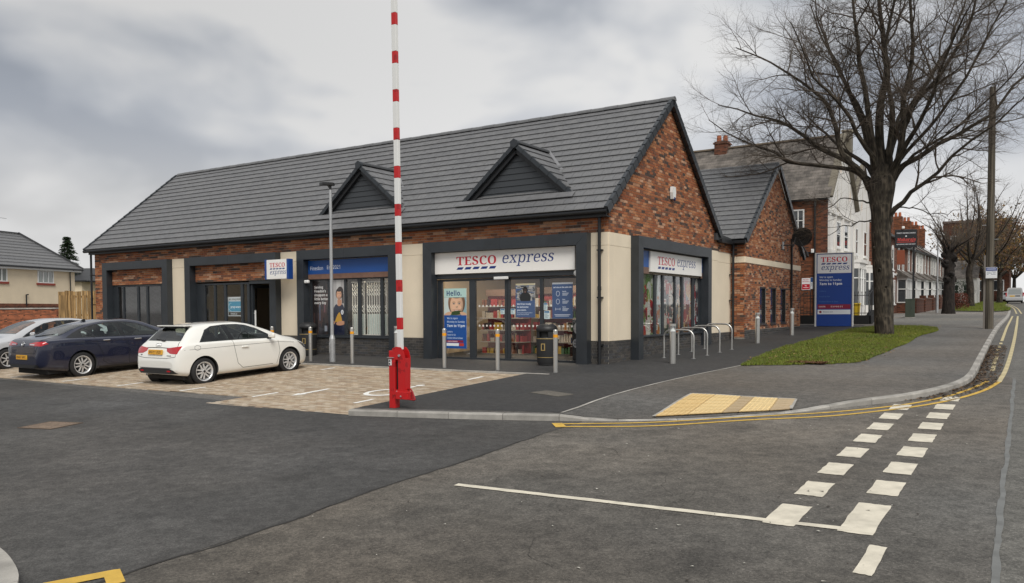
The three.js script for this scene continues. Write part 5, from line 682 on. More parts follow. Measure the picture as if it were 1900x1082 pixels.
{ // manhole covers
  const a = thing('manhole_cover', 'rusty square manhole cover in the dark car park tarmac', 'manhole cover', [-4.6, g(11.5) - 0.098, 11.5], 0.25); a.rotation.x = 0.034; part('frame', [bx(-0.36, 0.36, -0.05, 0.008, 0.29, 0.32), bx(-0.36, 0.36, -0.05, 0.008, -0.32, -0.29), bx(-0.36, -0.33, -0.05, 0.008, -0.29, 0.29), bx(0.33, 0.36, -0.05, 0.008, -0.29, 0.29)], M([0.1, 0.07, 0.05], 0.8), a); part('lid', rb(-0.325, 0.325, -0.05, 0.007, -0.285, 0.285, 0.004, 1), M([0.6, 0.43, 0.3], 0.85, 0, { map: again(chips, 0.8), bumpMap: bump(chips, 3), bumpScale: 0.004 }), a);
  const b = thing('manhole_cover', 'pale dusty cover set in the dark footway tarmac', 'manhole cover', [1.5, g(5.45) + 0.006, 5.45], -0.35); b.rotation.x = 0.034; part('frame', [bx(-0.4, 0.4, -0.03, 0.006, 0.17, 0.2), bx(-0.4, 0.4, -0.03, 0.006, -0.2, -0.17), bx(-0.4, -0.37, -0.03, 0.006, -0.17, 0.17), bx(0.37, 0.4, -0.03, 0.006, -0.17, 0.17)], M([0.13, 0.12, 0.1], 0.8), b); part('lid', bx(-0.365, 0.365, -0.03, 0.005, -0.165, 0.165), M([0.4, 0.36, 0.3], 0.9, 0, { map: again(chips, 1.6) }), b);
}
{ // telegraph pole with its notice plate
  const s = thing('telegraph_pole', 'tall wooden telegraph pole at the kerb with climbing steps', 'telegraph pole', [7.56, g(-17.4), -17.4]); part('pole', [cyl(0.155, 0.11, -0.3, 9.15, 0, 0, 18)], M([0.3, 0.26, 0.2], 0.95, 0, { map: again(barkTex, 1) , bumpMap: bump(barkTex, 1), bumpScale: 0.01 }), s); part('cable_cover', bx(-0.2, -0.13, 0, 2.8, 0.0, 0.09), M([0.2, 0.18, 0.16], 0.8), s); for (let i = 0; i < 8; i++) part('step', rod(V(i % 2 ? -0.12 : 0.12, 3.4 + i * 0.55, 0.02), V(i % 2 ? -0.27 : 0.27, 3.4 + i * 0.55, 0.04), 0.012), X.galv, s); part('pole_cap', cyl(0.12, 0.03, 9.15, 9.2, 0, 0, 14), X.galv, s);
  const n = thing('notice_plate', 'small blue and white notice plate fixed to the telegraph pole', 'sign', [7.62, 2.74, -17.2], 0.1); part('plate', rb(-0.19, 0.19, -0.21, 0.21, -0.01, 0.01, 0.008), M([0.8, 0.8, 0.8], 0.4), n); panel(FX, -0.18, 0.18, -0.2, 0.2, 0.0115, M([1, 1, 1], 0.4, 0, { map: canvasTex(128, 144, (c, w, h) => { c.fillStyle = '#e8eaec'; c.fillRect(0, 0, w, h); c.fillStyle = '#3a4a86'; c.fillRect(0, 0, w, 46); c.fillStyle = '#d7dcea'; c.fillRect(12, 16, 104, 10); c.fillStyle = '#69718a'; for (const [x, y, l] of [[10, 58, 44], [64, 56, 50], [10, 74, 60], [80, 72, 34], [10, 92, 20], [60, 90, 54]]) c.fillRect(x, y, l, 6); }) }), n, 'print'); part('clamp', bx(-0.12, 0.12, -0.03, 0.03, -0.08, -0.01), X.galv, n);
}
{ // green cabinet and lamp post far along the footway
  const s = thing('utility_cabinet', 'dark green utility cabinet on the footway beyond the verge', 'utility cabinet', [3.2, 0.885, -30.9], 0.12); part('body', rb(-0.24, 0.24, 0.04, 1.0, -0.32, 0.32, 0.02), M([0.04, 0.052, 0.036], 0.6), s); part('lid', rb(-0.26, 0.26, 1.0, 1.05, -0.34, 0.34, 0.015), M([0.045, 0.058, 0.04], 0.6), s); part('plinth', bx(-0.25, 0.25, -0.1, 0.045, -0.33, 0.33), X.concrete, s); part('door_seam', [bx(-0.005, 0.005, 0.1, 0.95, 0.32, 0.323), bx(0.05, 0.07, 0.5, 0.6, 0.32, 0.33)], X.black, s);
  const l = thing('street_lamp', 'slim grey street lamp in front of the brick terrace', 'street lamp', [3.34, 1.11, -43.6]); part('column', [cyl(0.09, 0.09, -0.1, 1.2, 0, 0, 12), cyl(0.055, 0.04, 1.2, 5.2, 0, 0, 12)], X.galv, l); part('lantern', [new THREE.SphereGeometry(0.2, 12, 8).scale(1.3, 0.6, 0.8).translate(0.15, 5.25, 0)], X.white, l);
}
// ---------------------------------------------------------------- cars: one smooth shell per body, cut for the wheels, with glass, lamps and seams laid on it
const evaluator = new Evaluator(); evaluator.attributes = ['position', 'normal']; evaluator.useGroups = true; // cut faces keep the dark trim material
function curve(pts) { // monotone cubic through points
  const n = pts.length, d = [], m = []; for (let i = 0; i < n - 1; i++) d.push((pts[i + 1][1] - pts[i][1]) / (pts[i + 1][0] - pts[i][0]));
  for (let i = 0; i < n; i++) m.push(i === 0 ? d[0] : i === n - 1 ? d[n - 2] : d[i - 1] * d[i] <= 0 ? 0 : (2 * d[i - 1] * d[i]) / (d[i - 1] + d[i]));
  return (x) => { if (x <= pts[0][0]) return pts[0][1]; if (x >= pts[n - 1][0]) return pts[n - 1][1]; let i = 0; while (x > pts[i + 1][0]) i++; const h = pts[i + 1][0] - pts[i][0], t = (x - pts[i][0]) / h, a = t * t, b = a * t; return (2 * b - 3 * a + 1) * pts[i][1] + (b - 2 * a + t) * h * m[i] + (3 * a - 2 * b) * pts[i + 1][1] + (b - a) * h * m[i + 1]; };
}
function carBody(o) {
  const top = curve(o.top), belt = curve(o.belt), hw = curve(o.half), rw = curve(o.roofHalf), bot = curve(o.bottom), crown = curve(o.crown);
  function section(x) {
    const zt = top(x), b = Math.min(belt(x), zt - 0.02), w = hw(x), zb = Math.min(bot(x), b - 0.1), r = Math.min(rw(x), w - 0.01), zc = Math.max(b + 0.008, zt - crown(x)), H = b - zb;
    const K = [[0, zb], [w - 0.11, zb], [w - 0.03, zb + 0.07], [w - 0.004, zb + H * 0.34], [w, zb + H * 0.66], [w - 0.012, b - 0.05], [w - 0.035, b - 0.004], [lerp(w - 0.05, r, 0.08), b + (zc - b) * 0.07], [lerp(w - 0.05, r, 0.52) + 0.018 * clamp((zc - b) * 3), b + (zc - b) * 0.55], [r, zc], [r - 0.09, lerp(zc, zt, 0.55)], [r * 0.5, lerp(zc, zt, 0.88)], [0, zt]];
    const P = [K[0]]; const N = 4;
    for (let i = 1; i < K.length - 1; i++) { const a = K[Math.max(1, i - 1)], b2 = K[i], c = K[i + 1], d = K[Math.min(K.length - 1, i + 2)]; for (let j = 0; j < N; j++) { const t = j / N, q = (k) => 0.5 * (2 * b2[k] + (c[k] - a[k]) * t * 0.9 + (2 * a[k] - 5 * b2[k] + 4 * c[k] - d[k]) * t * t * 0 + 0) ; const h = (k) => { const m0 = (c[k] - a[k]) * 0.42, m1 = (d[k] - b2[k]) * 0.42, t2 = t * t, t3 = t2 * t; return (2 * t3 - 3 * t2 + 1) * b2[k] + (t3 - 2 * t2 + t) * m0 + (-2 * t3 + 3 * t2) * c[k] + (t3 - t2) * m1; }; P.push([Math.max(0, h(0)), h(1)]); } }
    P.push(K[K.length - 1]); return P;
  }
  const cache = new Map(), sec = (x) => { const k = Math.round(x * 2000); if (!cache.has(k)) cache.set(k, section(k / 2000)); return cache.get(k); };
  const width = (x, z) => { const P = sec(x); let best = -1; for (let i = 1; i < P.length; i++) { const a = P[i - 1], b = P[i]; if ((a[1] - z) * (b[1] - z) <= 0 && a[1] !== b[1]) best = Math.max(best, lerp(a[0], b[0], (z - a[1]) / (b[1] - a[1]))); } return best; };
  const heightAt = (x, y) => { const P = sec(x); let best = -1; for (let i = 2; i < P.length; i++) { const a = P[i - 1], b = P[i]; if ((a[0] - y) * (b[0] - y) <= 0 && a[0] !== b[0]) best = Math.max(best, lerp(a[1], b[1], (y - a[0]) / (b[0] - a[0]))); } return best; };
  const endX = (y, z, dir) => { const y2 = Math.abs(y); let x = dir > 0 ? 0 : o.L; for (let i = 0; i < 400; i++) { if (width(x, z) >= y2) break; x += dir * 0.01; } let lo = x - dir * 0.01, hi = x; for (let i = 0; i < 12; i++) { const m = (lo + hi) / 2; if (width(m, z) >= y2) hi = m; else lo = m; } return clamp(hi, 0, o.L); };
  // shell
  const xs = []; for (const e of [0, 0.006, 0.015, 0.03, 0.05, 0.075, 0.105, 0.14, 0.18, 0.23]) { xs.push(e, o.L - e); } for (let x = 0.28; x < o.L - 0.24; x += 0.045) xs.push(x); xs.sort((a, b) => a - b);
  const rings = xs.map((x) => { const P = sec(x), q = [...P.map(([y, z]) => [y, z]), ...P.slice(1, -1).reverse().map(([y, z]) => [-y, z])]; return q.map(([y, z]) => [y, z, -(x - o.L / 2)]); });
  const n = rings[0].length, pos = [], idx = []; rings.forEach((r) => r.forEach((p) => pos.push(...p)));
  for (let i = 0; i < rings.length - 1; i++) for (let j = 0; j < n; j++) { const a = i * n + j, b = i * n + ((j + 1) % n), c = a + n, d = b + n; idx.push(a, b, c, b, d, c); }
  for (const [i, f] of [[0, 0], [rings.length - 1, 1]]) { const cz = rings[i].reduce((s, p) => s + p[1], 0) / n; pos.push(0, cz, rings[i][0][2]); const c = pos.length / 3 - 1; for (let j = 0; j < n; j++) { const a = i * n + j, b = i * n + ((j + 1) % n); f ? idx.push(a, b, c) : idx.push(b, a, c); } }
  let geo = new THREE.BufferGeometry(); geo.setAttribute('position', new THREE.BufferAttribute(new Float32Array(pos), 3)); geo.setIndex(idx); geo.computeVertexNormals();
  { // outward check
    const p = geo.attributes.position, nn = geo.attributes.normal, k = Math.floor(rings.length / 2) * n + 18; if (p.getX(k) * nn.getX(k) < 0) { for (let i = 0; i < idx.length; i += 3) { const t = idx[i]; idx[i] = idx[i + 1]; idx[i + 1] = t; } geo.setIndex(idx); geo.computeVertexNormals(); } }
  let A = new Brush(geo, o.paint); A.updateMatrixWorld(true); const cut = (ge) => { const B = new Brush(ge, X.trim); B.updateMatrixWorld(true); A = evaluator.evaluate(A, B, SUBTRACTION); A.updateMatrixWorld(true); };
  for (const ax of o.axles) for (const s of [1, -1]) cut(new THREE.CylinderGeometry(o.arch, o.arch, 0.8, 40).rotateZ(Math.PI / 2).translate(s * (o.W / 2 + 0.02), o.wheel, -(ax - o.L / 2)));
  { // the cabin is hollow and the windows are open to it
    const [xa, xb] = o.cabin, n2 = 26, rg = []; for (let i = 0; i <= n2; i++) { const x = lerp(xa, xb, i / n2), P = sec(x), floor = 0.42; const q = P.map(([y, z]) => [Math.max(0, y - 0.055), Math.max(floor, z - 0.045)]); rg.push([...q, ...q.slice(1, -1).reverse().map(([y, z]) => [-y, z])].map(([y, z]) => [y, z, -(x - o.L / 2)])); }
    const m = rg[0].length, ps = [], ix = []; rg.forEach((r2) => r2.forEach((p) => ps.push(...p))); for (let i = 0; i < n2; i++) for (let j = 0; j < m; j++) { const a = i * m + j, b = i * m + ((j + 1) % m), c = a + m, d = b + m; ix.push(a, b, c, b, d, c); } for (const [i, f] of [[0, 0], [n2, 1]]) { ps.push(0, 0.6, rg[i][0][2]); const c = ps.length / 3 - 1; for (let j = 0; j < m; j++) { const a = i * m + j, b = i * m + ((j + 1) % m); f ? ix.push(a, b, c) : ix.push(b, a, c); } }
    const flipIt = geo.index.array[0] !== 0 || geo.index.array[1] !== 1; if (flipIt) for (let i = 0; i < ix.length; i += 3) { const t = ix[i]; ix[i] = ix[i + 1]; ix[i + 1] = t; }
    const ge = new THREE.BufferGeometry(); ge.setAttribute('position', new THREE.BufferAttribute(new Float32Array(ps), 3)); ge.setIndex(ix); ge.computeVertexNormals(); cut(ge);
    for (const w of o.sideWindows) if (!w.name) for (const s of [1, -1]) cut(prism(w.poly.map(([x, z]) => [-(x - o.L / 2), z]), 0.75).rotateY(-Math.PI / 2).scale(1, 1, 1).translate(s > 0 ? 1.1 : -0.35, 0, 0));
    const mid = (xa + xb) / 2; cut(prism(o.windscreen, o.L - mid).translate(0, 0, -(o.L / 2) - 0.02)); cut(prism(o.rearWindow, mid).translate(0, 0, o.L / 2 - mid + 0.02));
  }
  const T = (x, y, z) => [y, z, -(x - o.L / 2)];
  const map = { side: (s) => (a, b) => T(a, s * Math.max(0.02, width(a, b)), b), rear: (a, b) => T(endX(a, b, 1), a, b), front: (a, b) => T(endX(a, b, -1), a, b), top: (a, b) => T(a, b, heightAt(a, Math.abs(b))) };
  function patch(kind, poly, lift, edge = 0.07, holes = []) { // a skin laid on the shell, in the flat coordinates of one view
    const shp = new THREE.Shape(poly.map(([x, y]) => new THREE.Vector2(x, y))); for (const h of holes) shp.holes.push(new THREE.Path(h.map(([x, y]) => new THREE.Vector2(x, y)))); let ge = new THREE.ShapeGeometry(shp); ge.deleteAttribute('uv'); ge.deleteAttribute('normal'); ge = new TessellateModifier(edge, 9).modify(ge.toNonIndexed());
    const f = typeof kind === 'function' ? kind : map[kind], p = ge.attributes.position; for (let i = 0; i < p.count; i++) p.setXYZ(i, ...f(p.getX(i), p.getY(i)));
    ge = mergeVertices(ge, 1e-4); ge.computeVertexNormals(); ge.computeBoundingSphere(); const nr = ge.attributes.normal, q = ge.attributes.position; let s = 0; const mid = o.H * 0.45; for (let i = 0; i < q.count; i++) s += q.getX(i) * nr.getX(i) + (q.getY(i) - mid) * nr.getY(i) + q.getZ(i) * 0.3 * nr.getZ(i);
    if (s < 0) { const ix = ge.index.array; for (let i = 0; i < ix.length; i += 3) { const t = ix[i]; ix[i] = ix[i + 1]; ix[i + 1] = t; } ge.computeVertexNormals(); }
    const n2 = ge.attributes.normal; for (let i = 0; i < q.count; i++) q.setXYZ(i, q.getX(i) + n2.getX(i) * lift, q.getY(i) + n2.getY(i) * lift, q.getZ(i) + n2.getZ(i) * lift); return ge;
  }
  const seam = (kind, pts, w = 0.009, lift = 0.0025) => { const G = new GB(), f = typeof kind === 'function' ? kind : map[kind], P = []; for (let i = 0; i < pts.length - 1; i++) for (let j = 0; j < 8; j++) P.push([lerp(pts[i][0], pts[i + 1][0], j / 8), lerp(pts[i][1], pts[i + 1][1], j / 8)]); P.push(pts[pts.length - 1]); const out = (p) => { const l = Math.hypot(p[0], p[1] - o.H * 0.4, p[2] * 0.3); return [p[0] + (p[0] / l) * lift, p[1] + ((p[1] - o.H * 0.4) / l) * lift, p[2] + ((p[2] * 0.3) / l) * lift]; }; for (let i = 0; i < P.length - 1; i++) { const a = P[i], b = P[i + 1], l = Math.hypot(b[0] - a[0], b[1] - a[1]) || 1, nx = (-(b[1] - a[1]) / l) * w / 2, ny = ((b[0] - a[0]) / l) * w / 2; const q = (p, s) => out(f(p[0] + nx * s, p[1] + ny * s)); G.quad(q(a, 1), q(a, -1), q(b, -1), q(b, 1), [1, 1, 1]); } return G.geo(false); };
  return { shell: A.geometry, shellMats: A.material, patch, seam, map, width, endX, T, heightAt };
}
function wheel(parent, x, y, z, R, W, rim, spokes, twin, m, dark, side) {
  const w = new THREE.Group(); w.name = 'wheel'; w.position.set(x, y, z); w.rotation.y = side > 0 ? 0 : Math.PI; parent.add(w); const q = (ge) => ge.rotateZ(-Math.PI / 2);
  part('tyre', q(lathe([[rim - 0.01, -W / 2 + 0.01], [rim + 0.01, -W / 2], [R - 0.03, -W / 2 + 0.004], [R - 0.006, -W / 2 + 0.03], [R, -W / 2 + 0.06], [R, W / 2 - 0.06], [R - 0.006, W / 2 - 0.03], [R - 0.03, W / 2 - 0.004], [rim + 0.012, W / 2], [rim - 0.008, W / 2 - 0.012]], 44)), X.rubber, w);
  const sp = [], n = twin ? spokes * 2 : spokes; for (let i = 0; i < n; i++) { const base = (Math.floor(i / (twin ? 2 : 1)) / spokes) * Math.PI * 2 + 0.3, da = twin ? (i % 2 ? 0.13 : -0.13) : 0, len = rim - 0.045; const s = prism([[-0.018, 0.035], [0.018, 0.035], [0.015, len], [-0.015, len]], 0.03); s.translate(twin ? (i % 2 ? -0.02 : 0.02) : 0, 0, 0); s.rotateZ(base + da); s.rotateY(Math.PI / 2); s.translate(W / 2 - 0.05, 0, 0); sp.push(s); }
  part('rim', [q(lathe([[rim - 0.012, W / 2 - 0.012], [rim, W / 2 - 0.004], [rim - 0.006, W / 2 + 0.0], [rim - 0.024, W / 2 - 0.01], [rim - 0.034, W / 2 - 0.04], [rim - 0.04, 0], [rim - 0.04, -0.06]], 44)), ...sp, cyl(0.055, 0.05, W / 2 - 0.055, W / 2 - 0.012, 0, 0, 18).rotateZ(-Math.PI / 2)], m, w);
  part('brake_disc', [cyl(rim - 0.05, rim - 0.05, -0.03, -0.02, 0, 0, 24).rotateZ(-Math.PI / 2)], dark, w); part('hub_cap', cyl(0.03, 0.03, W / 2 - 0.012, W / 2 - 0.006, 0, 0, 14).rotateZ(-Math.PI / 2), X.black, w); return w;
}
function car(o) {
  const root = thing(o.name, o.label, 'car', o.pos, o.turn ?? 0, o.group), b = carBody(o), P = (n, ge, m, l) => part(n, ge, m, root, l), both = (f) => [1, -1].flatMap((s) => f(b.map.side(s), s));
  root.rotation.order = 'YXZ'; root.rotation.x = o.pitch ?? 0; if (o.scale) root.scale.set(...o.scale);
  P('body', b.shell, b.shellMats);
  for (const s of [1, -1]) { for (const ax of o.axles) { const z = -(ax - o.L / 2); P('wheel_arch', [new THREE.CylinderGeometry(o.arch - 0.003, o.arch - 0.003, 0.36, 32, 1, true).rotateZ(Math.PI / 2).translate(s * (o.W / 2 - 0.24), o.wheel, z), new THREE.CircleGeometry(o.arch, 32).rotateY(s * Math.PI / 2).translate(s * (o.W / 2 - 0.4), o.wheel, z)], X.blackMatt); wheel(root, s * (o.W / 2 - 0.025 - o.tyreW / 2), o.wheel, z, o.wheel, o.tyreW, o.rim, o.spokes, o.twin, o.alloy ?? X.alloy, X.plastic, s); } }
  P('underbody', bx(-o.W / 2 + 0.2, o.W / 2 - 0.2, 0.16, 0.3, -o.L / 2 + 0.3, o.L / 2 - 0.25), X.blackMatt);
  for (const [i, w] of o.sideWindows.entries()) for (const s of [1, -1]) P(w.name ?? 'window', b.patch(b.map.side(s), w.poly, w.lift ?? 0.005, 0.07, w.name ? o.sideWindows.filter((q) => !q.name).map((q) => q.poly) : []), w.m ?? X.carGlass);
  P('windscreen', b.patch('front', o.windscreen, 0.005), X.carGlass); P('rear_window', b.patch('rear', o.rearWindow, 0.005), o.rearGlass ?? X.carGlass);
  for (const q of o.patches ?? []) for (const ge of q.mirror ? [b.patch(q.on, q.poly, q.lift ?? 0.004, 0.05), b.patch(q.on, q.poly.map(([y, z]) => [-y, z]), q.lift ?? 0.004, 0.05)] : q.sides ? both((f) => [b.patch(f, q.poly, q.lift ?? 0.004, 0.05)]) : [b.patch(q.on, q.poly, q.lift ?? 0.004, 0.05)]) P(q.name, ge, q.m);
  for (const sm of o.seams ?? []) for (const q of sm.sides ? both((f) => [b.seam(f, sm.pts, sm.w)]) : [b.seam(sm.on, sm.pts, sm.w)]) P('panel_gap', q, X.blackMatt);
  { // cabin furniture
    const cz = (x) => -(x - o.L / 2), [r1, r2] = o.seats; const seatMat = M([0.05, 0.05, 0.052], 0.8);
    for (const s of [1, -1]) for (const [x, nm] of [[r1, 'seat'], [r2, 'rear_seat']]) { P(nm, [rb(s * 0.36 - 0.24, s * 0.36 + 0.24, 0.4, 0.58, cz(x + 0.5), cz(x), 0.05), new RoundedBoxGeometry(0.46, 0.62, 0.13, 3, 0.05).rotateX(0.28).translate(s * 0.36, 0.82, cz(x - 0.04))], seatMat); P('headrest', new RoundedBoxGeometry(0.27, 0.18, 0.1, 3, 0.045).rotateX(0.15).translate(s * 0.36, o.headrest ?? 1.19, cz(x - 0.15)), seatMat); }
    const dx = o.cabin[1] - 0.35; P('dashboard', rb(-0.66, 0.66, 0.6, o.dash ?? 0.93, cz(dx + 0.3), cz(dx - 0.12), 0.06), X.plastic); P('steering_wheel', new THREE.TorusGeometry(0.18, 0.018, 8, 26).rotateX(-0.35).translate(0.36, o.dash ?? 0.95, cz(dx - 0.26)), X.plastic);
  }
  for (const s of [1, -1]) { // mirrors and handles
    const [mx, mz] = o.mirror, y = b.width(mx, mz - 0.02); const mg = new RoundedBoxGeometry(0.2, 0.13, 0.1, 4, 0.048); const pp = mg.attributes.position; for (let i = 0; i < pp.count; i++) { const k = (pp.getX(i) * s + 0.1) / 0.2; pp.setY(i, pp.getY(i) * lerp(0.75, 1, k)); } mg.computeVertexNormals(); mg.translate(s * (y + 0.15), mz + 0.05, -(mx - o.L / 2)); P('mirror', mg, o.mirrorPaint ?? o.paint); P('mirror_stalk', rod(V(s * (y - 0.03), mz - 0.01, -(mx - o.L / 2) + 0.01), V(s * (y + 0.12), mz - 0.01, -(mx - o.L / 2)), 0.022), X.plastic);
    for (const [hx, hz] of o.handles) { const hy = b.width(hx, hz); P('door_handle', new RoundedBoxGeometry(0.03, 0.026, 0.2, 3, 0.012).translate(s * (hy + 0.018), hz, -(hx - o.L / 2)), o.handlePaint ?? o.paint); }
  }
  for (const pl of o.plates) { const x = pl.x ?? (pl.rear ? b.endX(0, pl.z, 1) : b.endX(0, pl.z, -1)), dir = pl.rear ? 1 : -1, t = new THREE.Group(); t.name = 'number_plate'; root.add(t); t.position.set(0, pl.z, -(x - o.L / 2) + dir * 0.012); t.rotation.y = pl.rear ? 0 : Math.PI; t.rotation.order = 'YXZ'; t.rotation.x = -(pl.tilt ?? 0); part('plate', rb(-0.26, 0.26, -0.055, 0.055, -0.012, 0.004, 0.003, 1), pl.rear ? M([0.8, 0.5, 0.06], 0.4) : X.white, t); panel(FX, -0.257, 0.257, -0.053, 0.053, 0.0055, M([1, 1, 1], 0.4, 0, { map: canvasTex(256, 56, (c, w, h) => { c.fillStyle = pl.rear ? '#e3a52c' : '#eee'; c.fillRect(0, 0, w, h); c.fillStyle = '#14120f'; c.font = 'bold 46px sans-serif'; c.fillText(pl.text, 14, 45, 228); }) }), t, 'plate_print'); }
  o.extra?.(P, b, root); return root;
}
const paint3 = (c, r = 0.28) => MP(c, r, { clearcoat: 1, clearcoatRoughness: 0.03 });
const redLamp = MP([0.45, 0.006, 0.012], 0.12, { clearcoat: 1, clearcoatRoughness: 0.02 }), clearLamp = MP([0.55, 0.57, 0.6], 0.08, { clearcoat: 1 }), smokeLamp = MP([0.08, 0.08, 0.09], 0.08, { clearcoat: 1 });
const rearGlass = MP([0.5, 0.58, 0.56], 0.01, { transmission: 1, thickness: 0, ior: 1.75 });
// small white three-door hatchback
car({
  name: 'white_hatchback', label: 'small white three door hatchback parked nearest, tail towards the camera', group: 'cars parked in the bays', paint: paint3([0.85, 0.84, 0.79]), L: 3.954, W: 1.74, H: 1.416, axles: [0.66, 3.15], cabin: [0.5, 2.75], seats: [1.75, 0.85], wheel: 0.318, arch: 0.362, tyreW: 0.215, rim: 0.225, spokes: 5, twin: true,
  pos: [-8.2, -0.262, 5.13], pitch: 0.044, turn: 0.012, scale: [1.03, 1.03, 1.055], rearGlass,
  top: [[0, 0.6], [0.02, 0.68], [0.05, 0.78], [0.1, 0.9], [0.16, 0.985], [0.24, 1.035], [0.55, 1.325], [0.72, 1.375], [1.2, 1.412], [1.7, 1.408], [2.1, 1.36], [2.5, 1.23], [2.95, 1.02], [3.1, 0.975], [3.4, 0.915], [3.65, 0.84], [3.84, 0.74], [3.92, 0.63], [3.954, 0.54]],
  belt: [[0, 0.56], [0.05, 0.74], [0.15, 0.9], [0.3, 0.955], [0.8, 0.965], [1.6, 0.945], [2.4, 0.915], [2.95, 0.88], [3.4, 0.82], [3.75, 0.7], [3.954, 0.5]],
  half: [[0, 0.62], [0.02, 0.68], [0.06, 0.735], [0.14, 0.785], [0.3, 0.83], [0.6, 0.862], [1, 0.87], [2.9, 0.87], [3.3, 0.86], [3.6, 0.81], [3.78, 0.73], [3.88, 0.62], [3.93, 0.5], [3.954, 0.4]],
  roofHalf: [[0, 0.5], [0.1, 0.62], [0.24, 0.665], [0.55, 0.565], [0.9, 0.56], [1.5, 0.575], [2.1, 0.575], [2.5, 0.6], [2.95, 0.7], [3.3, 0.68], [3.7, 0.52], [3.954, 0.25]],
  bottom: [[0, 0.31], [0.2, 0.26], [0.5, 0.22], [1, 0.2], [3, 0.2], [3.5, 0.19], [3.8, 0.2], [3.954, 0.26]], crown: [[0, 0.015], [0.24, 0.03], [0.6, 0.06], [2.2, 0.06], [2.7, 0.035], [2.95, 0.025], [3.954, 0.03]],
  sideWindows: [{ name: 'window_trim', lift: 0.003, m: X.black, poly: [[0.6, 0.985], [1.5, 0.972], [2.76, 0.93], [2.62, 1.02], [2.3, 1.2], [2.0, 1.3], [1.75, 1.335], [1.4, 1.345], [1.05, 1.325], [0.85, 1.25], [0.72, 1.12]] }, { poly: [[0.66, 1.0], [1.38, 0.988], [1.3, 1.322], [1.08, 1.305], [0.9, 1.235], [0.78, 1.13]], lift: 0.006 }, { poly: [[1.52, 0.985], [2.66, 0.948], [2.55, 1.03], [2.26, 1.19], [1.98, 1.285], [1.73, 1.318], [1.44, 1.326]], lift: 0.006 }],
  windscreen: [[-0.66, 1.02], [0.66, 1.02], [0.53, 1.32], [0.3, 1.345], [-0.3, 1.345], [-0.53, 1.32]], rearWindow: [[-0.6, 1.035], [0.6, 1.035], [0.5, 1.305], [-0.5, 1.305]],
  patches: [{ name: 'tail_lamp', on: 'rear', mirror: true, m: redLamp, poly: [[0.34, 0.885], [0.745, 0.93], [0.765, 0.9], [0.72, 0.76], [0.5, 0.77], [0.37, 0.82]] }, { name: 'lower_bumper', on: 'rear', m: X.plastic, poly: [[-0.64, 0.4], [-0.5, 0.44], [0.5, 0.44], [0.64, 0.4], [0.7, 0.315], [-0.7, 0.315]] }, { name: 'reflector', on: 'rear', mirror: true, lift: 0.008, m: redLamp, poly: [[0.42, 0.36], [0.54, 0.36], [0.56, 0.39], [0.44, 0.395]] }, { name: 'headlamp', sides: true, m: smokeLamp, poly: [[3.42, 0.8], [3.72, 0.7], [3.84, 0.6], [3.84, 0.56], [3.66, 0.62]] }, { name: 'side_vent', sides: true, m: X.black, poly: [[3.8, 0.3], [3.84, 0.3], [3.83, 0.46], [3.79, 0.47]] }, { name: 'diffuser_strip', on: 'rear', lift: 0.007, m: M([0.3, 0.3, 0.3], 0.4, 0.5), poly: [[-0.56, 0.44], [0.56, 0.44], [0.57, 0.452], [-0.57, 0.452]] }],
  seams: [{ sides: true, pts: [[1.46, 0.97], [1.5, 0.7], [1.56, 0.42], [1.7, 0.3], [2.6, 0.3]] }, { sides: true, pts: [[2.78, 0.9], [2.82, 0.6], [2.72, 0.3]] }, { sides: true, w: 0.006, pts: [[0.2, 0.84], [1.4, 0.84], [2.8, 0.83], [3.3, 0.78]] }, { on: 'rear', pts: [[-0.6, 1.02], [-0.66, 0.95], [-0.69, 0.7], [-0.4, 0.665], [0.4, 0.665], [0.69, 0.7], [0.66, 0.95], [0.6, 1.02]] }, { on: 'rear', w: 0.014, pts: [[-0.45, 0.885], [-0.2, 0.895], [0.2, 0.895], [0.45, 0.885]] }, { sides: true, w: 0.006, pts: [[0.44, 0.9], [0.5, 0.93], [0.58, 0.9], [0.58, 0.84], [0.5, 0.81], [0.44, 0.84], [0.44, 0.9]] }],
  mirror: [2.52, 0.955], handles: [[1.78, 0.79]], plates: [{ rear: true, z: 0.8, text: 'WU11 DZE', tilt: 0.22, x: 0.035 }],
  extra: (P, b) => {
    const y = 1.365; P('spoiler', [rb(-0.5, 0.5, y - 0.014, y + 0.014, -(0.66 - 1.977), -(0.43 - 1.977), 0.012)], paint3([0.85, 0.84, 0.79])); P('spoiler_edge', rb(-0.46, 0.46, y - 0.04, y - 0.015, 1.977 - 0.62, 1.977 - 0.46, 0.01), X.black);
    const wx = b.endX(0, 1.05, 1); P('wiper', [rod(V(0.1, 1.04, -(wx - 1.977) + 0.03), V(-0.28, 1.075, -(b.endX(0.28, 1.08, 1) - 1.977) + 0.03), 0.014), rod(V(0.1, 1.04, -(wx - 1.977) + 0.035), V(-0.02, 1.05, -(wx - 1.977) + 0.035), 0.022)], X.plastic);
    const a = V(0, 1.41, -(1.0 - 1.977)); P('aerial', [rod(a, V(0, 1.56, a.z + 0.16), 0.006, 6, 0.003), new THREE.SphereGeometry(0.022, 8, 6).translate(0, 1.41, a.z)], X.black);
    for (let i = 0; i < 4; i++) P('badge_ring', new THREE.TorusGeometry(0.032, 0.006, 6, 18).rotateX(-0.6).translate(-0.072 + i * 0.048, 0.955, -(b.endX(0, 0.955, 1) - 1.977) + 0.008), X.chrome);
    P('badge', [bx(-0.56, -0.5, 0.72, 0.745, 0, 0.006).translate(0, 0, -(b.endX(0.53, 0.73, 1) - 1.977)), bx(0.4, 0.56, 0.715, 0.732, 0, 0.006).translate(0, 0, -(b.endX(0.48, 0.72, 1) - 1.977))], X.chrome); P('exhaust', rod(V(-0.45, 0.28, 1.9), V(-0.45, 0.28, 1.7), 0.035, 12), X.chrome);
  },
});
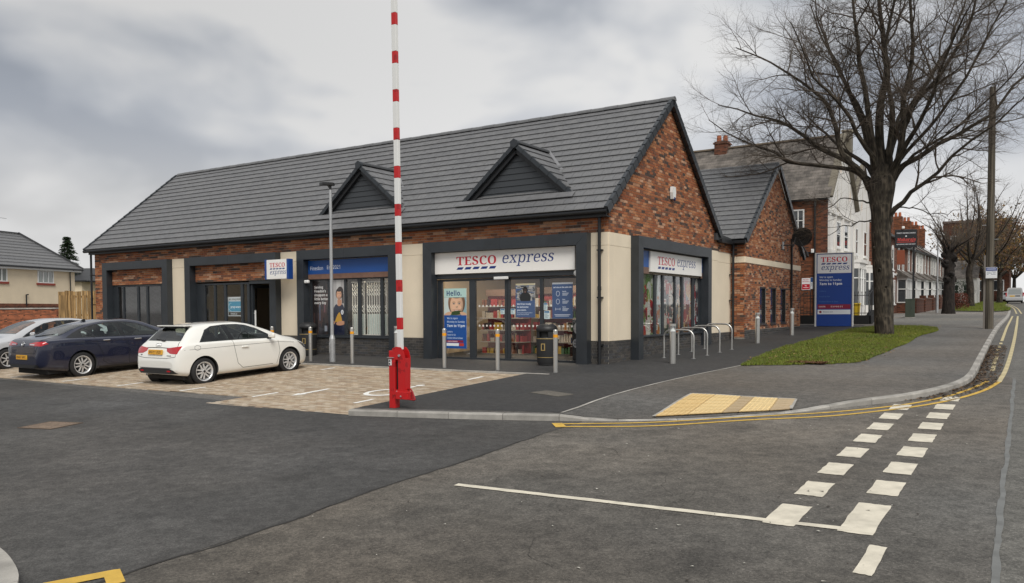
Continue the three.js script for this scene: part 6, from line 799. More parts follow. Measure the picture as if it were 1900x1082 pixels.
// navy fastback
car({
  name: 'navy_fastback', label: 'dark navy five door fastback parked between the white and silver cars', group: 'cars parked in the bays', paint: paint3([0.008, 0.011, 0.032], 0.25), L: 4.897, W: 1.863, H: 1.455, axles: [1.06, 3.889], cabin: [0.75, 3.5], seats: [2.35, 1.4], wheel: 0.335, arch: 0.378, tyreW: 0.225, rim: 0.235, spokes: 5, twin: true,
  pos: [-13.02, -0.265, 5.32], pitch: 0.042, turn: 0.0, scale: [1.02, 1.035, 1.02], rearGlass,
  top: [[0, 0.64], [0.02, 0.76], [0.05, 0.9], [0.1, 1.0], [0.17, 1.05], [0.3, 1.07], [0.6, 1.13], [1.1, 1.3], [1.5, 1.395], [2.0, 1.45], [2.5, 1.45], [2.9, 1.385], [3.3, 1.235], [3.75, 1.05], [3.9, 1.005], [4.3, 0.93], [4.6, 0.84], [4.78, 0.74], [4.86, 0.62], [4.897, 0.5]],
  belt: [[0, 0.6], [0.05, 0.84], [0.12, 0.96], [0.3, 1.0], [0.9, 1.01], [1.6, 0.985], [2.6, 0.955], [3.6, 0.91], [4.2, 0.85], [4.65, 0.72], [4.897, 0.46]],
  half: [[0, 0.66], [0.02, 0.72], [0.06, 0.78], [0.15, 0.84], [0.35, 0.89], [0.8, 0.925], [1.2, 0.931], [3.6, 0.93], [4.1, 0.92], [4.45, 0.87], [4.68, 0.77], [4.8, 0.65], [4.87, 0.5], [4.897, 0.38]],
  roofHalf: [[0, 0.54], [0.1, 0.66], [0.3, 0.7], [0.7, 0.64], [1.3, 0.56], [2, 0.575], [2.7, 0.59], [3.3, 0.64], [3.8, 0.75], [4.2, 0.72], [4.6, 0.55], [4.897, 0.24]],
  bottom: [[0, 0.33], [0.3, 0.26], [0.8, 0.2], [1.4, 0.19], [4, 0.19], [4.6, 0.19], [4.897, 0.27]], crown: [[0, 0.015], [0.3, 0.03], [0.9, 0.05], [1.6, 0.06], [2.7, 0.06], [3.4, 0.04], [3.8, 0.025], [4.897, 0.03]],
  sideWindows: [{ name: 'window_trim', lift: 0.003, m: X.black, poly: [[0.72, 1.05], [0.86, 1.03], [1.6, 1.015], [2.6, 0.985], [3.52, 0.955], [3.36, 1.05], [3.05, 1.21], [2.75, 1.315], [2.4, 1.375], [2.0, 1.385], [1.55, 1.335], [1.2, 1.25], [0.92, 1.14]] }, { poly: [[1.12, 1.045], [1.42, 1.038], [1.25, 1.225], [1.14, 1.195]], lift: 0.006 }, { poly: [[1.47, 1.036], [2.18, 1.015], [2.1, 1.362], [1.98, 1.36], [1.58, 1.312], [1.31, 1.243]], lift: 0.006 }, { poly: [[2.3, 1.012], [3.42, 0.975], [3.28, 1.06], [3.0, 1.2], [2.72, 1.295], [2.4, 1.352], [2.22, 1.36]], lift: 0.006 }],
  windscreen: [[-0.7, 1.05], [0.7, 1.05], [0.54, 1.37], [0.3, 1.4], [-0.3, 1.4], [-0.54, 1.37]], rearWindow: [[-0.62, 1.1], [0.62, 1.1], [0.5, 1.345], [-0.5, 1.345]],
  patches: [{ name: 'tail_lamp', on: 'rear', mirror: true, m: redLamp, poly: [[0.3, 0.94], [0.6, 0.985], [0.82, 0.985], [0.86, 0.93], [0.8, 0.88], [0.5, 0.885], [0.32, 0.9]] }, { name: 'chrome_strip', on: 'rear', mirror: true, lift: 0.01, m: X.chrome, poly: [[0.34, 0.905], [0.56, 0.9], [0.56, 0.925], [0.34, 0.93]] }, { name: 'lower_bumper', on: 'rear', m: X.plastic, poly: [[-0.7, 0.42], [0.7, 0.42], [0.72, 0.335], [-0.72, 0.335]] }, { name: 'headlamp', sides: true, m: smokeLamp, poly: [[4.3, 0.82], [4.6, 0.74], [4.76, 0.62], [4.7, 0.6], [4.5, 0.66]] }, { name: 'sill_trim', sides: true, m: X.plastic, poly: [[1.5, 0.2], [3.45, 0.2], [3.45, 0.255], [1.5, 0.255]] }],
  seams: [{ sides: true, pts: [[1.42, 1.02], [1.5, 0.8], [1.62, 0.55], [1.6, 0.4], [1.75, 0.3], [2.3, 0.28]] }, { sides: true, pts: [[2.25, 0.99], [2.34, 0.7], [2.34, 0.28], [3.4, 0.28], [3.5, 0.6], [3.48, 0.94]] }, { on: 'rear', pts: [[-0.66, 1.06], [-0.74, 0.95], [-0.6, 0.7], [0.6, 0.7], [0.74, 0.95], [0.66, 1.06]] }, { sides: true, w: 0.005, pts: [[0.9, 0.95], [1.1, 0.95], [1.1, 0.83], [0.9, 0.83], [0.9, 0.95]] }, { sides: true, w: 0.006, pts: [[0.5, 0.93], [1.6, 0.905], [3.4, 0.88]] }],
  mirror: [3.28, 1.0], handles: [[1.72, 0.925], [2.62, 0.9]], handlePaint: X.chrome, plates: [{ rear: true, z: 0.6, text: 'RN67 NPX', tilt: 0.06, x: 0.0 }],
  extra: (P, b) => {
    P('badge', [new THREE.TorusGeometry(0.05, 0.009, 8, 22).rotateX(-0.3).translate(0, 0.93, -(b.endX(0, 0.93, 1) - 2.4485) + 0.01), bx(-0.03, 0.03, 0.925, 0.935, 0, 0.01).translate(0, 0, -(b.endX(0, 0.93, 1) - 2.4485))], X.chrome); P('model_badge', bx(0.32, 0.5, 0.845, 0.86, 0, 0.006).translate(0, 0, -(b.endX(0.4, 0.85, 1) - 2.4485)), X.chrome);
    const wz = (y, h) => -(b.endX(y, h, 1) - 2.4485); P('wiper', [rod(V(-0.05, 1.09, wz(0, 1.09) + 0.02), V(0.42, 1.14, wz(0.42, 1.14) + 0.03), 0.013)], X.plastic); P('wiper', [rod(V(-0.52, 1.12, wz(0.52, 1.12) + 0.02), V(-0.5, 1.2, wz(0.5, 1.2) + 0.02), 0.012)], X.plastic);
    P('aerial_fin', prism([[0, 0], [0.16, 0], [0.05, 0.06], [0.02, 0.06]], 0.03).rotateY(-Math.PI / 2).translate(0.015, b.heightAt(1.7, 0) - 0.01, -(1.7 - 2.4485)), X.black);
  },
});
// silver five-door, nose towards the aisle
car({
  name: 'silver_car', label: 'silver five door car at left edge parked nose towards the camera', group: 'cars parked in the bays', paint: paint3([0.5, 0.51, 0.53], 0.3), L: 4.5, W: 1.8, H: 1.47, axles: [0.95, 3.62], cabin: [0.6, 3.1], seats: [2.0, 1.1], wheel: 0.325, arch: 0.37, tyreW: 0.215, rim: 0.22, spokes: 7, twin: false,
  pos: [-17.6, -0.25, 5.05], pitch: -0.042, turn: Math.PI,
  top: [[0, 0.62], [0.03, 0.78], [0.08, 0.95], [0.16, 1.04], [0.3, 1.1], [0.65, 1.3], [0.95, 1.39], [1.5, 1.455], [2.0, 1.465], [2.5, 1.41], [2.9, 1.27], [3.35, 1.05], [3.5, 1.0], [3.9, 0.92], [4.2, 0.82], [4.38, 0.7], [4.46, 0.6], [4.5, 0.5]],
  belt: [[0, 0.58], [0.05, 0.8], [0.15, 0.96], [0.4, 1.0], [1.5, 0.97], [2.6, 0.94], [3.3, 0.9], [3.9, 0.83], [4.3, 0.68], [4.5, 0.46]],
  half: [[0, 0.64], [0.03, 0.72], [0.1, 0.8], [0.3, 0.87], [0.8, 0.895], [1.2, 0.9], [3.3, 0.9], [3.8, 0.88], [4.15, 0.81], [4.35, 0.68], [4.46, 0.5], [4.5, 0.36]],
  roofHalf: [[0, 0.54], [0.12, 0.66], [0.3, 0.68], [0.7, 0.58], [1.5, 0.58], [2.4, 0.59], [2.9, 0.64], [3.4, 0.73], [3.8, 0.7], [4.2, 0.54], [4.5, 0.22]],
  bottom: [[0, 0.33], [0.4, 0.24], [0.9, 0.2], [3.6, 0.2], [4.2, 0.19], [4.5, 0.26]], crown: [[0, 0.015], [0.3, 0.03], [0.8, 0.06], [2.3, 0.06], [3.0, 0.04], [3.4, 0.025], [4.5, 0.03]],
  sideWindows: [{ name: 'window_trim', lift: 0.003, m: X.black, poly: [[0.55, 1.06], [1.4, 1.01], [3.15, 0.955], [3.0, 1.05], [2.7, 1.21], [2.4, 1.33], [2.0, 1.395], [1.5, 1.39], [1.05, 1.33], [0.75, 1.22]] }, { poly: [[0.95, 1.05], [1.82, 1.02], [1.86, 1.37], [1.5, 1.368], [1.1, 1.31]], lift: 0.006 }, { poly: [[1.96, 1.015], [3.05, 0.975], [2.92, 1.06], [2.66, 1.2], [2.38, 1.31], [2.0, 1.37]], lift: 0.006 }],
  windscreen: [[-0.7, 1.06], [0.7, 1.06], [0.55, 1.36], [0.3, 1.4], [-0.3, 1.4], [-0.55, 1.36]], rearWindow: [[-0.6, 1.12], [0.6, 1.12], [0.5, 1.33], [-0.5, 1.33]], rearGlass,
  patches: [{ name: 'tail_lamp', on: 'rear', mirror: true, m: redLamp, poly: [[0.45, 0.98], [0.8, 0.98], [0.82, 0.85], [0.5, 0.87]] }, { name: 'headlamp', on: 'front', mirror: true, m: clearLamp, poly: [[0.4, 0.68], [0.7, 0.74], [0.78, 0.7], [0.7, 0.6], [0.45, 0.6]] }, { name: 'grille', on: 'front', m: X.black, poly: [[-0.36, 0.56], [0.36, 0.56], [0.32, 0.64], [-0.32, 0.64]] }],
  seams: [{ sides: true, pts: [[1.88, 0.98], [1.92, 0.6], [1.92, 0.3], [3.1, 0.3], [3.2, 0.6], [3.14, 0.93]] }, { sides: true, pts: [[1.05, 0.99], [1.2, 0.7], [1.42, 0.4], [1.5, 0.3], [1.9, 0.3]] }, { sides: true, w: 0.006, pts: [[0.5, 0.86], [2, 0.86], [3.6, 0.83]] }],
  mirror: [2.92, 0.985], handles: [[1.5, 0.88], [2.35, 0.86]], plates: [{ rear: false, z: 0.42, text: 'KX64 FVB' }],
});
const vanGlass = MP([0.3, 0.32, 0.32], 0.05, { clearcoat: 1 });
{ // silver van far along the road
  const z = -95, s = thing('silver_van', 'silver van seen from behind far along the road', 'van', [6.75, g(z) - 0.02, z], 0.03), w = 0.9; const sh = prism([[-w, 0.35], [-w + 0.02, 0.95], [-w + 0.16, 1.72], [-w + 0.3, 1.83], [w - 0.3, 1.83], [w - 0.16, 1.72], [w - 0.02, 0.95], [w, 0.35]], 4.4).translate(0, 0, -4.4); part('body', sh, paint3([0.5, 0.5, 0.5], 0.4), s);
  part('rear_window', prism([[-0.68, 1.05], [-0.6, 1.65], [0.6, 1.65], [0.68, 1.05]], 0.01), vanGlass, s); part('bumper', rb(-w - 0.01, w + 0.01, 0.3, 0.62, -0.1, 0.1, 0.04), paint3([0.42, 0.42, 0.43], 0.4), s); part('number_plate', bx(-0.5, 0.02, 0.78, 0.9, 0.0, 0.02), M([0.75, 0.45, 0.04], 0.5), s); part('trim_strip', bx(0.05, 0.55, 0.8, 0.9, 0, 0.015), X.black, s); for (const q of [-1, 1]) { part('tail_lamp', bx(q * 0.86 - 0.06, q * 0.86 + 0.06, 0.8, 1.25, -0.05, 0.02), redLamp, s); part('wheel', cyl(0.33, 0.33, -0.1, 0.1, 0, 0, 20).rotateZ(Math.PI / 2).translate(q * 0.75, 0.33, -0.8), X.rubber, s); } part('underbody', bx(-0.8, 0.8, 0.18, 0.36, -4.2, -0.1), X.blackMatt, s);
  for (const q of [-1, 1]) part('mirror', rb(q * 1.0 - 0.1, q * 1.0 + 0.1, 1.05, 1.3, -3.2, -3.05, 0.04), X.plastic, s);
  const c = thing('parked_car', 'dark car far along the road beyond the silver van', 'car', [5.2, g(-112) - 0.05, -112]); part('body', [rb(-0.85, 0.85, 0.3, 0.9, -4, 0, 0.15), rb(-0.7, 0.7, 0.85, 1.42, -3.2, -0.3, 0.2)], paint3([0.4, 0.4, 0.42]), c); part('rear_window', bx(-0.6, 0.6, 0.95, 1.3, -0.32, -0.28), vanGlass, c); for (const q of [-1, 1]) { part('tail_lamp', bx(q * 0.7 - 0.08, q * 0.7 + 0.08, 0.65, 0.82, -0.02, 0.02), redLamp, c); part('wheel', cyl(0.32, 0.32, -0.1, 0.1, 0, 0, 16).rotateZ(Math.PI / 2).translate(q * 0.72, 0.32, -0.8), X.rubber, c); }
}
// ---------------------------------------------------------------- trees
class Wood { // tapered tubes gathered in one geometry
  constructor() { this.p = []; this.n = []; this.u = []; }
  tube(pts, radii, seg) {
    let t = pts[1].clone().sub(pts[0]).normalize(), nrm = Math.abs(t.y) < 0.9 ? V(0, 1, 0) : V(1, 0, 0); nrm.sub(t.clone().multiplyScalar(nrm.dot(t))).normalize(); let prev = null, len = 0;
    for (let i = 0; i < pts.length; i++) {
      if (i) len += pts[i].distanceTo(pts[i - 1]);
      t = pts[Math.min(pts.length - 1, i + 1)].clone().sub(pts[Math.max(0, i - 1)]).normalize(); nrm.sub(t.clone().multiplyScalar(nrm.dot(t))).normalize(); const bi = V().crossVectors(t, nrm), ring = [];
      for (let j = 0; j <= seg; j++) { const a = (j / seg) * Math.PI * 2, d = nrm.clone().multiplyScalar(Math.cos(a)).addScaledVector(bi, Math.sin(a)), wob = seg > 8 ? 1 + 0.09 * (vnoise(Math.cos(a) * 1.5 + 5, len * 0.9 + Math.sin(a) * 1.5, 7) - 0.5) * 2 : 1; ring.push([pts[i].x + d.x * radii[i] * wob, pts[i].y + d.y * radii[i] * wob, pts[i].z + d.z * radii[i] * wob, d.x, d.y, d.z, (j / seg) * Math.max(1, Math.round(radii[0] * 6)), len]); }
      if (prev) for (let j = 0; j < seg; j++) for (const q of [prev[j], ring[j + 1], ring[j], prev[j], prev[j + 1], ring[j + 1]]) { this.p.push(q[0], q[1], q[2]); this.n.push(q[3], q[4], q[5]); this.u.push(q[6], q[7]); }
      prev = ring;
    }
  }
  geo() { const ge = new THREE.BufferGeometry(), f = (a, n) => new THREE.BufferAttribute(new Float32Array(a), n); ge.setAttribute('position', f(this.p, 3)); ge.setAttribute('normal', f(this.n, 3)); ge.setAttribute('uv', f(this.u, 2)); return ge; }
}
const spline = (pts, n) => new THREE.CatmullRomCurve3(pts, false, 'centripetal').getPoints(n);
// a branch that wanders, then sheds finer ones along its length
function branch(w, r, start, dir, len, rad, level, spec, leafSink) {
  const S = spec[level], n = S.seg, pts = [start.clone()], rr = [rad], d = dir.clone(), p = start.clone();
  for (let i = 1; i <= n; i++) { d.x += (r() - 0.5) * S.wob; d.y += (r() - 0.5) * S.wob + S.up; d.z += (r() - 0.5) * S.wob; d.normalize(); p.addScaledVector(d, len / n); pts.push(p.clone()); rr.push(rad * lerp(1, S.tip, i / n)); }
  w.tube(pts, rr, S.sides); shed(w, r, pts, rr, len, level + 1, spec, S.from, leafSink);
}
function shed(w, r, pts, rr, len, level, spec, from, leafSink) {
  const S = spec[level]; if (!S) { leafSink?.(pts); return; } const cnt = Math.max(1, Math.round((len * (1 - from)) / S.gap)); let az = r() * 6.28;
  for (let i = 0; i < cnt; i++) {
    const t = from + (1 - from) * ((i + r()) / cnt), k = Math.min(pts.length - 2, Math.floor(t * (pts.length - 1))), f = t * (pts.length - 1) - k, q = pts[k].clone().lerp(pts[k + 1], f), ax = pts[k + 1].clone().sub(pts[k]).normalize();
    az += 2.4 + (r() - 0.5) * 0.8; const side = V(Math.cos(az), 0.0, Math.sin(az)).addScaledVector(V(0, 1, 0), (r() - 0.5) * 1.2); side.sub(ax.clone().multiplyScalar(side.dot(ax))); if (side.lengthSq() < 1e-4) continue; side.normalize();
    const ang = S.ang[0] + r() * (S.ang[1] - S.ang[0]), d = ax.clone().multiplyScalar(Math.cos(ang)).addScaledVector(side, Math.sin(ang)); d.y += S.lift ?? 0; d.normalize();
    const L = (S.len[0] + r() * (S.len[1] - S.len[0])) * lerp(1, 0.55, t), R = Math.min(lerp(rr[k], rr[k + 1], f) * 0.62, S.rad * (0.7 + 0.6 * r())); branch(w, r, q, d, L, R, level, spec, leafSink);
  }
  if (level >= 2) { const e = pts.length - 1, d = pts[e].clone().sub(pts[e - 1]).normalize(); branch(w, r, pts[e], d, S.len[0], rr[e] * 0.9, level, spec, leafSink); }
}
const barkMat = M([0.165, 0.135, 0.098], 0.97, 0, { map: again(barkTex, 1), bumpMap: bump(barkTex, 1), bumpScale: 0.02 }), twigMat = M([0.1, 0.078, 0.06], 0.95), barkDark = M([0.12, 0.094, 0.072], 0.97, 0, { map: again(barkTex, 1) });
{ // the big bare lime on the verge
  const tx = 4.5, tz = -13.1, ty = g(tz), t = thing('bare_tree', 'big bare tree on the grass verge, its branches spreading over the wing roof', 'tree', [tx, ty, tz], 0), r = mulberry(404), loc = (x, h, z = tz) => V(x - tx, h - ty, z - tz);
  const trunkW = new Wood(); trunkW.tube(spline([loc(4.52, 0.1), loc(4.52, 0.5), loc(4.5, 0.9), loc(4.47, 1.6), loc(4.42, 2.8), loc(4.38, 3.9), loc(4.37, 4.7), loc(4.38, 5.4), loc(4.4, 6.0), loc(4.42, 6.5)], 26), Array.from({ length: 27 }, (_, i) => { const k = i / 26; return 0.325 + 0.09 * Math.exp(-k * 26) + 0.12 * sstep(0.66, 0.86, k) - 0.1 * sstep(0.88, 1, k); }), 22);
  for (let i = 0; i < 12; i++) { const a = r() * 6.28, h = 1 + r() * 4.6; trunkW.tube([V(-0.1 + Math.cos(a) * 0.24, h, Math.sin(a) * 0.24), V(-0.1 + Math.cos(a) * 0.365, h + 0.02, Math.sin(a) * 0.365)], [0.13, 0.02], 9); }
  part('trunk', trunkW.geo(), barkMat, t);
  const limbs = [
    [[[3.95, 5.7], [3.86, 6.1], [2.97, 6.57], [1.18, 6.89], [0.59, 7.36], [-0.48, 7.87], [-1.8, 8.76]], 0.13, 0.0, 0.6, 1.4], [[[4.05, 5.6], [3.86, 6.13], [3.38, 6.63], [2.27, 7.39], [1.33, 8.18], [0.58, 8.73], [-0.72, 9.27], [-2.0, 9.81]], 0.17, 0.0, -1.2, 1.6], [[[4.0, 5.7], [3.73, 6.24], [3.1, 7.03], [2.88, 8.05], [2.54, 8.9], [1.96, 9.42], [0.84, 10.37], [-0.4, 11.09]], 0.16, 0.0, 1.6, 1.5],
    [[[4.2, 6.0], [3.99, 6.89], [3.84, 7.51], [3.43, 8.56], [3.08, 9.47], [2.52, 10.94], [1.94, 11.78], [1.41, 13.37]], 0.17, 0, -1.8, 1.6], [[[4.3, 6.0], [4.12, 6.88], [3.97, 7.91], [3.75, 9.65], [3.61, 11.09], [3.52, 12.53], [3.29, 14.3]], 0.18, 0, 1.3, 1.5], [[[4.45, 6.08], [4.32, 6.74], [4.3, 8.52], [4.48, 10.03], [4.26, 11.68], [4.19, 13.52], [4.35, 15.17]], 0.24, 0, -0.3, 1.5],
    [[[4.6, 5.6], [4.71, 6.06], [4.97, 6.68], [5.07, 8.34], [5.31, 9.76], [5.33, 12.15], [5.56, 13.94]], 0.21, 0, 0.9, 1.5], [[[4.6, 5.5], [4.63, 5.87], [4.97, 6.47], [5.96, 7.0], [6.79, 7.43], [7.61, 7.99], [8.63, 9.15], [9.5, 9.74]], 0.16, 0, -1.0, 1.6], [[[4.6, 4.4], [4.81, 4.87], [5.29, 5.32], [5.91, 5.89], [6.8, 6.63], [7.96, 7.55], [9.09, 8.43]], 0.13, 0, 0.8, 1.4],
    [[[5.04, 7.7], [5.33, 8.3], [6.17, 9.27], [7.05, 10.73], [7.37, 11.72], [7.97, 13.0]], 0.12, 0, 1.5, 1.5], [[[4.5, 6.1], [4.6, 7.2], [4.7, 8.6], [4.9, 10], [5.4, 12]], 0.13, 0, -4.2, 1.5], [[[4.3, 6.1], [4.0, 7.0], [3.4, 8.2], [2.6, 9.4], [2.2, 10.8]], 0.13, 0, 4.0, 1.5], [[[4.5, 6.0], [5.2, 7.0], [6.0, 8.2], [6.7, 9.6], [7.4, 10.6]], 0.13, 0, 3.6, 1.5], [[[4.3, 5.9], [3.6, 6.8], [2.6, 7.7], [1.5, 8.8], [0.6, 9.9]], 0.12, 0, -3.6, 1.4],
    [[[4.35, 6.5], [4.9, 8.0], [5.9, 9.8], [6.6, 11.6], [7.0, 13.4]], 0.13, 0, -2.2, 1.5], [[[4.6, 6.4], [4.75, 8], [4.6, 10], [4.9, 12], [5.0, 14.2]], 0.14, 0, 2.2, 1.5], [[[4.6, 5.9], [5.0, 6.7], [6.2, 8.0], [7.2, 9.6], [8.0, 11.2], [8.5, 12.6]], 0.1, 0, 0.6, 1.5], [[[4.2, 6.3], [3.9, 8.0], [3.0, 9.8], [2.3, 11.6], [2.0, 13.4]], 0.1, 0, 0.4, 1.5], [[[4.7, 5.8], [5.2, 6.5], [6.0, 7.0], [7.0, 7.6], [8.2, 8.6], [9.2, 9.9]], 0.08, 0, 1.6, 1.5],
    [[[4.0, 5.2], [3.7, 5.3], [3.2, 5.35], [2.6, 4.9], [2.2, 4.6]], 0.035, 0, 1.4, 1.0], [[[4.1, 4.6], [3.6, 4.5], [3.0, 4.3], [2.5, 3.9]], 0.03, 0, 0.9, 0.8], [[[4.75, 5.0], [5.4, 4.9], [6.2, 4.6], [6.9, 4.7]], 0.03, 0, 0.8, 0.8],
  ];
  const spec = [null, { seg: 7, wob: 0.42, up: 0.03, tip: 0.35, sides: 6, from: 0.18, gap: 0.4, len: [1.2, 3.2], rad: 0.034, ang: [0.5, 1.1] }, { seg: 5, wob: 0.5, up: 0.02, tip: 0.4, sides: 4, from: 0.15, gap: 0.155, len: [0.6, 1.6], rad: 0.014, ang: [0.5, 1.15] }, { seg: 4, wob: 0.5, up: 0.05, tip: 0.45, sides: 3, from: 0.2, gap: 0.105, len: [0.35, 0.95], rad: 0.0078, ang: [0.45, 1.1] }, { seg: 2, wob: 0.4, up: 0.08, tip: 0.5, sides: 3, from: 1, gap: 0.2, len: [0.16, 0.42], rad: 0.0055, ang: [0.4, 1.0] }];
  const twigs = new Wood();
  for (const [P, rad, , dz, f] of limbs) {
    const n = P.length - 1, pts = spline(P.map(([x, h], i) => loc(x, h, tz + dz * Math.pow(i / n, 1.2))), 22), L = pts.reduce((s, q, i) => (i ? s + q.distanceTo(pts[i - 1]) : 0), 0); pts.forEach((q, i) => { if (i > 1) { q.x += (vnoise(i * 0.5, dz * 9, 3) - 0.5) * 0.14; q.y += (vnoise(i * 0.5, dz * 9, 4) - 0.5) * 0.14; } });
    const rr = pts.map((_, i) => rad * 0.86 * lerp(1, 0.1, Math.pow(i / 22, 0.8)) + 0.005), w = new Wood(); w.tube(pts, rr, rad > 0.1 ? 12 : 7); part('limb', w.geo(), barkMat, t);
    shed(twigs, r, pts, rr, L, 1, spec, rad < 0.05 ? 0.3 : 0.34);
  }
  part('crown', twigs.geo(), twigMat, t).userData.kind = 'stuff';
}
function bareTree(name, label, cat, [x, z], seed, o, group) { // trunk, limbs and a fine crown grown upward
  const r = mulberry(seed), t = thing(name, label, cat, [x, g(z) + (o.dy ?? 0), z], 0, group), tr = new Wood(), cr = new Wood(), H = o.trunk, pts = spline([V(0, -0.2, 0), V((r() - 0.5) * 0.2, H * 0.4, 0), V((r() - 0.5) * 0.3, H * 0.75, (r() - 0.5) * 0.2), V((r() - 0.5) * 0.3, H, 0)], 12); tr.tube(pts, pts.map((_, i) => o.rad * (1 + 0.3 * Math.exp(-i)) * lerp(1, 0.72, i / 12)), 12);
  if (o.knobs) for (let i = 0; i < o.knobs; i++) { const a = r() * 6.28, h = H * (0.45 + r() * 0.55), k = o.rad * (0.4 + r() * 0.3); tr.tube([V(Math.cos(a) * o.rad * 0.5, h, Math.sin(a) * o.rad * 0.5), V(Math.cos(a) * o.rad * 1.1, h + 0.05, Math.sin(a) * o.rad * 1.1), V(Math.cos(a) * o.rad * 1.35, h + 0.08, Math.sin(a) * o.rad * 1.35)], [k, k * 1.1, k * 0.2], 8); }
  part('trunk', tr.geo(), o.bark ?? barkDark, t); const leaves = []; const sink = o.leaf ? (q) => { if (r() < o.leaf) leaves.push(q[q.length - 1]); } : undefined;
  for (let i = 0; i < o.limbs; i++) { const a = (i / o.limbs) * 6.28 + r(), lean = o.lean[0] + r() * (o.lean[1] - o.lean[0]), L = o.len * (0.75 + 0.5 * r()), w = new Wood(), d = V(Math.cos(a) * Math.sin(lean), Math.cos(lean), Math.sin(a) * Math.sin(lean)), n = 10, P = [pts[pts.length - 1 - (i % 3)].clone()], R = [o.rad * 0.32]; for (let j = 1; j <= n; j++) { d.x += (r() - 0.5) * 0.3; d.y += 0.04 + (r() - 0.5) * 0.2; d.z += (r() - 0.5) * 0.3; d.normalize(); P.push(P[j - 1].clone().addScaledVector(d, L / n)); R.push(o.rad * 0.32 * lerp(1, 0.12, j / n)); } w.tube(P, R, 7); part('limb', w.geo(), o.bark ?? barkDark, t); shed(cr, r, P, R, L, 1, o.spec, o.from ?? 0.2, sink); }
  part('crown', cr.geo(), o.twig ?? twigMat, t).userData.kind = 'stuff';
  if (leaves.length) { const G = new GB(); for (const q of leaves) for (let k = 0; k < (o.leafN ?? 3); k++) { const s = o.leafSize * (0.5 + r()), c = o.leafCols[(r() * o.leafCols.length) | 0], e = () => (r() - 0.5) * s * 2, a = [q.x + e() * 1.5, q.y + e() * 1.5, q.z + e() * 1.5]; G.tri(a, [a[0] + e(), a[1] + e(), a[2] + e()], [a[0] + e(), a[1] + e(), a[2] + e()], c); } part('foliage', G.geo(), M([1, 1, 1], 0.8, 0, { vertexColors: true, side: THREE.DoubleSide }), t).userData.kind = 'stuff'; }
  return t;
}
const farSpec = (k, rad = 1) => [null, { seg: 5, wob: 0.45, up: 0.05, tip: 0.35, sides: 4, from: 0.15, gap: 0.6 * k, len: [1.2 * k, 2.6 * k], rad: 0.045 * rad, ang: [0.45, 1.0] }, { seg: 4, wob: 0.5, up: 0.03, tip: 0.4, sides: 3, from: 0.15, gap: 0.38 * k, len: [0.6 * k, 1.4 * k], rad: 0.022 * rad, ang: [0.45, 1.1] }, { seg: 2, wob: 0.5, up: 0.04, tip: 0.5, sides: 3, from: 1, gap: 0.3 * k, len: [0.35 * k, 0.8 * k], rad: 0.013 * rad, ang: [0.4, 1.0] }];
const brownTwig = M([0.14, 0.1, 0.078], 0.95), autumn = [[0.16, 0.085, 0.02], [0.22, 0.12, 0.02], [0.1, 0.07, 0.025], [0.12, 0.05, 0.02], [0.08, 0.075, 0.03]];
bareTree('pollard_tree', 'knobbly pollarded tree trunk with thin shoots by the brick garden wall', 'tree', [4.3, -40.4], 11, { trunk: 4.1, rad: 0.36, knobs: 14, limbs: 9, lean: [0.4, 1.2], len: 1.6, bark: M([0.06, 0.045, 0.037], 0.97, 0, { map: again(barkTex, 1) }), from: 0.1, spec: [null, { seg: 5, wob: 0.25, up: 0.16, tip: 0.5, sides: 4, from: 0.2, gap: 0.1, len: [0.8, 1.8], rad: 0.016, ang: [0.3, 0.9], lift: 0.4 }, { seg: 2, wob: 0.3, up: 0.1, tip: 0.5, sides: 3, from: 1, gap: 0.3, len: [0.2, 0.5], rad: 0.008, ang: [0.3, 0.9] }] });
bareTree('bare_tree', 'tall bare tree rising behind the pollarded trunk', 'tree', [4.2, -62], 12, { trunk: 4.2, rad: 0.32, limbs: 11, lean: [0.2, 0.95], len: 7.2, spec: farSpec(0.66, 0.8) });
bareTree('autumn_tree', 'brown leaved tree left of the silver van, nearest of the brown trees', 'tree', [5.6, -84], 13, { trunk: 3.4, rad: 0.3, limbs: 13, lean: [0.3, 1.2], len: 6.0, spec: farSpec(0.95, 1.1), twig: brownTwig, leaf: 0.9, leafN: 3, leafSize: 0.2, leafCols: autumn });
bareTree('autumn_tree', 'brown leaved tree behind the far bare tree on the grass strip', 'tree', [3.4, -98], 14, { trunk: 3.6, rad: 0.3, limbs: 13, lean: [0.3, 1.2], len: 6.8, spec: farSpec(1.0, 1.2), twig: brownTwig, leaf: 0.9, leafN: 3, leafSize: 0.24, leafCols: autumn });
bareTree('autumn_tree', 'dusky brown tree beyond the van at the far end of the road', 'tree', [6.0, -128], 15, { trunk: 3.6, rad: 0.3, limbs: 13, lean: [0.3, 1.2], len: 7.4, spec: farSpec(1.1, 1.4), twig: brownTwig, leaf: 0.9, leafN: 3, leafSize: 0.3, leafCols: autumn });
bareTree('bare_tree', 'slender bare tree between the far bare tree and the brown leaved ones', 'tree', [4.9, -73], 21, { trunk: 4.0, rad: 0.28, limbs: 11, lean: [0.2, 1.0], len: 7.0, spec: farSpec(0.7, 0.9), twig: brownTwig, leaf: 0.12, leafN: 2, leafSize: 0.16, leafCols: autumn });
bareTree('autumn_tree', 'brown leaved tree closing the row left of the road end', 'tree', [4.6, -112], 22, { trunk: 3.6, rad: 0.3, limbs: 13, lean: [0.3, 1.2], len: 7.2, spec: farSpec(1.05, 1.3), twig: brownTwig, leaf: 0.9, leafN: 3, leafSize: 0.24, leafCols: autumn });
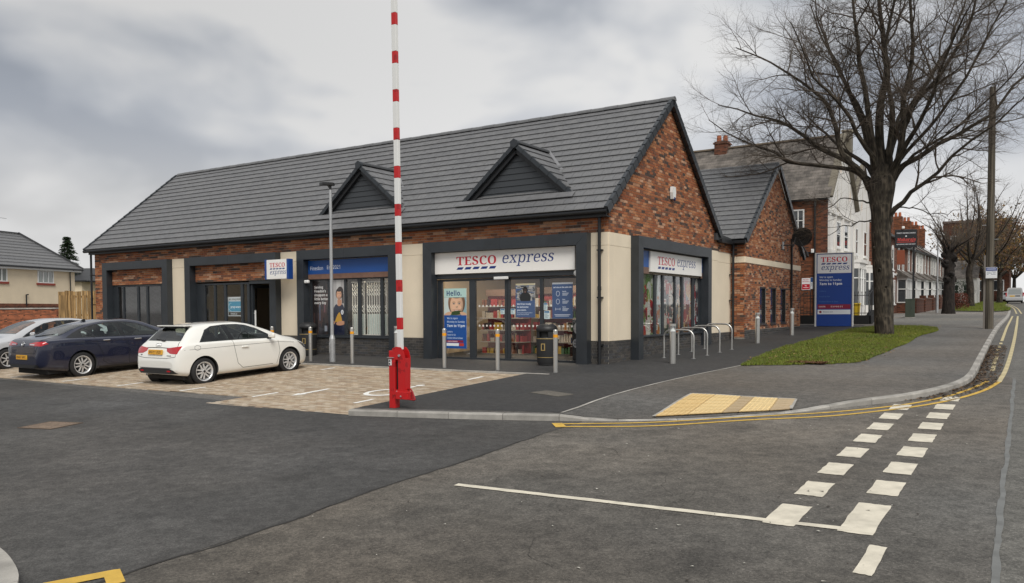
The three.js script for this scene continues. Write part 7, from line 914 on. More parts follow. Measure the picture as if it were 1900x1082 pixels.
bareTree('bare_tree', 'far bare tree above the van at the right edge', 'tree', [11.5, -150], 16, { trunk: 4, rad: 0.3, limbs: 8, lean: [0.3, 0.9], len: 6.5, spec: farSpec(1.3, 1.6), twig: brownTwig, leaf: 0.4, leafN: 2, leafSize: 0.3, leafCols: [[0.1, 0.06, 0.05], [0.08, 0.05, 0.045]] });
bareTree('bare_tree', 'small pale bare tree between the cream house and the shop', 'tree', [-74, -36], 17, { trunk: 2, rad: 0.16, limbs: 7, lean: [0.1, 0.7], len: 4.2, spec: farSpec(0.9, 0.9), twig: M([0.16, 0.14, 0.13], 0.95) });
bareTree('bare_tree', 'thin bare tree just left of the shop corner downpipe', 'tree', [-68, -37], 18, { trunk: 1.8, rad: 0.14, limbs: 6, lean: [0.1, 0.7], len: 4.0, spec: farSpec(0.9, 0.9), twig: M([0.16, 0.14, 0.13], 0.95) });
{ // conifer behind the cream house
  const r = mulberry(31), t = thing('conifer_tree', 'dark conifer tree rising behind the cream house roof', 'tree', [-81.4, 2.4, -30.4]), tr = new Wood(); tr.tube([V(0, 0, 0), V(0.1, 4, 0), V(0, 7.4, 0)], [0.25, 0.16, 0.03], 8); part('trunk', tr.geo(), barkDark, t); const G = new GB();
  for (let i = 0; i < 420; i++) { const h = 2.2 + Math.pow(r(), 0.8) * 5.2, a = r() * 6.28, L = (7.7 - h) * (0.24 + r() * 0.2) + 0.2, droop = -0.1 - r() * 0.25; for (let k = 0; k < 26; k++) { const f = 0.15 + 0.85 * r(), x = Math.cos(a) * L * f, z = Math.sin(a) * L * f, y = h + droop * L * f, s = 0.16, e = () => (r() - 0.5) * s * 2, c = [0.012 + r() * 0.012, 0.026 + r() * 0.02, 0.012]; G.tri([x, y, z], [x + e(), y + e() * 0.6, z + e()], [x + e(), y + e() * 0.6, z + e()], c); } }
  const o = part('foliage', G.geo(), M([1, 1, 1], 0.9, 0, { vertexColors: true, side: THREE.DoubleSide }), t); o.userData.kind = 'stuff';
}
function shrub(name, label, [x, z], seed, w, h, cols, n = 2600) { const r = mulberry(seed), t = thing(name, label, 'shrub', [x, g(z), z]), st = new Wood(); for (let i = 0; i < 9; i++) { const a = r() * 6.28; st.tube([V(0, 0, 0), V(Math.cos(a) * w * 0.25, h * 0.4, Math.sin(a) * w * 0.25), V(Math.cos(a) * w * 0.4, h * 0.8, Math.sin(a) * w * 0.4)], [0.03, 0.02, 0.008], 5); } part('stem', st.geo(), barkDark, t); const G = new GB(); for (let i = 0; i < n; i++) { const a = r() * 6.28, k = Math.sqrt(r()), y = r() * h, q = w * 0.55 * k * Math.sqrt(Math.max(0.1, 1 - Math.pow(y / h - 0.4, 2) * 1.6)) * (0.8 + 0.4 * vnoise(a * 2, y * 2, seed)), s = 0.07, e = () => (r() - 0.5) * s * 2, p = [Math.cos(a) * q, y, Math.sin(a) * q]; G.tri(p, [p[0] + e(), p[1] + e(), p[2] + e()], [p[0] + e(), p[1] + e(), p[2] + e()], cols[(r() * cols.length) | 0]); } part('foliage', G.geo(), M([1, 1, 1], 0.85, 0, { vertexColors: true, side: THREE.DoubleSide }), t).userData.kind = 'stuff'; }
shrub('red_shrub', 'rusty red shrub between the pollarded tree and the far trunk', [4.0, -52], 5, 1.3, 1.3, [[0.2, 0.04, 0.025], [0.14, 0.03, 0.02], [0.1, 0.05, 0.03]]);
shrub('garden_hedge', 'dark green hedge at the end of the brick garden walls', [3.0, -66], 6, 2.4, 2.4, [[0.02, 0.035, 0.015], [0.03, 0.05, 0.02], [0.015, 0.025, 0.012]], 6000);
shrub('garden_hedge', 'dark clipped bush behind the wooden fence by the cream house', [-66, -33], 7, 3.0, 3.4, [[0.02, 0.03, 0.015], [0.03, 0.045, 0.02], [0.04, 0.04, 0.025]], 5000);
// ---------------------------------------------------------------- buildings and walls round about
const brickTex = canvasTex(512, 512, (c, w, h) => { const r = mulberry(6); c.fillStyle = '#8d6f5b'; c.fillRect(0, 0, w, h); const rows = 16, bh = h / rows, bw = w / 5; for (let j = 0; j < rows; j++) for (let i = -1; i < 5; i++) { const k = r(), l = 0.8 + 0.35 * r(); c.fillStyle = `rgb(${(k < 0.15 ? 100 : 156) * l | 0},${(k < 0.15 ? 62 : 92) * l | 0},${(k < 0.15 ? 50 : 66) * l | 0})`; c.fillRect(i * bw + (j % 2 ? bw / 2 : 0) + 2, j * bh + 2, bw - 4, bh - 4); } }); brickTex.wrapS = brickTex.wrapT = THREE.RepeatWrapping;
const brickRed = M([0.47, 0.5, 0.52], 0.9, 0, { map: again(brickTex, 1 / 1.15) }), brickGarden = M([0.95, 0.9, 0.78], 0.9, 0, { map: again(brickTex, 1 / 1.15) }), brickOrange = M([0.55, 0.55, 0.46], 0.9, 0, { map: again(brickTex, 1 / 1.15) }), brickBrown = M([0.3, 0.29, 0.28], 0.9, 0, { map: again(brickTex, 1 / 1.15) });
const slateTex = tex(512, (u, v) => { const row = Math.floor(v * 12), f = v * 12 - row, col = Math.floor(u * 10 + (row % 2) * 0.5), fx = u * 10 + (row % 2) * 0.5 - col, k = hash3(col % 10, row, 4); return clamp(0.66 + 0.16 * k + (fbm(u * 7, v * 7, 4, 3, 7) - 0.5) * 0.5 - (f < 0.08 ? 0.3 : 0) - (fx < 0.05 ? 0.15 : 0)); }, 1 / 3);
const slate = M([0.25, 0.218, 0.19], 0.75, 0, { map: slateTex, bumpMap: bump(slateTex, 1 / 3), bumpScale: 0.02 }), lichen = M([0.22, 0.195, 0.15], 0.9, 0, { map: again(grain, 2) });
const render_ = tex(512, (u, v) => { const s = fbm(u * 14, v * 3, 4, 61, 1 << 20), b = fbm(u * 5, v * 5, 4, 63, 5); return [clamp(0.95 - Math.max(0, s - 0.62) * 0.8), clamp(0.94 - Math.max(0, s - 0.62) * 0.9 - Math.max(0, b - 0.66) * 0.8), clamp(0.93 - Math.max(0, s - 0.62) * 1.1 - Math.max(0, b - 0.66) * 1.4)]; }, 1 / 5);
const whiteWall = M([0.82, 0.82, 0.8], 0.8, 0, { map: render_ }), darkGlass = MP([0.04, 0.045, 0.05], 0.05, { clearcoat: 1 }), pvc = M([0.82, 0.82, 0.8], 0.45), creamWall = M([0.86, 0.72, 0.52], 0.9, 0, { map: smoothTex });
const potMat = M([0.42, 0.13, 0.06], 0.9);
function slopeGeo(pts) { const G = new GB(); G.fan(pts, [1, 1, 1]); const ge = G.geo(false), p = ge.attributes.position, u = ge.attributes.uv, n = ge.attributes.normal; for (let i = 0; i < p.count; i++) { const horiz = Math.abs(n.getX(i)) > Math.abs(n.getZ(i)); u.setXY(i, horiz ? p.getZ(i) : p.getX(i), p.getY(i) / Math.max(0.2, Math.sqrt(1 - n.getY(i) ** 2))); } return ge; }
function sash(parent, f, u0, u1, h0, h1, bars = 1, arched) { // window with frame, sill and two lights
  const w = part('window', [fb(f, u0, u0 + 0.07, h0, h1, -0.04, 0.03), fb(f, u1 - 0.07, u1, h0, h1, -0.04, 0.03), fb(f, u0 + 0.07, u1 - 0.07, h1 - 0.07, h1, -0.04, 0.03), fb(f, u0 + 0.07, u1 - 0.07, h0, h0 + 0.07, -0.04, 0.03), fb(f, u0 + 0.07, u1 - 0.07, (h0 + h1) / 2 - 0.025, (h0 + h1) / 2 + 0.025, -0.03, 0.035), ...(bars > 1 ? [fb(f, (u0 + u1) / 2 - 0.025, (u0 + u1) / 2 + 0.025, h0 + 0.07, h1 - 0.07, -0.03, 0.028)] : [])], pvc, parent);
  part('pane', fb(f, u0 + 0.07, u1 - 0.07, h0 + 0.07, h1 - 0.07, -0.05, 0.005), darkGlass, w); part('sill', fb(f, u0 - 0.06, u1 + 0.06, h0 - 0.09, h0 - 0.002, -0.02, 0.09), pvc, w); return w;
}
{ // the white villa with a brick flank
  const t = thing('white_villa', 'white fronted gabled villa with brick flank and slate roof behind the wing', 'house', [0.3, 0.66, -24]), y = 0.66, e = 6.4, r = 9.85;
  part('flank_wall', [bx(-10, -0.02, -0.6, e, -0.25, 0)], brickOrange, t); part('quoin', bx(-0.35, -0.02, 0.0, e - 0.02, 0, 0.004), brickRed, t);
  const facade = (pts) => boxUV(prism(pts, 0.3).rotateY(Math.PI / 2).translate(-0.3, 0, 0)); part('front_wall', [facade([[0, -0.6], [7, -0.6], [7, e], [3.5, r], [0, e]])], whiteWall, t); part('front_wall', [facade([[7.01, -0.6], [14.5, -0.6], [14.5, 6.2], [10.8, 9.3], [7.01, 6.2]]).translate(-0.25, 0, 0)], whiteWall, t);
  part('roof', [slopeGeo([[-10.2, e - 0.15, 0.28], [0.12, e - 0.15, 0.28], [0.12, r + 0.12, -3.5], [-10.2, r + 0.12, -3.5]]), slopeGeo([[0.12, e - 0.15, -7.28], [-10.2, e - 0.15, -7.28], [-10.2, r + 0.12, -3.5], [0.12, r + 0.12, -3.5]])], slate, t); part('roof', [slopeGeo([[-9, 6.0, -6.8], [-0.1, 6.0, -6.8], [-0.1, 9.45, -10.8], [-9, 9.45, -10.8]]), slopeGeo([[-0.1, 6, -14.8], [-9, 6, -14.8], [-9, 9.45, -10.8], [-0.1, 9.45, -10.8]])], slate, t);
  for (let i = 0; i < 22; i++) part('ridge_tile', new THREE.CylinderGeometry(0.12, 0.12, 0.45, 7, 1, false, -Math.PI / 2, Math.PI).rotateX(-Math.PI / 2).rotateY(Math.PI / 2).translate(-9.9 + i * 0.46, r + 0.08, -3.5), M([0.13, 0.1, 0.07], 0.9), t);
  part('coping', [mitreGeo(V(0.06, e - 0.1, 0.12), V(0.06, r + 0.18, -3.5), 0.34, 0.12), mitreGeo(V(0.06, e - 0.1, -7.1), V(0.06, r + 0.18, -3.5), 0.34, 0.12), mitreGeo(V(-0.3, 6.2, -7.05), V(-0.3, 9.5, -10.8), 0.2, 0.1)], lichen, t);
  const ch = part('chimney', [bx(-6.9, -6.2, 9.3, 10.35, -3.9, -3.1), bx(-6.96, -6.14, 10.2, 10.28, -3.96, -3.04)], brickRed, t); part('pot', [cyl(0.15, 0.12, 10.35, 10.75, -6.75, -3.5, 12), cyl(0.15, 0.12, 10.35, 10.7, -6.38, -3.5, 12)], potMat, ch);
  const c2 = part('chimney', [bx(-0.1, 0.3, 8.9, 10.2, -4.5, -3.8)], lichen, t); part('chimney_cap', bx(-0.16, 0.36, 10.2, 10.3, -4.56, -3.74), M([0.3, 0.26, 0.2], 0.9), c2);
  part('fascia', [bx(-10, -0.02, e - 0.22, e - 0.1, 0.01, 0.22)], X.black, t); part('downpipe', [cyl(0.05, 0.05, 0, e - 0.15, -0.62, 0.08, 10), cyl(0.08, 0.05, e - 0.5, e - 0.3, -0.62, 0.08, 10), bx(-0.62, -1.5, 3.55, 3.62, 0.03, 0.1)], X.black, t);
  sash(t, FXL(), -1.75, -1.15, 4.65, 5.78, 2); part('lamp', rb(-0.78, -0.64, 3.55, 3.75, 0.02, 0.2, 0.03), pvc, t);
  const GL = { o: V(0.0, 0, 0), u: V(0, 0, -1), n: V(1, 0, 0), turn: Math.PI / 2 };
  part('cornice', [fb(GL, -0.05, 7.02, 3.5, 3.72, 0, 0.12), fb(GL, -0.04, 7.02, e - 0.85, e - 0.7, 0, 0.1), fb(GL, -0.04, 7.02, 3.1, 3.18, 0, 0.06)], whiteWall, t); for (const u of [0, 1.35, 3.2, 5.2, 6.6]) part('pilaster', fb(GL, u + 0.02, u + 0.36, 3.73, e - 0.86, 0, 0.08), whiteWall, t);
  for (const [a, b] of [[1.85, 2.95], [3.9, 5.0]]) sash(t, GL, a, b, 3.95, 5.3, 1); sash(t, { ...GL, o: V(-0.25, 0, 0) }, 8.2, 9.3, 3.95, 5.5, 1); sash(t, { ...GL, o: V(-0.25, 0, 0) }, 11.2, 12.3, 3.95, 5.5, 1); part('cornice', fb({ ...GL, o: V(-0.25, 0, 0) }, 7.05, 14.5, 3.5, 3.72, 0, 0.12), whiteWall, t);
  // canted bay on the ground floor
  for (const [z0, fr] of [[2.2, 1], [8.6, 1]]) { const P = [[0, z0], [0.95, z0 + 0.7], [0.95, z0 + 2.5], [0, z0 + 3.2]], out = (h0, h1, gr) => { const s = prism(P.map(([x, z]) => [x * (1 + gr) + (x ? 0 : -0.05), -(z + (x ? (z > z0 + 1 ? gr : -gr) : 0))]), h1 - h0); return s.rotateX(-Math.PI / 2).scale(1, 1, 1).translate(0, h0, 0); }; const o2 = (h0, h1, gr = 0) => { const sh = new THREE.Shape(P.map(([x, z]) => new THREE.Vector2(x * (1 + gr), z))); return new THREE.ExtrudeGeometry(sh, { depth: h1 - h0, bevelEnabled: false }).rotateX(Math.PI / 2).translate(0, h1, 0).scale(1, 1, -1); };
    const b = part('bay', flip(o2(-0.5, 0.95)), whiteWall, t); part('bay_head', flip(o2(2.85, 3.15, 0.04)), whiteWall, b); part('bay_cornice', flip(o2(3.152, 3.3, 0.12)), whiteWall, b); const bars = [], panes = []; for (let i = 0; i < 3; i++) { const A = P[i], B = P[i + 1], n = i === 1 ? 3 : 2; for (let j = 0; j <= n; j++) { const k = j / n; bars.push(cyl(0.06, 0.06, 0.95, 2.85, lerp(A[0], B[0], k), -lerp(A[1], B[1], k), 6)); } bars.push(rod(V(A[0], 2.35, -A[1]), V(B[0], 2.35, -B[1]), 0.035, 5)); const G = new GB(); G.quad([A[0] - 0.02, 0.95, -A[1]], [B[0] - 0.02, 0.95, -B[1]], [B[0] - 0.02, 2.85, -B[1]], [A[0] - 0.02, 2.85, -A[1]], [1, 1, 1]); part('pane', G.geo(false), darkGlass, b); } part('bay_frame', bars, pvc, b); }
}
function FXL() { return { o: V(0, 0, 0), u: V(1, 0, 0), n: V(0, 0, 1), turn: 0 }; }
function mitreGeo(a, b, w, h) { const L = a.distanceTo(b), gm = boxUV(new THREE.BoxGeometry(w, h, L)); gm.applyQuaternion(new THREE.Quaternion().setFromUnitVectors(V(0, 0, 1), b.clone().sub(a).normalize())); return gm.translate((a.x + b.x) / 2, (a.y + b.y) / 2, (a.z + b.z) / 2); }
function flip(ge) { const q = ge.index ? ge.toNonIndexed() : ge, p = q.attributes.position.array; for (let i = 0; i < p.length; i += 9) for (let k = 0; k < 3; k++) { const t = p[i + 3 + k]; p[i + 3 + k] = p[i + 6 + k]; p[i + 6 + k] = t; } q.computeVertexNormals(); return q; }
{ // railings in front of the villa
  const t = thing('railing_fence', 'black spiked railings on a low dark wall in front of the villa', 'railing', [-0.6, g(-20.4), -20.4]), P = [[0, 0], [3.35, -0.3], [3.35, -1.2]];
  for (let k = 0; k < 2; k++) { const a = V(P[k][0], 0, P[k][1]), b = V(P[k + 1][0], 0, P[k + 1][1]), L = a.distanceTo(b), d = b.clone().sub(a).divideScalar(L); part('low_wall', mitreGeo(a.clone().add(V(0, 0.15, 0)), b.clone().add(V(0, k ? 0.4 : 0.15, 0)), 0.22, 0.5), X.blackMatt, t); const n = Math.round(L / 0.145), U = (h) => a.clone().add(V(0, h, 0)); for (const h of [0.5, 1.3]) part('rail', rod(U(h), b.clone().add(V(0, h + (k ? 0.25 : 0), 0)), 0.018, 6), X.black, t); for (let i = 0; i <= n; i++) { const q = a.clone().addScaledVector(d, (i * L) / n), up = k ? (0.25 * i) / n : 0, tall = i % 6 === 0; part('bar', [rod(V(q.x, 0.38 + up, q.z), V(q.x, (tall ? 1.5 : 1.4) + up, q.z), tall ? 0.02 : 0.011, 5), new THREE.ConeGeometry(0.03, 0.12, 6).translate(q.x, (tall ? 1.55 : 1.45) + up, q.z)], X.black, t); } }
  const b = thing('yellow_grit_box', 'yellow box behind the black railings of the villa', 'box', [1.75, g(-21.8), -21.8], 0.1); part('body', prism([[-0.42, 0.3], [0.42, 0.3], [0.46, 0.86], [-0.46, 0.86]], 0.5), M([0.75, 0.5, 0.02], 0.5), b); part('lid', rb(-0.48, 0.48, 0.86, 0.93, -0.04, 0.54, 0.02), M([0.78, 0.53, 0.03], 0.5), b);
}
function flatSign(name, label, w, h, pos, turn, draw, cw = 192) { const s = thing(name, label, 'sign', pos, turn); part('plate', rb(-w / 2, w / 2, -h / 2, h / 2, -0.015, 0, 0.004, 1), M([0.7, 0.7, 0.7], 0.5), s); panel(FX, -w / 2 + 0.006, w / 2 - 0.006, -h / 2 + 0.006, h / 2 - 0.006, 0.0025, M([1, 1, 1], 0.5, 0, { map: canvasTex(cw, Math.round((cw * h) / w), draw) }), s, 'print'); return s; }
flatSign('notice_sign', 'red and white private property notice on the brick flank by the railings', 0.42, 0.6, [-0.74, 2.66, -23.97], 0, (c, w, h) => { c.fillStyle = '#f2eeee'; c.fillRect(0, 0, w, h); c.fillStyle = '#c03040'; c.font = 'bold 34px sans-serif'; c.fillText('PRIVATE', 20, 48, 150); c.fillText('PROPERTY', 12, 92, 168); c.fillStyle = '#c4182c'; c.fillRect(6, h * 0.5, w - 12, h * 0.46); c.fillStyle = '#fff'; c.fillText('NO', 66, h * 0.68); c.font = 'bold 28px sans-serif'; c.fillText('PARKING', 34, h * 0.84, 130); });
flatSign('notice_sign', 'tiny blue notice on the brick flank beside the totem edge', 0.12, 0.6, [-0.455, 2.7, -23.97], 0, (c, w, h) => { c.fillStyle = '#e7eaee'; c.fillRect(0, 0, w, h); c.fillStyle = '#23508f'; c.fillRect(8, 8, w - 16, h * 0.4); c.fillStyle = '#55606c'; for (let i = 0; i < 6; i++) c.fillRect(16, h * 0.5 + i * 40, w - 50, 12); });
{ // the terrace: separate houses up the road
  const X0 = 1.0; let z = -37.2;
  const L = [['brick restaurant house with white shopfront behind the big tree trunk', 4.6, 1], ['first brick terrace house past the restaurant, with arched upper windows', 5.2, 0], ['second brick terrace house past the restaurant, with white bay', 5.2, 0], ['third terrace house past the restaurant, half white upper wall', 5.2, 2], ['fourth terrace house past the restaurant, far up the road', 5.2, 0], ['white fronted terrace house near the far end of the row', 5.2, 2], ['last brick terrace house before the trees close the view', 5.2, 0]];
  L.forEach(([label, w, kind], i) => {
    const t = thing('terrace_house', label, 'house', [X0, g(z) + 0.02, z], 0, 'terrace houses along the road'), f = { o: V(0, 0, 0), u: V(0, 0, -1), n: V(1, 0, 0), turn: Math.PI / 2 }, e = kind === 1 ? 5.2 : 4.75, r = e + 2.5, D = 7;
    part('wall', [fb(f, 0.01, w - 0.01, -0.5, e, -0.3, 0), bx(-D, -0.3, -0.5, e, -0.3, -0.01), prism([[-D, e], [0, e], [-D / 2, r]], 0.28).translate(0, 0, -0.29)], kind === 2 ? whiteWall : brickRed, t); part('roof', [slopeGeo([[0.25, e - 0.12, 0], [0.25, e - 0.12, -w], [-D / 2, r + 0.1, -w], [-D / 2, r + 0.1, 0]]), slopeGeo([[-D - 0.2, e - 0.12, -w], [-D - 0.2, e - 0.12, 0], [-D / 2, r + 0.1, 0], [-D / 2, r + 0.1, -w]])], slate, t); part('eaves_gutter', [fb(f, 0, w, e - 0.2, e - 0.08, 0.02, 0.26)], X.black, t);
    const c = part('chimney', [bx(-D / 2 - 0.45, -D / 2 + 0.45, r - 0.5, r + 1.0, -0.42, 0.42), bx(-D / 2 - 0.52, -D / 2 + 0.52, r + 0.85, r + 1.0, -0.49, 0.49)], brickOrange, t); for (let k = 0; k < 4; k++) part('pot', cyl(0.13, 0.1, r + 1.0, r + 1.45, -D / 2 - 0.33 + k * 0.22, 0, 8), k % 2 ? potMat : M([0.1, 0.07, 0.06], 0.9), c);
    const c2 = part('chimney', [bx(-D / 2 + 1.5, -D / 2 + 2.2, r - 1.5, r + 0.4, -w / 2 - 0.3, -w / 2 + 0.3)], brickOrange, t); part('pot', [cyl(0.12, 0.1, r + 0.4, r + 0.75, -D / 2 + 1.7, -w / 2, 8), cyl(0.12, 0.1, r + 0.4, r + 0.75, -D / 2 + 2.0, -w / 2, 8)], potMat, c2);
    for (const u of [0.7, w / 2 + 0.3]) { const s = sash(t, f, u, u + 0.85, 2.95, 4.35, 1); part('arch', [new THREE.CylinderGeometry(0.42, 0.42, 0.06, 14, 1, false, -Math.PI / 2, Math.PI).rotateX(-Math.PI / 2).rotateY(Math.PI / 2).scale(1, 0.5, 1).translate(0.0, 4.36, -(u + 0.425))], pvc, s); }
    part('string_course', fb(f, 0.01, w - 0.01, 2.62, 2.74, -0.02, 0.05), kind === 1 ? pvc : M([0.6, 0.55, 0.48], 0.8), t);
    if (kind === 1) { part('shopfront', [fb(f, 0.3, 0.75, 0.0, 2.4, 0, 0.12), fb(f, 2.0, 2.4, 0, 2.4, 0, 0.12), fb(f, 0.3, 2.4, 2.4, 2.75, 0, 0.2)], pvc, t); part('door', fb(f, 0.75, 2.0, 0, 2.4, -0.02, 0.04), M([0.1, 0.1, 0.1], 0.5), t); sash(t, f, 2.7, 3.3, 0.7, 2.3, 1); sash(t, f, 3.6, 4.2, 0.7, 2.3, 1); part('door_base', fb(f, 0.2, 2.6, -0.2, 0.75, 0.0, 0.16), X.blackMatt, t); }
    else { part('bay_base', fb(f, 0.5, 3.0, -0.4, 0.69, 0, 0.64), brickRed, t); const b = part('bay', [fb(f, 0.46, 3.04, 0.69, 0.76, 0, 0.68), fb(f, 0.5, 3.0, 2.25, 2.42, 0, 0.65), ...[0.5, 1.25, 2.1, 2.92].map((u) => fb(f, u, u + 0.09, 0.7, 2.25, 0.55, 0.65)), fb(f, 0.5, 3.0, 1.6, 1.66, 0.56, 0.64), fb(f, 0.5, 0.58, 0.76, 2.25, 0, 0.08), fb(f, 0.49, 0.55, 1.6, 1.66, 0.08, 0.55)], pvc, t); part('pane', fb(f, 0.55, 2.95, 0.7, 2.25, 0.02, 0.6), darkGlass, b); part('bay_roof', [slopeGeo([[0.8, 2.4, -0.35], [0.8, 2.4, -w + 0.5], [0.0, 3.0, -w + 0.5], [0.0, 3.0, -0.35]]), prism([[0, 2.4], [0.8, 2.4], [0, 3.0]], 0.03).translate(0, 0, -0.38)], slate, t); part('door', fb(f, 3.7, 4.6, 0, 2.05, -0.02, 0.03), [M([0.15, 0.03, 0.03], 0.5), M([0.7, 0.7, 0.7], 0.5), M([0.03, 0.06, 0.12], 0.5)][i % 3], t); }
    z -= w;
  });
  L.slice(1).forEach(([, w], i) => { const z1 = -41.6 - i * 5.2, s = thing('garden_wall', ['low brick garden wall before the first terrace house', 'low brick garden wall before the second terrace house', 'brick garden wall before the third terrace house', 'far brick garden wall before the fourth terrace house', 'far brick garden wall before the white fronted house', 'last far brick garden wall before the trees'][i], 'garden wall', [2.2, g(z1), z1]); part('wall', bx(-0.11, 0.11, -0.3, 0.95, -4.2, 0), brickBrown, s); part('coping', bx(-0.15, 0.15, 0.95, 1.02, -4.22, 0.02), M([0.16, 0.1, 0.08], 0.9), s); part('pier', [bx(-0.2, 0.2, -0.3, 1.25, -4.65, -4.24)], brickBrown, s); });
  const s = thing('hanging_sign', 'black restaurant sign hung high beside the big tree trunk', 'sign', [2.2, 5.72, -36.9], 0.28); part('board', rb(-0.62, 0.62, -0.56, 0.56, -0.07, 0.07, 0.02), X.black, s); panel(FX, -0.6, 0.6, -0.54, 0.54, 0.0725, M([1, 1, 1], 0.5, 0, { map: canvasTex(256, 230, (c, w, h) => { c.fillStyle = '#15161a'; c.fillRect(0, 0, w, h); c.fillStyle = '#d8d9dc'; c.font = 'bold 22px sans-serif'; c.fillText('FINEST INDIAN CUISINE', 14, 50, 228); c.beginPath(); c.arc(128, 84, 10, 0, 7); c.fill(); c.fillStyle = '#d2453c'; c.font = 'italic bold 54px serif'; c.fillText('Maharaja', 16, 146, 226); c.fillRect(20, 158, 214, 6); c.fillStyle = '#d8d9dc'; c.font = 'bold 18px sans-serif'; c.fillText('RESTAURANT AND TAKE AWAY', 14, 196, 228); }) }), s, 'print'); part('post', rod(V(0.45, -5.1, 0), V(0.45, -0.56, 0), 0.06, 10), X.black, s); part('sign_lamp', rb(-0.25, -0.1, 0.6, 0.75, 0, 0.2, 0.03), pvc, s); part('orange_panel', rb(-0.5, -0.05, -1.6, -0.7, -0.03, 0.03, 0.01), M([0.2, 0.045, 0.015], 0.5), s); part('bracket', rod(V(-0.3, -0.58, 0), V(-0.3, -0.72, 0), 0.02), X.black, s);
  const b = thing('brick_block', 'tall flat topped brown brick block far behind the bare trees', 'building', [1.5, g(-113), -113]); part('wall', bx(-4, 4.2, -1, 11.2, -9, 0), brickBrown, b); part('parapet', bx(-4.1, 4.3, 11.2, 11.5, -9.1, 0.1), M([0.14, 0.1, 0.09], 0.9), b); for (let i = 0; i < 3; i++) for (let j = 0; j < 3; j++) { const w = part('window', bx(-3 + i * 2.6, -1.6 + i * 2.6, 1.5 + j * 3.2, 3.0 + j * 3.2, -0.02, 0.04), pvc, b); part('pane', bx(-2.9 + i * 2.6, -1.7 + i * 2.6, 1.6 + j * 3.2, 2.9 + j * 3.2, 0.04, 0.05), darkGlass, w); }
  const f = thing('far_house', 'small white house far behind the row of trunks', 'house', [1.2, g(-84), -84]); part('wall', [bx(-4, 2.2, -1, 3.0, -6, 0)], whiteWall, f); part('roof', [slopeGeo([[-4.2, 2.9, 0.2], [2.4, 2.9, 0.2], [2.4, 5, -3], [-4.2, 5, -3]])], slate, f); for (const u of [-0.4, 0.9]) sash(f, FXL(), u, u + 0.9, 0.9, 2.2, 2);
}
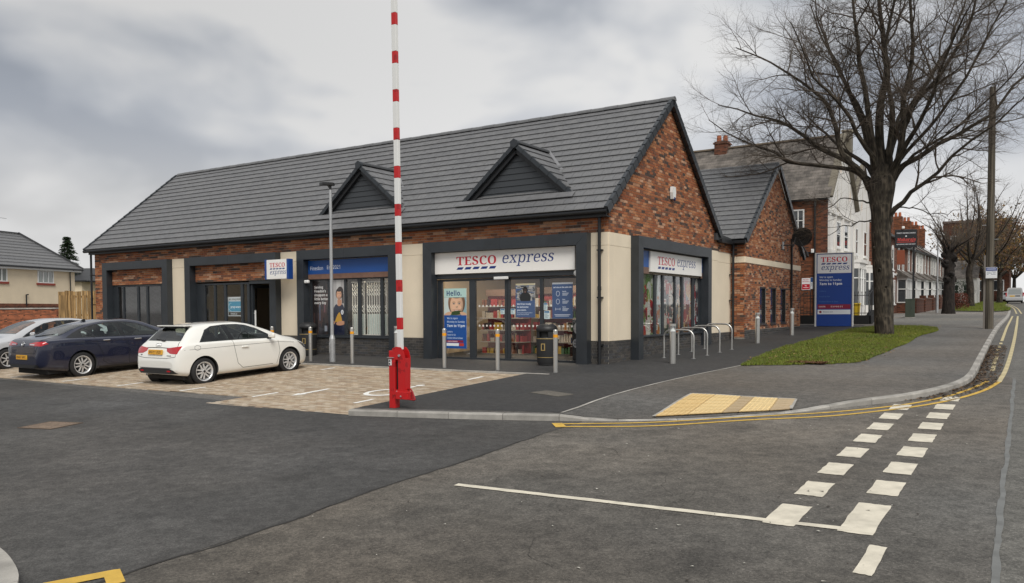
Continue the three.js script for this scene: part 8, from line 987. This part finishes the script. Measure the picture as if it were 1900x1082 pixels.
{ // cream house at the far left, with its hipped tile roof
  const t = thing('cream_house', 'cream rendered house with grey hipped roof at the left edge', 'house', [-60.7, 1.1, -19.8], 0), e = 4.0, q = new THREE.Matrix4().makeBasis(V(-0.316, 0, -0.949), V(0, 1, 0), V(0.949, 0, -0.316)); t.quaternion.setFromRotationMatrix(q); // local x runs to the right along the facade, z out of it
  const W = 15; part('wall', [bx(-W, 0, 1.05, e, -7, 0)], creamWall, t); part('plinth', bx(-W - 0.01, 0.02, -1, 1.05, -7.02, 0.03), brickRed, t); const hx = -2.3, hz = -3.5, hr = 6.95, A = [0.45, e, 0.45], B = [-W - 0.4, e, 0.45], C = [-W + 2.3, hr, hz], D = [hx, hr, hz], E2 = [0.45, e, -7.45], lum = [1, 1, 1];
  const cours = (p0, p1, p2, p3, n, name) => { for (let i = 0; i < n; i++) { const G = new GB(), L = (a, b, k) => [lerp(a[0], b[0], k), lerp(a[1], b[1], k), lerp(a[2], b[2], k)], lo0 = L(p0, p3, i / n), lo1 = L(p1, p2, i / n), hi1 = L(p1, p2, (i + 1) / n), hi0 = L(p0, p3, (i + 1) / n); lo0[1] += 0.075; lo1[1] += 0.075; hi0[1] += 0.01; hi1[1] += 0.01; G.quad(lo0, lo1, hi1, hi0, lum); G.quad([lo0[0], lo0[1] - 0.09, lo0[2]], [lo1[0], lo1[1] - 0.09, lo1[2]], lo1, lo0, lum); part('tile_course', G.geo(false), tileMats[i % 5], t); } };
  cours(B, A, D, C, 11); cours(A, E2, D, D, 11); part('hip_tiles', [mitreGeo(V(0.45, e + 0.06, 0.45), V(hx, hr + 0.08, hz), 0.24, 0.1), mitreGeo(V(hx, hr + 0.08, hz), V(-W + 2.3, hr + 0.08, hz), 0.24, 0.1)], X.tileDark, t); part('soffit', bx(-W - 0.3, 0.4, e - 0.22, e - 0.03, -0.02, 0.36), pvc, t); part('gutter', bx(-W - 0.4, 0.5, e - 0.08, e + 0.02, 0.37, 0.5), X.black, t);
  part('downpipe', [cyl(0.045, 0.045, 0.4, e - 0.2, -0.6, 0.1, 10), rod(V(-0.6, e - 0.25, 0.1), V(-0.5, e - 0.05, 0.38), 0.045)], X.black, t); part('waste_pipe', [cyl(0.05, 0.05, 0.9, 1.75, -5.2, 0.12, 8), rod(V(-5.2, 1.75, 0.12), V(-5.0, 1.78, 0.12), 0.05)], X.black, t);
  for (const [u0, u1] of [[-3.95, -2.3], [-8.3, -6.85]]) { const w = part('window', [bx(u0, u1, 2.75, 2.82, -0.03, 0.05), bx(u0, u1, 3.72, 3.79, -0.03, 0.05), ...[0, 1, 2, 3].map((i) => bx(lerp(u0, u1 - 0.09, i / 3), lerp(u0, u1 - 0.09, i / 3) + 0.09, 2.82, 3.72, -0.03, 0.05))], pvc, t); for (let i = 0; i < 3; i++) part('pane', bx(lerp(u0 + 0.09, u1, i / 3), lerp(u0 + 0.09, u1, (i + 1) / 3) - 0.1, 2.82, 3.72, 0.0, 0.01), MP([0.28, 0.3, 0.28], 0.1, { clearcoat: 1 }), w); part('sill', bx(u0 - 0.1, u1 + 0.1, 2.58, 2.745, -0.02, 0.1), M([0.3, 0.06, 0.04], 0.8), w); }
  part('solar_panel', prism([[0, 0], [1.6, 0], [1.6, 2.1], [0, 2.1]], 0.05).rotateX(-Math.PI / 2 + 0.64).translate(-8.4, e + 0.95, -0.75), MP([0.12, 0.12, 0.16], 0.08, { clearcoat: 1 }), t); part('roof_aerial', [rod(V(-4.2, hr, hz), V(-4.2, hr + 1.3, hz), 0.03, 6), rod(V(-4.7, hr + 1.2, hz), V(-3.4, hr + 1.2, hz), 0.02, 5)], X.galv, t);
  const s = thing('cream_house', 'small cream house with low roof behind the hipped roofed one', 'house', [-78.6, 1.2, -30.4], 0.32); part('wall', bx(-4, 0, -1, 3.75, -5, 0), creamWall, s); part('roof', [slopeGeo([[-4.3, 3.7, 0.5], [1.1, 3.7, 0.5], [-0.6, 5.2, -2.5], [-4.3, 5.2, -2.5]]), slopeGeo([[1.1, 3.7, 0.5], [1.1, 3.7, -5.5], [-0.6, 5.2, -2.5]])], X.tileDark, s); part('eaves', bx(-4.2, 1.05, 3.58, 3.7, -5.3, 0.45), X.black, s);
  const w = thing('garden_wall', 'red brick wall with pale coping in front of the cream house', 'garden wall', [-39.5, 0.2, -7.1], 0), a = Math.atan2(5.75, 2.17); w.rotation.y = -a - Math.PI / 2 + Math.PI; part('wall', bx(-14, 0, -0.8, 1.42, -0.11, 0.11), brickGarden, w); for (let i = 0; i < 15; i++) part('coping_stone', rb(-14 + i * 0.933, -14 + (i + 1) * 0.933 - 0.008, 1.42, 1.5, -0.16, 0.16, 0.01, 1), X.concrete, w);
  const fn = thing('wooden_fence', 'tall pale wooden board fence between the brick wall and the shop', 'fence', [-26.36, 0.15, -0.19], 0), fa = Math.atan2(0.74, 1.14); fn.rotation.y = fa; part('panel', bx(0, 0.3, 0, 2.16, -0.03, 0.0), X.wood, fn); part('fence_post', [bx(0.3, 0.4, 0, 2.2, -0.06, 0.04)], X.wood, fn); for (let i = 0; i < 30; i++) { const m = M([0.46 + 0.26 * hash3(i, 2, 2), 0.28 + 0.17 * hash3(i, 2, 2), 0.11 + 0.08 * hash3(i, 2, 2)], 0.85, 0, { map: X.wood.map }); part('fence_board', bx(0.42 + i * 0.115, 0.42 + i * 0.115 + (i % 2 ? 0.085 : 0.1), 0.02, 2.16 + 0.04 * hash3(i, 5, 5), -0.02 - (i % 2) * 0.03, 0.006 - (i % 2) * 0.03), m, fn); } for (const h of [0.4, 1.1, 1.9]) part('fence_rail', bx(0, 3.9, h, h + 0.08, -0.09, -0.04), X.wood, fn);
  const h = thing('rendered_house', 'cream rendered gabled house across the car park, mirrored in the shop windows', 'house', [-48, -0.4, 26], 2.2); part('wall', [bx(-5, 5, -0.5, 5, -8, 0), prism([[-5, 5], [5, 5], [0, 8.5]], 8).translate(0, 0, -8)], creamWall, h); part('roof', [slopeGeo([[-5.4, 4.75, 0.4], [0, 8.7, 0.4], [0, 8.7, -8.4], [-5.4, 4.75, -8.4]]), slopeGeo([[5.4, 4.75, 0.4], [5.4, 4.75, -8.4], [0, 8.7, -8.4], [0, 8.7, 0.4]])], slate, h); for (const [u, v] of [[-3.4, 0.8], [1.8, 0.8], [-3.4, 3.2], [1.8, 3.2]]) sash(h, FXL(), u, u + 1.6, v, v + 1.3, 2);
}
renderer.render(scene, camera);
